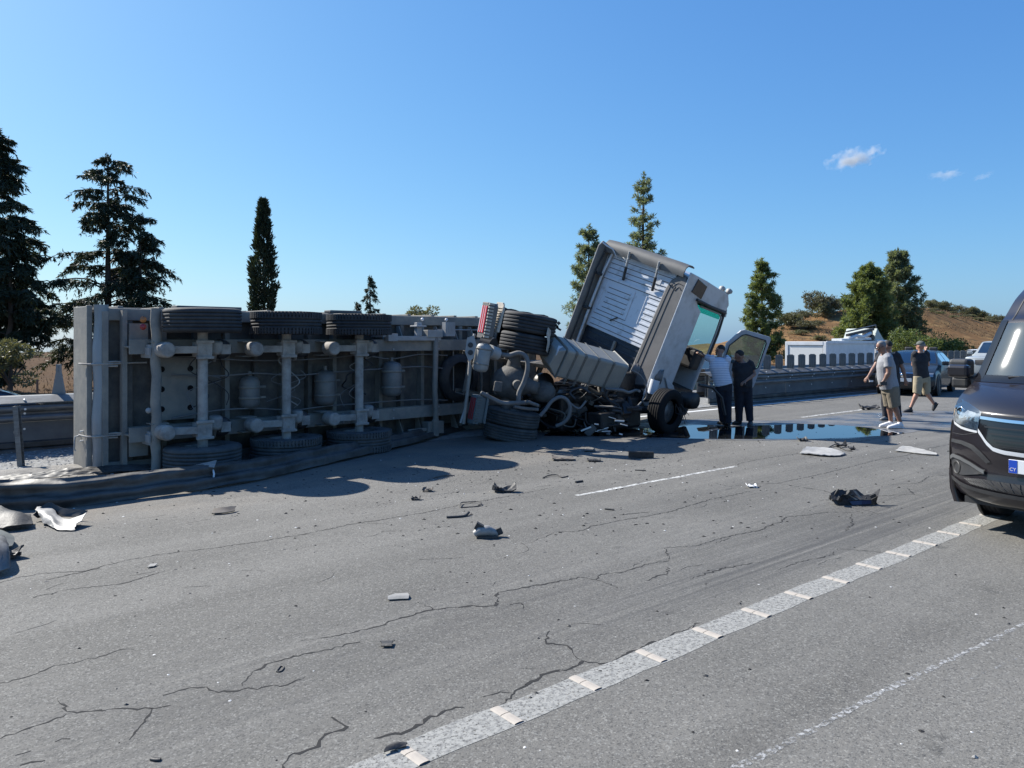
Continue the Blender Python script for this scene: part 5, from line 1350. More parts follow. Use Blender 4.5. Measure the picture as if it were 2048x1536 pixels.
def vehicle(t, M, prof, paint, ws, sw, belt, wmax, sill, wheels, r, rear=None, pw=3.0, tint=None, nv=25, wdt=.2, ws_v=.93, handles=((2.3, .82), (3.2, .82)), body_x=None):
    L = Loft(prof, 5, pw, nv); N = len(L.c)
    def V(b, name, m, parent=t, **k): return b.build(name, m, parent, xf=M, **k)
    cut = [(int(round(a * 5)), int(round(c * 5))) for a, c in ([ws] + ([rear] if rear else []))]
    b = MB(); i = 0
    segs = []; st = 0
    for a, c in cut: segs.append((st, a)); st = c
    segs.append((st, N - 1))
    for a, c in segs:
        if c > a: b.grid([L.row(k) for k in range(a, c + 1)])
    for a, c in cut:                     # pillars beside the glass
        b.grid([L.row(k, -1, -ws_v, 4) for k in range(a, c + 1)]); b.grid([L.row(k, ws_v, 1, 4) for k in range(a, c + 1)])
    lower = []
    for sg in (-1, 1):
        rows = []
        for k in range(N):
            e = L.pt(L.c[k], sg); x = e.x
            zb = min(e.z, belt); yb = abs(e.y) if e.z <= belt + .01 else wmax
            zm = min(e.z, belt * .72); ym = max(abs(e.y), wmax) if e.z > sill + .25 else abs(e.y)
            rows.append([e, Vector((x, sg * yb, zb)), Vector((x, sg * ym, zm)), Vector((x, sg * ym * .99, min(e.z, sill + .12))), Vector((x, sg * ym * .95, min(e.z, sill)))])
        b.grid(rows)
    body = V(b, 'body', paint)
    for (a, c), nm in zip(cut, ('windscreen', 'rear_window')):
        b = MB(); b.grid(L.patch(a / 5, c / 5, -ws_v, ws_v)); V(b, nm, tint or M_glasscar)
    for sg in (-1, 1):                   # side glass, proud of the ruled side
        for x0, x1 in sw:
            rows = []
            xs = np.array([L.pt(q, sg).x for q in L.c]); zs = np.array([L.pt(q, sg).z for q in L.c]); ys = np.array([abs(L.pt(q, sg).y) for q in L.c])
            ok = zs > belt - .02; o = np.argsort(xs[ok])
            for x in np.linspace(x0, x1, 9):
                ze = float(np.interp(-x, xs[ok][o], zs[ok][o])); ye = float(np.interp(-x, xs[ok][o], ys[ok][o]))
                col = []
                for f_ in (.02, .5, .86):
                    z = belt + .02 + (ze - belt - .02) * f_; y = wmax + (ye - wmax) * (z - belt) / max(.05, ze - belt)
                    col.append(Vector((-x, sg * (y + .005), z)))
                rows.append(col)
            b = MB(); b.grid(rows); V(b, 'side_window', M_glassdark)
        b = MB(); b.box((-(ws_x(L, ws) + .12), sg * (wmax + .11), belt + .08), (.10, .20, .13)); V(b, 'wing_mirror', paint, bevel=.03)
    for x in wheels:
        for sg in (-1, 1):
            b = MB(); b.lathe([(0, .0), (r * 1.13, .0), (r * 1.17, -.02), (r * 1.17, .012), (r * 1.11, .016), (0, .012)], (-x, sg * (wmax + .002), r), (0, sg, 0), 28); V(b, 'wheel_arch', M_black)
            truck_wheel(t, M, (-x, sg * (wmax - .07), r), (0, sg, 0), r, wdt, M_tyre, 3, 0, .5, 'wheel', 26, M_alloy)
    for x, z in handles:
        for sg in (-1, 1):
            b = MB(); b.box((-x, sg * (wmax + .012), z), (.17, .025, .03)); V(b, 'door_handle', paint)
    b = MB(); b.bx(-prof[-1][0] + .15, -.25, -wmax * .82, wmax * .82, sill + .02, sill + .08); V(b, 'underbody', M_black)
    b = MB(); b.bx(-(ws_x(L, ws) + .75), -(ws_x(L, ws) + .15), -wmax * .86, wmax * .86, belt - .22, belt - .04); V(b, 'dashboard', M_black)
    for y in (-.38, .38):
        b = MB(); x = ws_x(L, ws) + 1.35; b.box((-x, y, belt - .12), (.5, .46, .14)); b.box((-x - .25, y, belt + .14), (.14, .46, .58)); b.box((-x - .25, y, belt + .50), (.10, .26, .18)); V(b, 'seat', M_black, bevel=.04)
    return L, V, body
def ws_x(L, ws): return float(L.c[int(round(ws[0] * 5))][0])
M_glasscar = glass('windscreen_glass', (.50, .70, .74), .03, .85)
M_glassdark = glass('dark_side_glass', (.30, .36, .38), .02, .3)
M_alloy = mat('alloy_wheel', (.42, .43, .44), .35, .8)
M_vanpaint = mat('dark_aubergine_paint', (.017, .0145, .018), .28, .2, (.023, .020, .024), 1.2, coat=.8, bump=.03, bsc=400)
M_vanplastic = mat('dark_bumper_plastic', (.030, .031, .034), .45, 0, (.045, .045, .046), 8, bump=.12, bsc=300)
M_palechrome = mat('pale_painted_chrome', (.72, .73, .75), .28, .45)  # pale paint puts the reflected sky into the chrome's own colour
M_amber = mat('pale_amber_lens', (.62, .42, .22), .2, 0, (.55, .5, .45), 30, coat=.5)
M_headglass = glass('headlamp_glass', (.92, .95, .97), .02, .8)
# ------------------------------------------------------------------ the dark van
vh = Vector((-.82, -.57, 0)).normalized(); vl = Vector((.57, -.82, 0)).normalized()
VC = Vector((4.53, 6.52, 0))
MV = frame(vh, vl, (0, 0, 1), VC)
van = thing('van', 'dark high roof van facing the camera at the right edge on the hard shoulder', 'van', VC, MV.to_3x3())
MW[van.name] = MV
VP = [(.16, .29, .78, .26, 0), (.05, .33, .86, .29, 0), (.0, .47, .90, .30, 0), (.015, .62, .915, .30, 0), (.0, .80, .925, .31, 0), (.03, 1.08, .925, .34, 0), (.07, 1.155, .92, .35, -.04),
      (.20, 1.25, .905, .29, -.02), (.40, 1.345, .895, .22, .0), (.58, 1.41, .885, .145, .0), (.75, 1.69, .84, .14, .005), (.90, 1.97, .785, .13, .01), (1.0, 2.06, .775, .12, .015), (1.22, 2.28, .74, .10, .03), (1.60, 2.43, .72, .06, .05), (2.6, 2.47, .72, .02, .05), (4.9, 2.45, .72, .02, .05), (5.10, 2.30, .74, .02, .03), (5.16, 1.4, .86, .02, 0), (5.16, .5, .90, .02, 0)]
LV, VV, _ = vehicle(van, MV, VP, M_vanpaint, (9.2, 11), [(1.25, 2.05), (2.2, 3.4), (3.55, 4.8)], 1.40, .94, .24, (1.22, 4.1), .33, pw=3.2, handles=((1.95, 1.15), (2.5, 1.15)))
_zs = LV.c[:, 1]; _n = int(np.argmax(_zs > 1.32)); _C = LV.c[:_n]
def van_x(y, z):
    o = np.argsort(_C[:, 1]); B_, w, k_ = (float(np.interp(z, _C[o, 1], _C[o, j])) for j in (0, 2, 3))
    return -(B_ + k_ * min(1.0, abs(y) / w) ** 3.2), w
def VS(y, z, d=.004):
    x, w = van_x(y, z); e = 1e-3
    nx = Vector((1, -(van_x(y + e, z)[0] - van_x(y - e, z)[0]) / (2 * e), -(van_x(y, z + e)[0] - van_x(y, z - e)[0]) / (2 * e))).normalized()
    return Vector((x, y, z)) + nx * d
def van_px(px, py):                     # the spot of the van's nose seen at a photograph position
    y, z = -.6, .9
    def pr(y, z):
        q = MV @ Vector((van_x(y, z)[0], y, z)); return np.array([HX + F * q.x / q.y, HY + F * (H - q.z) / q.y])
    for _ in range(25):
        c = pr(y, z); J = np.array([(pr(y + 1e-3, z) - c) / 1e-3, (pr(y, z + 1e-3) - c) / 1e-3]).T
        d = np.linalg.lstsq(J, np.array([px, py]) - c, rcond=None)[0]
        y = min(.9, max(-.905, y + .7 * float(np.clip(d[0], -.1, .1)))); z = min(1.3, max(.37, z + .7 * float(np.clip(d[1], -.1, .1))))
    return y, z
def van_strip(lo, hi, d=.004, n=10, m=4):
    """surface patch between two polylines given in (y, z)"""
    def along(pl, t):
        pl = np.array(pl); s = np.r_[0, np.cumsum(np.linalg.norm(np.diff(pl, axis=0), axis=1))]; s /= s[-1]
        return np.array([np.interp(t, s, pl[:, k]) for k in (0, 1)])
    return [[VS(*(along(lo, i / n) * (1 - j / m) + along(hi, i / n) * j / m), d) for i in range(n + 1)] for j in range(m + 1)]
def yz(*px): return [van_px(a, c) for a, c in px]
def mirror(pl): return [(-y, z) for y, z in pl]
hl_lo, hl_hi = [(-.912, 1.08), (-.885, 1.015), (-.78, .985), (-.68, .975), (-.585, .97)], [(-.915, 1.15), (-.905, 1.205), (-.85, 1.215), (-.74, 1.19), (-.64, 1.16), (-.56, 1.132)]
gr_lo = [(-.57, .985), (-.53, .94), (-.485, .885), (-.42, .835), (-.33, .818), (-.18, .813), (0, .81)]; gr_hi = [(-.556, 1.072), (-.3, 1.062), (0, 1.058)]
for mir in (False, True):
    f_ = mirror if mir else (lambda a: a)
    b = MB(); b.grid(van_strip(f_(hl_lo), f_(hl_hi), .004)); hd = VV(b, 'headlamp', mat('headlamp_reflector', (.70, .72, .74), .22, .6, (.40, .41, .42), 18))
    lo = [tuple(np.array(hl_lo[0]) * .92 + np.array(hl_hi[0]) * .08), tuple(np.array(hl_lo[0]) * .6 + np.array(hl_lo[1]) * .4)]
    hi = [tuple(np.array(hl_lo[0]) * .25 + np.array(hl_hi[0]) * .75), tuple(np.array(hl_lo[1]) * .45 + np.array(hl_hi[1]) * .55)]
    b = MB(); b.grid(van_strip(f_(lo), f_(hi), .009)); VV(b, 'indicator_lens', M_amber, hd)
    mid_y = (hl_lo[1][0] * .35 + hl_lo[2][0] * .65); mid_z = (hl_lo[1][1] + hl_hi[2][1]) / 2
    c = VS(f_([(mid_y, mid_z)])[0][0], mid_z, .006)
    b = MB(); b.lathe([(.0, .001), (.030, .002), (.042, .006), (.046, .0)], c, (1, (.5 if mir else -.5), .15), 20); VV(b, 'lamp_bowl', M_chrome, hd)
    b = MB(); b.grid(van_strip(f_(hl_lo), f_(hl_hi), .016)); VV(b, 'lamp_cover', M_headglass, hd)
    for seam in ([(-.555, 1.128), (-.3, 1.118), (0, 1.112)], [(-.555, 1.128), (-.64, 1.165), (-.74, 1.215), (-.80, 1.27), (-.845, 1.315)], [(-.90, .90), (-.75, .905), (-.60, .94), (-.575, .96)]):
        b = MB(); b.grid(van_strip(f_([(y, z - .003) for y, z in seam]), f_([(y, z + .003) for y, z in seam]), .0025, 16, 2)); VV(b, 'panel_gap', M_black)
    lw = [(y, z - .028) for y, z in hl_lo]
    b = MB(); b.grid(van_strip(f_(lw), f_([(y, z - .004) for y, z in hl_lo]), .007, 10, 2)); VV(b, 'chrome_trim', M_palechrome)
    b = MB(); b.grid(van_strip(f_(gr_lo), f_(gr_hi), .006, 14, 6)); gl = VV(b, 'grille', M_blackgloss)
    b = MB(); b.grid(van_strip(f_(gr_hi), f_([(y, z + .026) for y, z in gr_hi]), .016, 14, 3)); VV(b, 'chrome_bar', M_chrome, gl)
    ch_lo = [(y, z - .034) for y, z in gr_lo]
    b = MB(); b.grid(van_strip(f_(ch_lo), f_(gr_lo), .014, 18, 2)); VV(b, 'chrome_bar', M_palechrome, gl)
    for k, (q0, q1) in enumerate(((.22, .27), (.43, .48), (.64, .69), (.84, .87))):
        def ln(q): return [(np.interp(t, [0, 1], [gr_hi[0][0] + (gr_lo[-2][0] - gr_hi[0][0]) * q * .55, 0]), gr_hi[0][1] * (1 - q) + (gr_lo[-1][1]) * q + .0) for t in np.linspace(0, 1, 6)]
        b = MB(); b.grid(van_strip(f_(ln(q1)), f_(ln(q0)), .020, 12, 3)); VV(b, 'grille_bar', mat('satin_grille_bar', (.035, .035, .038), .25, .3), gl)
    fg_lo = [(-.905, .60), (-.86, .535), (-.75, .525), (-.62, .555), (-.51, .58)]; fg_hi = [(-.905, .68), (-.865, .712), (-.76, .704), (-.64, .672), (-.57, .640), (-.505, .615)]
    b = MB(); b.grid(van_strip(f_(fg_lo), f_(fg_hi), .010, 10, 5)); fg = VV(b, 'fog_lamp_surround', M_vanplastic)
    b = MB(); b.grid(van_strip(f_([(y, z - .035) for y, z in fg_hi]), f_(fg_hi), .022, 14, 3)); VV(b, 'fog_lamp_brow', mat('highlight_grey_brow', (.16, .165, .17), .35, .4), fg)  # paler grey paints the highlight along the top of the arch
    c = VS(f_([(-.82, .582)])[0][0], .582, .014)
    b = MB(); b.lathe([(0, -.01), (.04, -.008), (.052, .004), (.060, .006), (.066, .0)], c, (1, (.8 if mir else -.8), 0), 18); VV(b, 'fog_lamp', M_black, fg)
    q = (-.55, .60); b = MB(); b.grid(van_strip(f_([(q[0] - .02, q[1] - .025), (q[0] + .05, q[1] - .025)]), f_([(q[0] - .02, q[1] + .025), (q[0] + .05, q[1] + .025)]), .014, 3, 2)); VV(b, 'tow_cover', M_black, fg)
    in_lo = [(-.64, .468), (-.4, .455), (0, .45)]; in_hi = [(-.72, .505), (-.55, .53), (0, .538)]
    b = MB(); b.grid(van_strip(f_(in_lo), f_(in_hi), .006, 14, 4)); ig = VV(b, 'lower_intake', M_black)
    def ibar(t, s): a = np.array(in_lo); c = np.array(in_hi); tt = np.linspace(0, 1, 3); return (np.array([np.interp(t, tt, a[:, k]) for k in (0, 1)]) * (1 - s) + np.array([np.interp(t, tt, c[:, k]) for k in (0, 1)]) * s)
    for k in range(26):
        for sl_ in (1, -1):
            t0 = k / 26; pts = [VS(*(lambda w: (f_([tuple(w)])[0]))(ibar(min(1, t0 + .05 * q), q if sl_ > 0 else 1 - q)), .009) for q in (0, .5, 1)]
            b = MB(); b.tube(pts, .0035, 4); VV(b, 'mesh_wire', M_vanplastic, ig) if k % 2 == 0 else None
    cs_lo = [(-.895, .455), (-.74, .418), (-.5, .405), (0, .398)]; cs_hi = [(-.90, .495), (-.76, .460), (-.6, .442), (0, .432)]
    b = MB(); b.grid(van_strip(f_(cs_lo), f_(cs_hi), .014, 14, 3)); VV(b, 'chin_trim', M_vanplastic)
    bm_lo = [(-.905, .812), (-.76, .815), (-.65, .795), (-.57, .745), (-.49, .68)]; bm_hi = [(-.905, .845), (-.75, .852), (-.62, .832), (-.53, .775), (-.45, .70)]
    b = MB(); b.grid(van_strip(f_(bm_lo), f_(bm_hi), .007, 12, 3)); VV(b, 'bumper_crease', M_vanplastic)
# licence plate
py0, pz0 = -.262, .69
x0 = van_x(0, .69)[0] + .012
b = MB(); b.bx(x0, x0 + .012, -.285, .285, .630, .750); pl = VV(b, 'licence_plate', mat('plate_white', (.72, .73, .74), .4), bevel=.004)
b = MB(); b.bx(x0 + .012, x0 + .0145, -.282, -.216, .634, .746); VV(b, 'plate_band', mat('plate_blue', (.01, .06, .42), .4), pl)
def text_obj(txt, size, M, m, parent, name='lettering'):
    cu = bpy.data.curves.new(name, 'FONT'); cu.body = txt; cu.size = size; cu.align_x = 'CENTER'; cu.align_y = 'CENTER'; cu.extrude = .0006
    o = bpy.data.objects.new(name, cu); COL.objects.link(o)
    dg = bpy.context.evaluated_depsgraph_get(); me = bpy.data.meshes.new_from_object(o.evaluated_get(dg))
    bpy.data.objects.remove(o)
    me.transform(MW[parent.name].inverted() @ M); me.materials.clear(); me.materials.append(m)
    o = bpy.data.objects.new(name, me); COL.objects.link(o); o.parent = parent; MW[o.name] = MW[parent.name]; return o
text_obj('CY', .040, MV @ frame((0, 1, 0), (0, 0, 1), (1, 0, 0), (x0 + .0155, -.249, .664)), M_lens, pl)
# windscreen black frame, mirrors, roof groove, wipers
b = MB()
for a, c in ((-1.0, -.905), (.905, 1.0)): b.grid(LV.offset(LV.patch(9.0, 11.2, a, c, 4), .006))
b.grid(LV.offset(LV.patch(8.9, 9.3, -1, 1, 25), .005)); VV(b, 'screen_surround', M_blackgloss)
b = MB(); b.grid(LV.offset(LV.patch(11.3, 14, -.86, -.845, 3), .004)); b.grid(LV.offset(LV.patch(11.3, 14, .845, .86, 3), .004)); VV(b, 'roof_seam', M_black)
for sg in (-1, 1):
    b = MB(); b.bx(-1.02, -.86, sg * 1.02, sg * 1.22, 1.42, 1.60); mm = VV(b, 'door_mirror', M_vanplastic, bevel=.035, seg=3)
    b = MB(); b.bx(-1.00, -.88, sg * 1.03, sg * 1.20, 1.30, 1.415); VV(b, 'mirror_base', M_black, mm, bevel=.03, seg=3)
    b = MB(); b.tube([(-.94, sg * .90, 1.40), (-.94, sg * 1.06, 1.38)], .035, 8); VV(b, 'mirror_arm', M_black, mm)
b = MB(); b.tube([(-.62, -.55, 1.44), (-.66, -.2, 1.47), (-.64, .2, 1.46)], .008, 5); VV(b, 'wiper', M_black)
M_lining = mat('dark_cabin_lining', (.022, .028, .032), .9, spec=.1)
b = MB(); b.bx(-2.62, -2.58, -.80, .80, .5, 2.36); VV(b, 'bulkhead', M_lining)
b = MB(); b.bx(-2.58, -1.22, -.66, .66, 2.10, 2.13); VV(b, 'headlining', M_lining)
for sg in (-1, 1):
    b = MB(); b.bx(-2.58, -.75, sg * .835, sg * .845, .5, 1.36); VV(b, 'door_lining', M_lining)
b = MB(); b.bx(-2.58, -.5, -.80, .80, .42, .46); VV(b, 'cabin_floor', M_lining)
b = MB(); b.bx(-1.05, -1.02, -.12, .12, 1.86, 1.92); VV(b, 'rear_view_mirror', M_black)
# ------------------------------------------------------------------ other cars
SED = [(.10, .22, .76, .22, 0), (.02, .32, .84, .24, 0), (.0, .50, .87, .25, 0), (.03, .64, .87, .27, 0), (.12, .74, .85, .26, 0), (.55, .87, .82, .14, .02), (1.05, .96, .80, .07, .02), (1.15, .99, .79, .06, .01), (1.55, 1.22, .70, .10, .0), (1.92, 1.38, .60, .08, .01), (2.45, 1.44, .57, .0, .03), (3.1, 1.42, .57, .0, .03), (3.55, 1.31, .59, .0, .02), (4.0, 1.08, .66, .0, .01), (4.15, 1.03, .72, .04, .02), (4.5, 1.0, .78, .08, .02), (4.6, .85, .82, .12, 0), (4.62, .5, .83, .12, 0), (4.55, .26, .78, .1, 0)]
SUVP = [(.10, .30, .80, .12, 0), (.0, .42, .86, .14, 0), (.0, .80, .88, .14, 0), (.05, 1.0, .88, .14, 0), (.15, 1.08, .86, .12, 0), (.8, 1.13, .84, .05, .02), (1.15, 1.16, .82, .04, .02), (1.25, 1.19, .80, .04, .0), (1.55, 1.48, .72, .06, .0), (1.80, 1.68, .66, .05, .01), (2.3, 1.74, .64, 0, .03), (3.6, 1.73, .64, 0, .03), (4.2, 1.66, .66, .03, .02), (4.4, 1.2, .80, .04, 0), (4.45, .8, .84, .04, 0), (4.42, .35, .80, .04, 0)]
def paint(n, c): return mat(n, c, .38, .1, coat=.35, spec=.4)
def car(label, s, p, head, prof, m, z=0.0, cat='car', at=None, **kw):
    q = SP(s, p, z) if at is None else Vector(at); fx = U3 * head if not isinstance(head, tuple) else Vector(head).normalized(); ly = Vector((-fx.y, fx.x, 0)); M = frame(fx, ly, (0, 0, 1), q)
    t = thing('car' if cat == 'car' else cat, label, cat, q, M.to_3x3()); MW[t.name] = M
    L, V, bd = vehicle(t, M, prof, m, **kw)
    return t, L, V
def car_front(L, V, y0, y1, z0, z1, name, m, d=.012, n=8):
    z_ = L.c[:, 1]; k = int(np.argmax(z_ > z1 + .3)); C_ = L.c[:max(k, 12)]; o = np.argsort(C_[:, 1])
    def q(y, z):
        B_, w, kk = (float(np.interp(z, C_[o, 1], C_[o, j])) for j in (0, 2, 3)); return Vector((-(B_ + kk * min(1, abs(y) / w) ** 3) + d, y * 1.0, z))
    b = MB(); b.grid([[q(y0 + (y1 - y0) * i / n, z0 + (z1 - z0) * j / 4) for i in range(n + 1)] for j in range(5)]); return V(b, name, m)
sx = 13.4 * UX + 24.3 * UY
t, L, V = car('dark slate sedan facing the camera behind the walking man', 25.3, 9.75, (-.62, -.78, 0), SED, paint('slate_blue_paint', (.018, .023, .028)), at=(12.45, 24.5, 0), ws=(7.1, 9), rear=(12, 13), sw=[(1.75, 2.45), (2.55, 3.35)], belt=.95, wmax=.88, sill=.22, wheels=(.85, 3.5), r=.32)
for y0, y1 in ((-.82, -.42), (.42, .82)): car_front(L, V, y0, y1, .62, .74, 'headlamp', mat('dim_headlamp', (.35, .38, .40), .15, .4), .012)
car_front(L, V, -.40, .40, .60, .73, 'grille', M_blackgloss); car_front(L, V, -.40, .40, .725, .745, 'chrome_bar', M_chrome, .018)
car_front(L, V, -.60, .60, .30, .42, 'lower_intake', M_black)
b = MB(); b.lathe([(0, 0), (.055, .0), (.065, -.01)], (.035, 0, .665), (1, 0, 0), 16); V(b, 'badge', M_chrome)
b = MB(); b.bx(.02, .035, -.26, .26, .46, .575); V(b, 'licence_plate', mat('pale_plate', (.62, .63, .62), .5))
t, L, V = car('pale grey pickup stopped behind the dark sedan beside the van mirror', 32.2, 9.9, (-.70, -.71, 0), SUVP, paint('silver_grey_paint', (.30, .33, .34)), at=(19.15, 30.9, 0), ws=(7.1, 9), rear=(12, 13), sw=[(1.75, 2.5), (2.65, 3.9)], belt=1.16, wmax=.90, sill=.30, wheels=(.85, 3.55), r=.37, cat='pickup', ws_v=.90)
for y0, y1 in ((-.84, -.50), (.50, .84)): car_front(L, V, y0, y1, .82, .98, 'headlamp', mat('clear_headlamp', (.55, .57, .58), .15, .5))
car_front(L, V, -.48, .48, .78, .98, 'grille', M_black)
b = MB(); b.bx(.02, .035, -.26, .26, .52, .63); V(b, 'licence_plate', M_lens)
t, L, V = car('white car half hidden beyond the barrier beside the grey pickup', 39.0, 11.0, (-.763, -.647, 0), SUVP, paint('white_paint', (.66, .67, .68)), at=(29.6, 50.0, -.6), ws=(7.1, 9), rear=(12, 13), sw=[(1.75, 2.5), (2.65, 3.9)], belt=1.16, wmax=.90, sill=.30, wheels=(.85, 3.55), r=.36)
for y0, y1 in ((-.82, -.42), (.42, .82)): car_front(L, V, y0, y1, .62, .74, 'headlamp', mat('bright_headlamp', (.5, .5, .5), .15, .4))
car_front(L, V, -.40, .40, .58, .73, 'grille', M_black)
car('dark teal car on the opposite carriageway behind the open cab door', 30.6, 18.6, 1, SUVP, paint('dark_teal_paint', (.015, .05, .065)), -.6, ws=(7.1, 9), rear=(12, 13), sw=[(1.75, 2.5), (2.65, 3.9)], belt=1.16, wmax=.90, sill=.30, wheels=(.85, 3.55), r=.36, ws_v=.9)
car('dark car beyond the barrier cut off by the left edge of the photo', 4.15, 19.0, 1, SED, paint('black_paint', (.012, .014, .017)), -.6, ws=(7.1, 9), rear=(12, 13), sw=[(1.75, 2.45), (2.55, 3.35)], belt=.95, wmax=.88, sill=.22, wheels=(.85, 3.5), r=.32)
# ------------------------------------------------------------------ white lorry on the far carriageway
q = SP(29.0, 17.4, -.6); q = at_p(1654, 17.8); q.z = -.6
MLy = frame(U3, N3, (0, 0, 1), q)        # x forward, y to its left; q = rear right corner on the ground
lo = thing('white_lorry', 'white box bodied lorry with folded crane on the opposite carriageway', 'lorry', q, MLy.to_3x3()); MW[lo.name] = MLy
M_boxw = mat('white_lorry_paint', (.70, .71, .72), .45, 0, (.60, .61, .61), 2)
def Q(b, name, m, parent=lo, **k): return b.build(name, m, parent, xf=MLy, **k)
Wd, Ht, Lb = 2.1, 2.30, 4.9
b = MB(); b.bx(.03, Lb, .03, Wd - .03, 1.02, Ht - .04); Q(b, 'box_body', M_boxw, bevel=.02)
for y in (0, Wd - .16):
    b = MB(); b.bx(-.05, .12, y, y + .16, .98, Ht); Q(b, 'corner_post', M_boxw, bevel=.02)
b = MB(); b.bx(-.06, .12, .16, Wd - .16, Ht - .17, Ht + .005); Q(b, 'rear_header', M_boxw, bevel=.015)
b = MB(); b.bx(-.04, .1, .16, Wd - .16, .98, 1.10); Q(b, 'rear_sill', M_boxw, bevel=.015)
b = MB(); b.bx(-.02, .03, .20, Wd - .20, 1.12, Ht - .19); Q(b, 'tail_door', mat('off_white_door', (.66, .66, .64), .5))
b = MB(); b.bx(-.02, Lb + .02, -.03, .03, Ht - .10, Ht + .03); Q(b, 'side_rail', M_boxw, bevel=.01)
b = MB(); b.bx(.0, Lb + 1.6, .35, .55, .62, .95); b.bx(.0, Lb + 1.6, 1.5, 1.7, .62, .95); Q(b, 'chassis_frame', M_black)
b = MB(); b.bx(-.10, .0, .05, Wd - .05, .60, .82); Q(b, 'rear_bumper', M_black, bevel=.02)
for y in (.1, 1.72):
    b = MB(); b.bx(-.13, -.10, y, y + .28, .66, .78); Q(b, 'tail_lamp', M_red)
for x in (1.5, Lb + 1.1):
    for y, sg in ((.14, -1), (1.96, 1)): truck_wheel(lo, MLy, (x, y, .45), (0, sg, 0), .45, .26, M_tyre, 3, 0, .5, 'wheel', 24)
b = MB(); prc = [(Lb + .35, .7), (Lb + 2.1, .7), (Lb + 2.15, 1.5), (Lb + 1.85, 2.35), (Lb + .35, 2.40)]
b.prism(prc, (0, .06, 0), (1, 0, 0), (0, 0, 1), (0, 1, 0), Wd - .12); Q(b, 'cab', M_boxw, bevel=.05)
b = MB(); b.bx(Lb + 1.0, Lb + 1.7, .04, .062, 1.55, 2.15); Q(b, 'side_window', M_glassdark)
# folded crane arms and their covers
b = MB(); b.par((2.5, .2, 2.55), (2.75, 0, .32), (0, .14, 0), (0, 0, .12)); b.par((2.4, .2, 2.75), (2.9, 0, .34), (0, .10, 0), (0, 0, .05)); Q(b, 'crane_boom', M_black)
b = MB(); b.par((1.7, .15, 2.34), (3.4, 0, .06), (0, .5, 0), (0, 0, .10)); b.tube([(2.6, .2, 2.46), (3.2, .15, 2.58), (4.0, .2, 2.52), (4.7, .15, 2.72)], .09, 8); Q(b, 'folded_tarpaulin', M_boxw)
b = MB(); b.bx(4.75, 5.1, .2, .6, 2.2, 2.85); b.cyl((4.95, .18, 2.5), (4.95, .1, 2.5), .14, n=12); Q(b, 'crane_base', M_black, bevel=.02)
b = MB(); b.par((5.1, .15, 2.42), (.35, 0, .55), (.9, 0, -.7), (0, 1.6, 0)); Q(b, 'wind_shield', mat('pale_green_panel', (.42, .47, .44), .6))
b = MB(); b.tube([(2.4, .2, 2.80), (5.4, .2, 3.14), (5.5, .2, 2.9)], .03, 6); Q(b, 'crane_rail', M_galv)
# ================================================================== people
def remesh(b, name, m, parent, vox=.009, smooth_n=4):
    inv = MW[parent.name].inverted(); me = bpy.data.meshes.new(name)
    me.from_pydata([tuple(inv @ q) for q in b.v], [], b.f)
    bm = bmesh.new(); bm.from_mesh(me); bmesh.ops.remove_doubles(bm, verts=bm.verts, dist=1e-5); bmesh.ops.recalc_face_normals(bm, faces=bm.faces); bm.to_mesh(me); bm.free()
    o = bpy.data.objects.new(name, me); COL.objects.link(o)
    r = o.modifiers.new('r', 'REMESH'); r.mode = 'VOXEL'; r.voxel_size = vox
    s = o.modifiers.new('s', 'SMOOTH'); s.factor = .5; s.iterations = smooth_n
    dg = bpy.context.evaluated_depsgraph_get(); m2 = bpy.data.meshes.new_from_object(o.evaluated_get(dg))
    bpy.data.objects.remove(o); m2.materials.clear(); m2.materials.append(m)
    m2.polygons.foreach_set('use_smooth', [True] * len(m2.polygons))
    o = bpy.data.objects.new(name, m2); COL.objects.link(o); o.parent = parent; MW[o.name] = MW[parent.name]
    return o
def lerp_path(pts, n=5): return smoothpath([Vector(q) for q in pts], n)
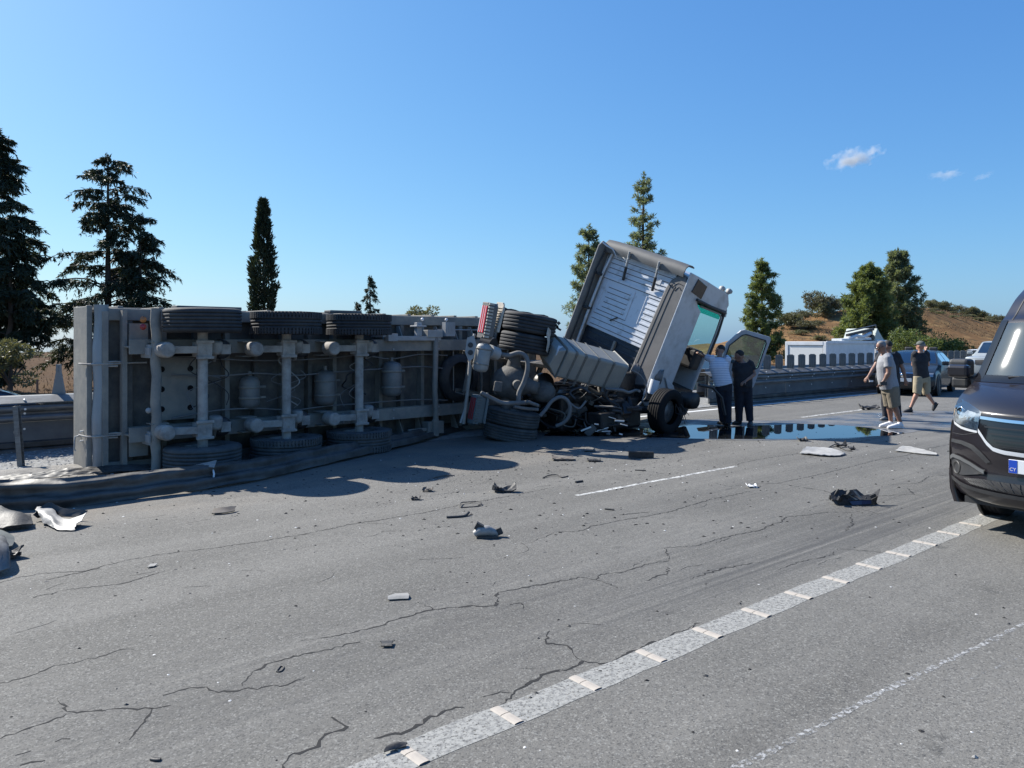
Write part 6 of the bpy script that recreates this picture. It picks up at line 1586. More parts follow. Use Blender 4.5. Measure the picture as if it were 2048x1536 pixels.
def person(label, Y, J, fwd, shirt, legs_m, skin, hair, shorts=True, shoe=None, cap=None, glasses=False, bulk=1.0, curl=.5, hem=.62, loose=1.0):
    j = {k: P(v[0], v[1], Y + (v[2] if len(v) > 2 else 0)) for k, v in J.items()}
    base = Vector((j['pelvis'].x, Y, 0)); t = thing('person', label, 'person', base)
    fwd = Vector(fwd).normalized(); sd = (j['shL'] - j['shR']); sd.z *= .3; sd.normalize(); B_ = bulk
    hsd = (j['hipL'] - j['hipR']).normalized()
    neck = j['neck']; chest = j['chest']; waist = j['waist']; pel = j['pelvis']; hd = j['head']
    def torso(b, g, z0=None):
        pts = [pel - Vector((0, 0, .06)), pel + Vector((0, 0, .04)), waist, waist.lerp(chest, .55), chest, chest.lerp(neck, .45), chest.lerp(neck, .78), neck]
        ra = [.155, .17, .158, .168, .185, .185, .135, .066]; rb = [.105, .12, .115, .122, .125, .105, .08, .062]
        b.tube(pts, [r * B_ + g for r in ra], 20, True, sd, [(r * (1 + (B_ - 1) * 1.8)) + g for r in rb])
    def arm(b, s, g, upto=1.0, part='all'):
        a, e, h_ = j['sh' + s], j['el' + s], j['ha' + s]
        if part == 'sleeve':
            q = a.lerp(e, hem); b.tube([a - (e - a) * .06 + (neck - a) * .35, a, a.lerp(e, .3), q], [.075 * B_ + g, .070 * B_ + g, .060 * B_ + g, .057 * B_ + g * 1.2], 12)
        else:
            b.tube([a + (neck - a) * .3, a, a.lerp(e, .35), a.lerp(e, .8), e, e.lerp(h_, .25), e.lerp(h_, .6), h_], [.058 * B_, .058 * B_, .050 * B_, .041 * B_, .040 * B_, .042 * B_, .034, .026], 12)
    def hand(b, s):
        e, h_ = j['el' + s], j['ha' + s]; d = (h_ - e).normalized(); ac = sd.cross(d); ac = ac.normalized() if ac.length > .1 else fwd
        pd = d.lerp(fwd, .15).normalized(); wv = pd.cross(ac).normalized(); wv = fwd if abs(wv.dot(fwd)) > .3 else wv
        wv = (wv - pd * wv.dot(pd)).normalized(); nn = pd.cross(wv).normalized()
        b.tube([h_ - d * .03, h_, h_ + pd * .05, h_ + pd * .09], [.026, .034, .040, .038], 10, True, wv, [.024, .022, .018, .016])
        for k, (o_, L_) in enumerate(((-.030, .072), (-.010, .082), (.010, .078), (.029, .060))):
            p0 = h_ + pd * .085 + wv * o_; p1 = p0 + (pd * math.cos(curl * .6) + nn * math.sin(curl * .6)) * L_ * .5; p2 = p1 + (pd * math.cos(curl * 1.7) + nn * math.sin(curl * 1.7)) * L_ * .5
            b.tube([p0 - pd * .02, p0, p1, p2], [.0095, .0095, .009, .0075], 7)
        p0 = h_ + pd * .03 - wv * .030; b.tube([p0, p0 - wv * .028 + pd * .03 + nn * .01, p0 - wv * .035 + pd * .062 + nn * .022], [.013, .0115, .009], 7)
    def leg(b, s, g=0, f=1.0, part='all'):
        hp, k, an = j['hip' + s], j['kn' + s], j['an' + s]
        P_ = [hp + Vector((0, 0, .05)), hp.lerp(k, .2), hp.lerp(k, .6), k, k.lerp(an, .28), k.lerp(an, .62), an]
        R_ = [.095, .092, .072, .056, .058, .043, .036]
        if part == 'shorts': P_ = P_[:4] + [k.lerp(an, .06)]; R_ = [.105 * B_ + g, .105 * B_ + g, .095 * B_ + g, .088 * B_ + g, .090 * B_ + g]
        elif part == 'trousers': P_[-1] = an - Vector((0, 0, .01)); R_ = [.100 * B_ + g, .100 * B_ + g, .086 * B_ + g, .076 * B_ + g, .074 * B_ + g, .068 + g, .066 + g]
        else: R_ = [r * (.5 + .5 * B_) for r in R_]
        b.tube(P_, R_, 14, True, hsd)
    up = (hd - neck).normalized(); fd = (fwd - up * fwd.dot(up)).normalized(); hs = up.cross(fd)
    R = Matrix((fd, hs, up)).transposed()
    b = MB(); torso(b, -.012)
    b.tube([neck - up * .05, neck + up * .02, hd - up * .05], [.060, .056, .058], 12)
    b.ball(hd + up * .012, (.098, .076, .110), 16, 12, R); b.ball(hd + fd * .032 - up * .060, (.060, .054, .055), 12, 8, R); b.ball(hd + fd * .085 - up * .078, (.020, .026, .018), 8, 6, R)
    b.tube([hd + fd * .090 + up * .012, hd + fd * .112 - up * .022, hd + fd * .092 - up * .034], [.010, .017, .012], 8)
    for k in (-1, 1): b.ball(hd + hs * .077 * k - fd * .008 - up * .008, (.020, .010, .032), 8, 6, R)
    b.tube([hd + fd * .090 - hs * .02 - up * .055, hd + fd * .098 - up * .054, hd + fd * .090 + hs * .02 - up * .055], .007, 6)
    for s in 'LR': arm(b, s, 0); hand(b, s); leg(b, s); b.tube([j['an' + s] + Vector((0, 0, .02)), j['an' + s] - Vector((0, 0, .03))], .036, 10)
    body = remesh(b, 'body', skin, t, .0085)
    for k in (-1, 1):
        b = MB(); b.ball(hd + fd * .088 + hs * .031 * k + up * .012, .0105, 8, 6); b.build('eye', M_black, t)
    if hair:
        b = MB(); b.ball(hd + up * .030 - fd * .014, (.0985, .081, .098), 16, 10, R)
        b.v = [q if (q - hd).dot(up) > (.066 if (q - hd).dot(fd) > .02 else -.02) else hd + (q - hd) * .80 for q in b.v]; b.build('hair', hair, t)
    if cap:
        b = MB(); b.ball(hd + up * .045 - fd * .004, (.106, .088, .085), 16, 10, R); b.v = [q if (q - hd).dot(up) > .028 else q + up * (.028 - (q - hd).dot(up)) for q in b.v]
        b.prism([(.06, -.07), (.14, -.06), (.175, 0), (.14, .06), (.06, .07)], hd + up * .035, fd, hs, up, .012); b.build('cap', cap, t)
    if glasses:
        for k in (-1, 1):
            b = MB(); b.ball(hd + fd * .098 + hs * .033 * k + up * .012, (.010, .030, .020), 10, 6, R); b.build('sunglass_lens', M_blackgloss, t)
        b = MB()
        for k in (-1, 1): b.tube([hd + fd * .09 + hs * .062 * k + up * .016, hd + fd * .0 + hs * .082 * k + up * .014], .005, 5)
        b.tube([hd + fd * .102 - hs * .02 + up * .018, hd + fd * .102 + hs * .02 + up * .018], .005, 5); b.build('sunglass_frame', M_black, t)
    g = .013 * loose
    b = MB()
    pts = [pel + Vector((0, 0, -.02)), waist.lerp(pel, .4), waist, waist.lerp(chest, .55), chest, chest.lerp(neck, .45), chest.lerp(neck, .78), chest.lerp(neck, .90)]
    ra = [.172, .172, .168, .170, .186, .187, .138, .085]; rb = [.128, .130, .130, .128, .128, .108, .082, .070]
    b.tube(pts, [r * B_ + g for r in ra], 22, True, sd, [(r * (1 + (B_ - 1) * 1.8)) + g for r in rb])
    for s in 'LR': arm(b, s, g, part='sleeve')
    o = remesh(b, 'shirt', shirt, t, .010, 5)
    b = MB()
    b.tube([pel - Vector((0, 0, .14)), pel - Vector((0, 0, .02)), pel + Vector((0, 0, .05)), waist.lerp(pel, .4)], [.15 * B_, .172 * B_, .170 * B_, .160 * B_], 18, True, hsd, [.118 * B_, .128 * B_, .122 * B_, .118 * B_])
    for s in 'LR': leg(b, s, .010, 1, 'shorts' if shorts else 'trousers')
    remesh(b, 'shorts' if shorts else 'trousers', legs_m, t, .011, 5)
    for s in 'LR':
        an = j['an' + s]; tp = j['to' + s]; hl = j['he' + s]; d = (tp - hl); L_ = d.length; d.normalize(); w = Vector((0, 0, 1)).cross(d); w = w.normalized() if w.length > .2 else sd; u2 = d.cross(w)
        b = MB(); b.tube([hl + u2 * .035, hl + d * L_ * .12 + u2 * .045, hl + d * L_ * .40 + u2 * .05, hl + d * L_ * .68 + u2 * .038, hl + d * L_ * .9 + u2 * .028, tp + u2 * .022], [.028, .040, .042, .048, .042, .022], 14, True, w, [.033, .045, .048, .036, .027, .016])
        b.tube([an + Vector((0, 0, .02)), hl.lerp(tp, .26) + u2 * .05], [.045, .05], 10)
        sh = remesh(b, 'shoe', shoe, t, .008, 3)
        b = MB(); b.tube([hl - d * .006 + u2 * .006, hl + d * L_ * .5 + u2 * .006, tp + d * .004 + u2 * .008], [.034, .048, .032], 12, True, w, [.010, .010, .010]); b.build('sole', M_lens if shoe is M_shoewhite else M_black, sh)
    return t, j, fd
M_shoewhite = mat('white_trainer', (.68, .68, .69), .6)
M_shoeblack = mat('black_trainer', (.022, .022, .024), .6)
M_shoegrey = mat('grey_trainer', (.16, .16, .16), .6)
M_tgrey = mat('grey_marl_cotton', (.285, .29, .305), .9, 0, (.245, .25, .265), 9, bump=.45, bsc=7, bdist=.035)
M_tblack = mat('black_cotton', (.016, .016, .020), .9, 0, (.030, .030, .034), 6, bump=.45, bsc=7, bdist=.035)
M_twhite = mat('white_striped_cotton', (.62, .66, .74), .9, bump=.4, bsc=7, bdist=.035)
nt = M_twhite.node_tree; wv_ = nt.nodes.new('ShaderNodeTexWave'); wv_.bands_direction = 'Z'; wv_.inputs['Scale'].default_value = 9; wv_.inputs['Distortion'].default_value = .6
tcx = nt.nodes.new('ShaderNodeTexCoord'); nt.links.new(tcx.outputs['Object'], wv_.inputs['Vector'])
mxx = nt.nodes.new('ShaderNodeMix'); mxx.data_type = 'RGBA'; mxx.inputs[6].default_value = (.66, .70, .78, 1); mxx.inputs[7].default_value = (.36, .42, .54, 1)
mrr = nt.nodes.new('ShaderNodeMapRange'); mrr.inputs[1].default_value = .6; mrr.inputs[2].default_value = .8
nt.links.new(wv_.outputs[0], mrr.inputs[0]); nt.links.new(mrr.outputs[0], mxx.inputs[0]); nt.links.new(mxx.outputs[2], nt.nodes['Principled BSDF'].inputs['Base Color'])
M_khaki = mat('khaki_cotton', (.21, .175, .125), .9, 0, (.175, .145, .105), 7, bump=.5, bsc=8, bdist=.035)
M_sand = mat('sand_cotton', (.34, .285, .19), .9, 0, (.29, .24, .16), 7, bump=.5, bsc=8, bdist=.035)
M_navy = mat('navy_trousers', (.010, .011, .018), .9, 0, (.018, .019, .028), 6, bump=.6, bsc=10, bdist=.03)
M_cap = mat('grey_green_cap', (.10, .11, .10), .85)
t, j, fd = person('man in grey t-shirt, khaki shorts, sunglasses and white trainers beside the puddle', 15.64, dict(
    head=(1763, 694), neck=(1769, 708), chest=(1772, 733, 0), waist=(1774, 757), pelvis=(1779, 774), shL=(1777, 718, -.19), shR=(1769, 717, .19), elL=(1777, 746, -.25), elR=(1764, 742, .20), haL=(1767, 763, -.22), haR=(1762, 764, .12),
    hipL=(1784, 778, -.09), hipR=(1776, 778, .09), knL=(1789, 811, -.10), knR=(1779, 810, .10), anL=(1801, 846, -.10), anR=(1782, 845, .10), heL=(1806, 855.5, -.10), toL=(1775, 856.5, -.12), heR=(1787, 852.5, .10), toR=(1759, 853.5, .10)),
    (-1, -.12, -.12), M_tgrey, M_khaki, M_skin2, M_hairgrey, True, M_shoewhite, None, True, 1.17, .9)
hb = MB(); q = j['haL'] + Vector((-.02, -.03, -.04)); hb.box(q, (.12, .05, .07)); hb.build('phone_pouch', M_black, None, origin=q)
tag(bpy.data.objects[[o.name for o in bpy.data.objects if o.name.startswith('phone_pouch')][-1]], 'small black pouch held in the hand of the grey shirted man', 'pouch')
t, j, fd = person('man in black t-shirt and dark trousers standing behind the grey shirted man', 17.2, dict(
    head=(1775, 692), neck=(1777, 705), chest=(1778, 729), waist=(1780, 753), pelvis=(1781, 769), shL=(1761, 713, .05), shR=(1794, 713, -.05), elL=(1749, 734, -.05), elR=(1806, 738, -.08), haL=(1736, 754, -.18), haR=(1811, 760, -.1),
    hipL=(1774, 772, .02), hipR=(1788, 772, -.02), knL=(1771, 804), knR=(1792, 804), anL=(1772, 834, -.02), anR=(1797, 833, 0), heL=(1777, 840, 0), toL=(1761, 841, -.12), heR=(1800, 839, .05), toR=(1793, 841, -.15)),
    (-.75, .5, -.1), M_tblack, M_navy, M_skin2, M_hair, False, M_shoegrey, None, False, 1.12, .8)
hb = MB(); q = j['haL'] + Vector((.06, -.02, -.09)); hb.box(q, (.08, .02, .035)); o = hb.build('paper_cup', M_lens, None, origin=q)
o.name = 'white_card'; tag(o, 'small white card in the outstretched hand of the black shirted man', 'card')
person('man in black t-shirt, sand shorts and cap striding away to the left', 19.0, dict(
    head=(1841, 692), neck=(1841, 703.5), chest=(1840, 722), waist=(1841, 742), pelvis=(1844, 754), shL=(1829, 709, -.02), shR=(1853, 709, .02), elL=(1826, 730, .10), elR=(1856, 731, .06), haL=(1836, 742, .28), haR=(1852, 700, .22),
    hipL=(1837, 757, -.03), hipR=(1850, 757, .03), knL=(1834, 786, -.05), knR=(1853, 785, .05), anL=(1821, 816, -.04), anR=(1868, 807, .06), heL=(1825, 824.5, -.04), toL=(1806, 825.5, -.04), heR=(1876, 807, .06), toR=(1867, 822, .06)),
    (-.55, .83, 0), M_tblack, M_sand, M_skin, M_hairgrey, True, M_shoeblack, M_cap, False, 1.02, .6)
person('man in white striped t-shirt reaching into the open truck cab', 15.9, dict(
    head=(1440, 701, .12), neck=(1439, 714, .05), chest=(1438, 735), waist=(1443, 755), pelvis=(1447, 768), shL=(1422, 718, .04), shR=(1455, 719, .0), elL=(1408, 712, .22), elR=(1450, 742, .28), haL=(1397, 706, .48), haR=(1436, 728, .5),
    hipL=(1440, 772), hipR=(1454, 772), knL=(1443, 808, .03), knR=(1455, 808, -.02), anL=(1446, 841, .06), anR=(1456, 845, -.06), heL=(1448, 850, 0), toL=(1436, 848, .22), heR=(1459, 854, -.1), toR=(1450, 852, .14)),
    (-.55, .83, 0), M_twhite, M_navy, M_skin2, M_hair, False, M_shoeblack, None, False, 1.0, .5)
person('man in black t-shirt and dark trousers standing by the open cab door', 16.2, dict(
    head=(1479, 712), neck=(1484, 724), chest=(1486, 743), waist=(1486, 760), pelvis=(1485, 771), shL=(1473, 729, .05), shR=(1501, 729, -.03), elL=(1468, 750, .15), elR=(1509, 748, -.06), haL=(1474, 765, .1), haR=(1491, 762, -.20),
    hipL=(1478, 774), hipR=(1493, 774), knL=(1478, 808), knR=(1497, 808), anL=(1478, 841, .04), anR=(1500, 841, -.03), heL=(1483, 848, .05), toL=(1465, 849, .02), heR=(1503, 850, 0), toR=(1497, 852.5, -.22)),
    (-.9, .3, -.2), M_tblack, M_navy, M_skin2, M_hair, False, M_shoeblack, None, False, 1.08, .7)

# ================================================================== debris on the road
M_dash = mat('bent_white_sheet', (.30, .29, .27), .55, .1, (.19, .185, .17), 5, bump=.2, bsc=20)
M_darkbit = mat('dark_broken_plastic', (.022, .022, .023), .6, 0, (.06, .057, .052), 8, bump=.3, bsc=40)
M_brownbit = mat('brown_fragment', (.10, .085, .07), .8, 0, (.16, .14, .12), 9)
def sheet(name, label, cat, rows, m, t=.012, group=None, sm=False):
    """bent sheet: rows of (px, py of the ground below, height)"""
    R_ = [[G(a, c) + Vector((0, 0, z + t)) for a, c, z in r] for r in rows]
    A = np.array([[tuple(q) for q in r] for r in R_])
    A = cat_rom(A, 3); A = cat_rom(A.transpose(1, 0, 2), 4).transpose(1, 0, 2)
    q_ = np.random.default_rng(len(label)); w_ = float(np.linalg.norm(A[0, -1] - A[0, 0]))
    A = A + q_.normal(0, .010 * w_, A.shape) * np.array([1, 1, .6]); A[:, :, 2] = np.maximum(A[:, :, 2], t + .002)
    R_ = [[Vector(q) for q in r] for r in A]
    b = MB(); b.shell(R_, t, True)
    o = b.build(name, m, origin=sum((q for r in R_ for q in r), Vector()) / sum(len(r) for r in R_)); return tag(o, label, cat, group)
def lump(name, label, cat, x0, x1, yb, hpx, m, seed, depth=.6, n=4, flat=.5, group=None):
    """jagged broken piece spanning x0..x1 at ground row yb"""
    rr_ = random.Random(seed); c = G((x0 + x1) / 2, yb); s = c.y / F; w = (x1 - x0) * s; h = hpx * s
    t = None; b = MB()
    NX, NY = 6, 4; rows = []; hv = [[rr_.random() ** 1.6 for _ in range(NX)] for _ in range(NY)]
    for jx in range(NY):
        r = []
        for i in range(NX):
            u, v = i / (NX - 1) - .5, jx / (NY - 1)
            e = math.sin(math.pi * (i + .5) / NX) ** .35
            z = h * (.10 + .9 * (hv[jx][i] * .6 + (abs(u) * 2) ** 3 * .4) * (.45 + .55 * v))
            r.append(c + Vector((u * w * (.8 + .2 * e) + rr_.uniform(-.02, .02) * w, v * w * depth * rr_.uniform(.8, 1.1), max(.012, z))))
        rows.append(r)
    b.shell(rows, max(.006, .05 * w), False)
    for k in range(n):
        q = c + Vector((rr_.uniform(-.4, .4) * w, rr_.uniform(.1, .5) * w * depth, h * rr_.uniform(.15, .45)))
        b.box(q, (w * rr_.uniform(.1, .3), w * rr_.uniform(.06, .16), h * rr_.uniform(.2, .5)), Matrix.Rotation(rr_.uniform(-.8, .8), 3, 'Y') @ Matrix.Rotation(rr_.uniform(0, 3), 3, 'Z'))
    o = b.build(name, m, origin=c); return tag(o, label, cat, group)
def stick(name, label, cat, pts, r, m, flatk=1.0, group=None):
    p_ = [G(a, c) + Vector((0, 0, z + r * .8)) for a, c, z in pts]
    b = MB(); b.tube(smoothpath(p_, 3), r, 6, True, (0, 0, 1), r * flatk); o = b.build(name, m, origin=p_[0]); return tag(o, label, cat, group)
sheet('metal_sheet', 'bent white metal sheet on edge beside the mangled rail at the left', 'sheet metal',
      [[(86, 1050, .02), (102, 1056, .01), (114, 1062, .01), (148, 1063, .0)], [(78, 1044, .07), (98, 1049, .07), (118, 1059, .02), (152, 1060, .03)], [(72, 1040, .11), (100, 1042, .08), (120, 1054, .02), (162, 1055, .06)], [(78, 1036, .10), (103, 1037, .10), (130, 1047, .03), (174, 1048, .10)]], M_dash, .006)
sheet('panel_fragment', 'thin folded grey panel standing behind the bent white sheet', 'panel', [[(76, 1042, .02), (96, 1038, .02), (120, 1040, .02), (160, 1042, .03)], [(66, 1043, .06), (97, 1036, .15), (126, 1038, .10), (178, 1041, .09)]], mat('dark_panel', (.05, .05, .05), .5, .3), .008)
sheet('torn_tyre_tread', 'black torn rubber piece against the rail at the far left', 'tyre scrap', [[(-40, 1062, .02), (0, 1064, .01), (30, 1063, .02), (66, 1057, .01)], [(-40, 1054, .10), (0, 1056, .09), (34, 1053, .10), (60, 1050, .03)], [(-40, 1044, .12), (0, 1046, .13), (25, 1046, .07), (62, 1046, .05)]], M_darkbit, .02)
sheet('grey_panel', 'greenish grey torn panel at the left edge of the photo', 'panel', [[(-50, 1112, .02), (-10, 1108, .03), (24, 1102, .02)], [(-50, 1096, .10), (-8, 1092, .12), (28, 1092, .05)], [(-50, 1084, .06), (-5, 1080, .05), (22, 1082, .02)]], mat('grey_green_plastic', (.14, .15, .135), .7, 0, (.08, .085, .08), 5), .012)
sheet('bumper_piece', 'crumpled pale bumper piece with dark underside at the lower left edge', 'bumper', [[(-60, 1160, .02), (-20, 1158, .02), (10, 1152, .02), (16, 1146, .03)], [(-60, 1150, .12), (-20, 1146, .16), (8, 1136, .15), (14, 1134, .10)], [(-60, 1132, .14), (-20, 1128, .17), (4, 1112, .13), (8, 1112, .08)]], mat('dusty_bumper_plastic', (.17, .17, .165), .6, 0, (.06, .06, .06), 6), .02, sm=True)
lump('plastic_piece', 'dark shredded plastic under the crumpled pale bumper piece', 'plastic scrap', -30, 34, 1120, 30, M_darkbit, 3, .5)
q0 = G(380, 985)
b = MB(); rws = []
for i in range(8):
    u = i / 7; x = 338 + 90 * u; yb = 958 - 18 * u; hz = .27 + .05 * math.sin(u * 6)
    rws.append([P(x, yb - 8 + 3 * math.sin(i * 2), 9.30), P(x + 3, yb - 13 - 4 * math.sin(u * 3.1), 9.36), P(x + 5, yb - 17 - 3 * u, 9.50)])
b.shell(rws, .012, False)
tag(b.build('metal_plate', M_dash, origin=P(380, 950, 9.4)), 'crumpled white plate resting on the mangled rail by the first wheel', 'sheet metal')
b = MB(); b.tube([P(426, 940, 9.35), P(428, 948, 9.3), P(427, 956, 9.3)], .012, 6); tag(b.build('metal_hook', M_edge, origin=P(427, 948, 9.3)), 'bright hooked strip hanging beside the crumpled white plate', 'metal strip')
# flat beam
c = G(1283, 917); b = MB(); R = Matrix.Rotation(rad(3), 3, 'Y') @ Matrix.Rotation(rad(8), 3, 'Z')
b.box(c + Vector((0, .03, .052)), (.385, .05, .095), R); b.box(c + Vector((0, .0, .085)), (.37, .01, .012), R); b.box(c + Vector((0.03, .0, .06)), (.03, .012, .02), R)
tag(b.build('bumper_beam', M_darkbit, origin=c), 'short black rectangular beam lying in front of the fuel tank shadow', 'beam')
lump('crumpled_bracket', 'jagged dark bracket with upturned ends in the middle of the road', 'bracket', 985, 1034, 986, 20, M_darkbit, 4, .5)
lump('rubber_lump', 'small dark lump left of the jagged bracket', 'rubber scrap', 821, 841, 1001, 10, M_darkbit, 7, .7)
lump('metal_fragment', 'bent brown fragment behind the small dark lump', 'metal scrap', 843, 866, 984, 11, M_brownbit, 9, .5)
stick('wire_frame', 'thin bent wire frame beside the long crack', 'wire', [(921, 1016, 0), (958, 1013, .0), (960, 1008, .02), (930, 1007, .01), (921, 1011, .02), (922, 1016, 0)], .006, M_darkbit)
stick('plastic_strip', 'straight dark strip with a forked end below the wire frame', 'strip', [(893, 1036, 0), (915, 1035, 0), (930, 1033, 0), (937, 1030, .02)], .012, M_darkbit, 1.6)
c = G(971, 1076); b = MB()
b.tube([c + Vector((-.10, .02, .03)), c + Vector((-.06, .02, .055)), c + Vector((.02, .03, .06)), c + Vector((.08, .04, .035)), c + Vector((.11, .05, .02))], [.03, .05, .055, .04, .02], 10, True, (0, 1, 0), [.03, .045, .05, .035, .015]); o = b.build('lamp_shell', M_dash, origin=c)
tag(o, 'white and black broken lamp shell lying in the middle of the road', 'lamp piece')
b = MB(); b.box(c + Vector((-.06, .03, .095)), (.07, .06, .06), Matrix.Rotation(.5, 3, 'Y')); b.box(c + Vector((.125, .05, .05)), (.05, .04, .06), Matrix.Rotation(-.4, 3, 'Y')); b.box(c + Vector((.02, -.02, .012)), (.2, .03, .02))
b.v = [q - c for q in b.v]; ob = b.build('lamp_socket', M_darkbit); ob.parent = o
sheet('white_strip', 'small white flat strip on the near lane', 'strip', [[(776, 1202, .0), (817, 1200, .0)], [(776, 1198, .012), (818, 1196, .012)], [(790, 1192, .008), (815, 1190, .006)]], M_dash, .005)
sheet('black_strip', 'small black angled strip on the near lane', 'strip', [[(762, 1296, .0), (785, 1296, .0)], [(764, 1293, .008), (783, 1294, .01)], [(760, 1287, .004), (787, 1287, .006)]], M_darkbit, .006)
# broken black bumper corner
c = G(1710, 1010); b = MB(); s = c.y / F
def loc(px, py, dy=0): return P(px, py, c.y + dy)
b.shell([[loc(1661, 988, .05), loc(1664, 1000, 0), loc(1672, 1008, 0)], [loc(1670, 981, .06), loc(1684, 1000, 0), loc(1690, 1010, 0)], [loc(1684, 980, .10), loc(1700, 1002, .02), loc(1706, 1012, 0)], [loc(1704, 996, .05), loc(1718, 1000, 0), loc(1722, 1012, 0)], [loc(1742, 990, .05), loc(1742, 1000, 0), loc(1744, 1010, 0)], [loc(1760, 979, .08), loc(1756, 992, 0), loc(1750, 1006, .04)]], .012, False)
b.shell([[loc(1680, 983, .16), loc(1690, 1006, .1)], [loc(1712, 979, .18), loc(1722, 1002, .1)], [loc(1732, 996, .16), loc(1738, 1006, .1)]], .012, False)
for x, y, w in ((1672, 984, .02), (1682, 1004, .04), (1696, 988, .03), (1668, 996, .03)): b.box(loc(x, y, .05), (w, .05, .08), Matrix.Rotation(.6, 3, 'Y'))
_r = random.Random(4)
for k in range(12):
    x = _r.uniform(1664, 1755); b.box(loc(x, _r.uniform(990, 1008), _r.uniform(-.04, .10)), (_r.uniform(.04, .14), _r.uniform(.008, .02), _r.uniform(.015, .05)), Matrix.Rotation(_r.uniform(-1, 1), 3, 'Y') @ Matrix.Rotation(_r.uniform(-.8, .8), 3, 'Z'))
bo = tag(b.build('bumper_corner', M_darkbit, origin=c), 'crumpled black bumper corner lying alone in front of the van', 'bumper')
b = MB(); b.shell([[loc(1699, 1003, -.02) - c, loc(1704, 1010, -.03) - c], [loc(1722, 1001, -.03) - c, loc(1724, 1009, -.04) - c], [loc(1742, 1001, -.02) - c, loc(1742, 1008, -.03) - c]], .006, False)
ob = b.build('blue_panel', mat('dark_blue_panel', (.02, .035, .09), .35)); ob.parent = bo
b = MB(); b.shell([[loc(1690, 985, -.02) - c, loc(1694, 988, -.02) - c], [loc(1712, 1000, -.02) - c, loc(1716, 999, -.02) - c]], .005, False); b.shell([[loc(1706, 980, .02) - c, loc(1712, 982, .02) - c], [loc(1718, 995, .0) - c, loc(1724, 996, .0) - c]], .005, False)
ob = b.build('pale_edge', M_dash); ob.parent = bo
sheet('fairing_panel', 'long pale grey fairing panel lying flat near the puddle edge', 'panel', [[(1600, 909, .0), (1618, 911, .01), (1650, 914, .01), (1674, 914, .0), (1688, 911, 0)], [(1606, 905, .035), (1625, 906, .012), (1650, 908, .008), (1676, 909, .006), (1690, 909, .0)], [(1614, 901, .045), (1630, 899, .02), (1650, 899, .012), (1674, 904, .012), (1686, 908, .0)]], mat('pale_grey_panel', (.36, .355, .34), .7, 0, (.27, .265, .25), 6), .012, sm=True)
lump('hinge_block', 'dark broken hinge standing on the pale fairing panel', 'hinge', 1672, 1696, 895, 16, M_darkbit, 11, .5)
lump('dark_lump', 'rounded dark piece beside the broken hinge', 'rubber scrap', 1697, 1713, 900, 10, M_darkbit, 13, .6)
stick('cable_scrap', 'thin black cable curling from the broken hinge', 'cable', [(1656, 897, .0), (1665, 893, .01), (1675, 892, .02), (1690, 901, .0), (1705, 903, 0)], .010, M_darkbit)
sheet('curved_trim', 'curved white trim strip on the road just left of the van', 'trim', [[(1790, 904, .0), (1815, 906, .0), (1845, 910, .0), (1873, 912, .0)], [(1796, 901, .02), (1818, 902, .012), (1846, 906, .008), (1873, 909, .004)], [(1806, 897, .03), (1822, 898, .02), (1848, 903, .014), (1868, 907, .0)]], mat('pale_trim', (.40, .39, .36), .7, 0, (.28, .27, .25), 6), .01, sm=True)
lump('crumpled_paper', 'small crumpled white paper beyond the lane line', 'paper', 1494, 1516, 976, 9, mat('paper_white', (.62, .62, .61), .8), 15, .7)
lump('wing_mirror', 'dark broken mirror shell at the puddle edge', 'mirror', 1597, 1620, 883, 9, M_darkbit, 18, .7)
lump('bumper_shard', 'black curved shard on the wet lane left of the grey shirted man', 'bumper', 1722, 1763, 820, 12, M_darkbit, 20, .4)
lump('flat_fragment', 'flat brown fragments near the striped shadow', 'metal scrap', 1102, 1150, 922, 7, M_brownbit, 22, .6)
lump('flat_fragment', 'darker flat fragment right of the brown fragments', 'metal scrap', 1174, 1204, 924, 6, M_darkbit, 24, .6)
lump('flat_fragment', 'smaller flat fragment closest to the truck shadow', 'metal scrap', 1168, 1192, 904, 5, M_brownbit, 25, .6)
stick('bent_rod', 'thin curved dark rod behind the jagged bracket', 'rod', [(1086, 957, 0), (1098, 953, .01), (1116, 953, .015), (1124, 956, .0), (1136, 953, 0)], .008, M_darkbit)
stick('twig', 'thin dark twig near the wheel shadows', 'twig', [(866, 957, 0), (884, 954, .01), (909, 952, 0)], .008, M_brownbit)
sheet('cardboard_scrap', 'torn brown scrap with pale edge in front of the mangled rail', 'scrap', [[(424, 1030, .0), (445, 1029, .0), (470, 1025, 0)], [(426, 1026, .03), (448, 1025, .04), (471, 1021, .03)]], M_brownbit, .01)
sheet('white_chip', 'tiny white chip on the left lane', 'chip', [[(294, 1137, 0), (308, 1135, 0)], [(300, 1132, .008), (316, 1130, .005)]], M_dash, .005)
stick('black_ring', 'small black open ring at the lower left', 'ring', [(553, 1344, 0), (562, 1344, 0), (568, 1336, 0), (562, 1333, 0), (556, 1340, .0), (553, 1344, 0)], .004, M_darkbit)
sheet('rubber_flap', 'black rubber flap curled against the near end of the rumble line', 'rubber scrap', [[(768, 1510, .0), (790, 1503, .0), (812, 1500, .0)], [(772, 1504, .012), (792, 1499, .015), (813, 1496, .008)], [(783, 1501, .006), (797, 1496, .006), (814, 1494, .004)]], M_darkbit, .008, sm=True)
stick('dark_splinter', 'dark splinter lying near the bottom left corner', 'splinter', [(303, 1519, 0), (312, 1521, 0), (321, 1521, 0)], .006, M_darkbit, 2)
stick('dark_splinter', 'short dark splinter right of the middle of the road', 'splinter', [(1210, 1019, 0), (1228, 1021, 0)], .010, M_darkbit)
stick('dark_splinter', 'dark flat splinter near the lane line start', 'splinter', [(1151, 966, 0), (1165, 964, 0)], .014, M_darkbit)
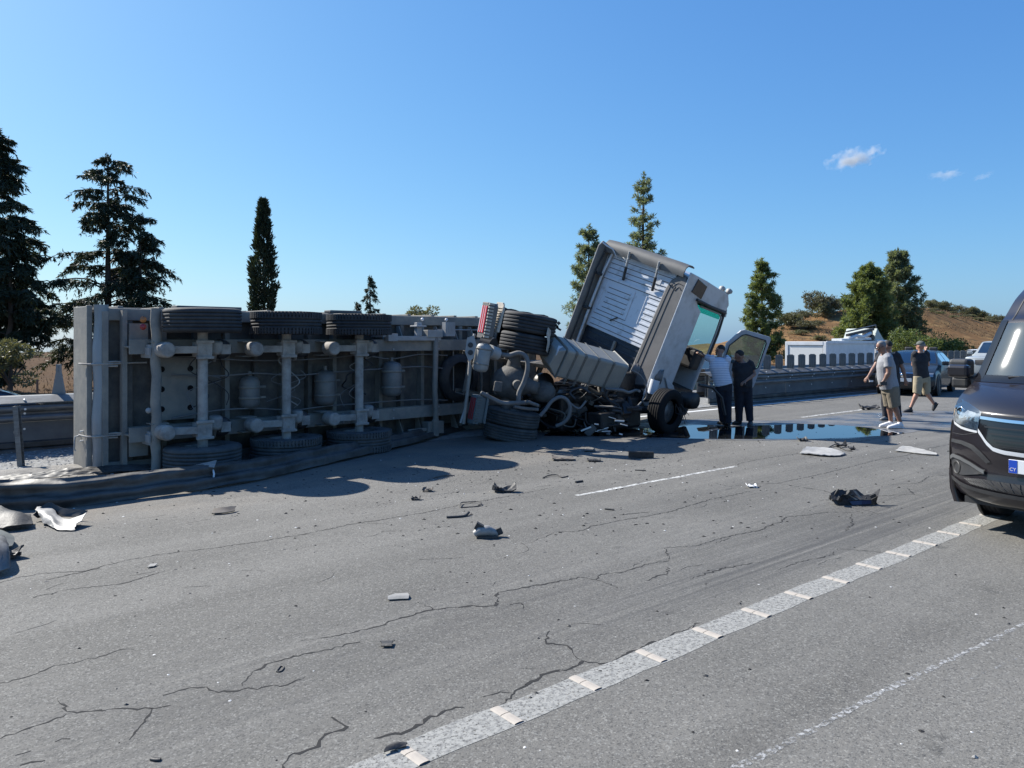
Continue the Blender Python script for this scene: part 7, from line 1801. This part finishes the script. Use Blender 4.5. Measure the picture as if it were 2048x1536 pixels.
stick('dark_splinter', 'thin splinter between the black beam and the lane line', 'splinter', [(1270, 941, 0), (1292, 942, 0)], .008, M_darkbit)
for k, (x, y, w) in enumerate([(1480, 1208, 9), (1386, 1256, 10), (1137, 1252, 10), (1076, 1277, 8), (1060, 1396, 10), (1072, 1387, 10), (252, 1410, 10), (232, 1378, 6), (300, 1368, 6), (1411, 1352, 12), (1950, 1515, 14), (2018, 1248, 8)]):
    c = G(x, y); s = c.y / F; b = MB(); b.rock(c, (w * s * .5, w * s * .4, w * s * .35), rr)
    b.build('stone', M_darkbit if k != 10 else M_dash, origin=c)
    tag(bpy.data.objects[[o.name for o in bpy.data.objects if o.name.startswith('stone')][-1]] if False else COL.objects[-1], 'small loose stone among the grit on the asphalt', 'stone', 'loose stones on the road')
b = MB()
for k in range(900):
    s = rr.uniform(-2, 15) if k % 3 else rr.uniform(3, 9); p = rr.uniform(.6, 9.8) if k % 2 else rr.uniform(4, 9.8)
    q = SP(s, p)
    if q.y < 2.6: continue
    r = rr.choice([.005, .006, .008, .010, .014]) * (1 if q.y < 7 else 1.5)
    b.rock(q, (r, r * rr.uniform(.5, 1), r * .6), rr)
b.build('grit', mat('dark_grit', (.022, .021, .020), .9), kind='stuff')
b = MB()
for k in range(260):
    q = SP(rr.uniform(-2, 14), rr.uniform(.6, 10.5))
    if q.y < 2.6: continue
    r = rr.choice([.004, .006, .009]) * (1 if q.y < 7 else 1.5); b.rock(q, (r, r, r * .5), rr)
b.build('grit', mat('pale_grit', (.58, .57, .54), .8), kind='stuff')
b = MB()
for k in range(1300):                   # crumbs of glass and plastic thrown out around the wreck
    s = rr.gauss(7.5, 3.2); p = 9.2 - abs(rr.gauss(0, 1.6))
    q = SP(s, p)
    if q.y < 5: continue
    r = rr.choice([.005, .007, .009, .013]); b.rock(q, (r * rr.uniform(.8, 2.2), r, r * .5), rr)
b.build('grit', mat('dark_crumbs', (.05, .048, .044), .7, 0, (.16, .15, .14), 3), kind='stuff')
# ================================================================== small clouds
def cloud(px, py, wpx, hpx, dens, seed, tilt):
    y = 1500.0; c = P(px, py, y); w, h = wpx / F * y / 2, hpx / F * y / 2
    b = MB(); b.ball((0, 0, 0), (w, w * .6, h), 24, 14)
    m = bpy.data.materials.new('cloud_vapour'); m.use_nodes = True; nt = m.node_tree; nt.nodes.remove(nt.nodes['Principled BSDF'])
    v = nt.nodes.new('ShaderNodeVolumePrincipled'); v.inputs['Color'].default_value = (1, 1, 1, 1); v.inputs['Anisotropy'].default_value = .3
    tc = nt.nodes.new('ShaderNodeTexCoord'); n = nt.nodes.new('ShaderNodeTexNoise'); n.inputs['Scale'].default_value = 3.2; n.inputs['Detail'].default_value = 6
    mp = nt.nodes.new('ShaderNodeMapping'); mp.inputs['Scale'].default_value = (1 / w, 1 / w, .45 / h); mp.inputs['Location'].default_value = (seed, seed * .7, 0)
    nt.links.new(tc.outputs['Object'], mp.inputs[0]); nt.links.new(mp.outputs[0], n.inputs['Vector'])
    ln = nt.nodes.new('ShaderNodeVectorMath'); ln.operation = 'LENGTH'; mp2 = nt.nodes.new('ShaderNodeMapping'); mp2.inputs['Scale'].default_value = (1 / w, 1 / (w * .6), 1 / h)
    nt.links.new(tc.outputs['Object'], mp2.inputs[0]); nt.links.new(mp2.outputs[0], ln.inputs[0])
    s = nt.nodes.new('ShaderNodeMath'); s.operation = 'SUBTRACT'; nt.links.new(n.outputs[0], s.inputs[0])
    k = nt.nodes.new('ShaderNodeMath'); k.operation = 'MULTIPLY_ADD'; k.inputs[1].default_value = .42; k.inputs[2].default_value = .22; nt.links.new(ln.outputs['Value'], k.inputs[0]); nt.links.new(k.outputs[0], s.inputs[1])
    r = nt.nodes.new('ShaderNodeMapRange'); r.inputs[1].default_value = 0; r.inputs[2].default_value = .22; r.inputs[4].default_value = dens; nt.links.new(s.outputs[0], r.inputs[0]); nt.links.new(r.outputs[0], v.inputs['Density'])
    nt.links.new(v.outputs[0], nt.nodes['Material Output'].inputs['Volume'])
    b.f = [tuple(reversed(f)) for f in b.f]
    o = b.build('cloud', m); o.location = c; o.rotation_euler = (0, rad(-tilt), 0)
    return tag(o, 'small white cloud in the blue sky', kind='structure')
cloud(1708, 316, 130, 50, .045, 1.3, 14)
cloud(1892, 350, 90, 26, .018, 4.7, 6)
cloud(1968, 352, 60, 18, .012, 8.1, 22)
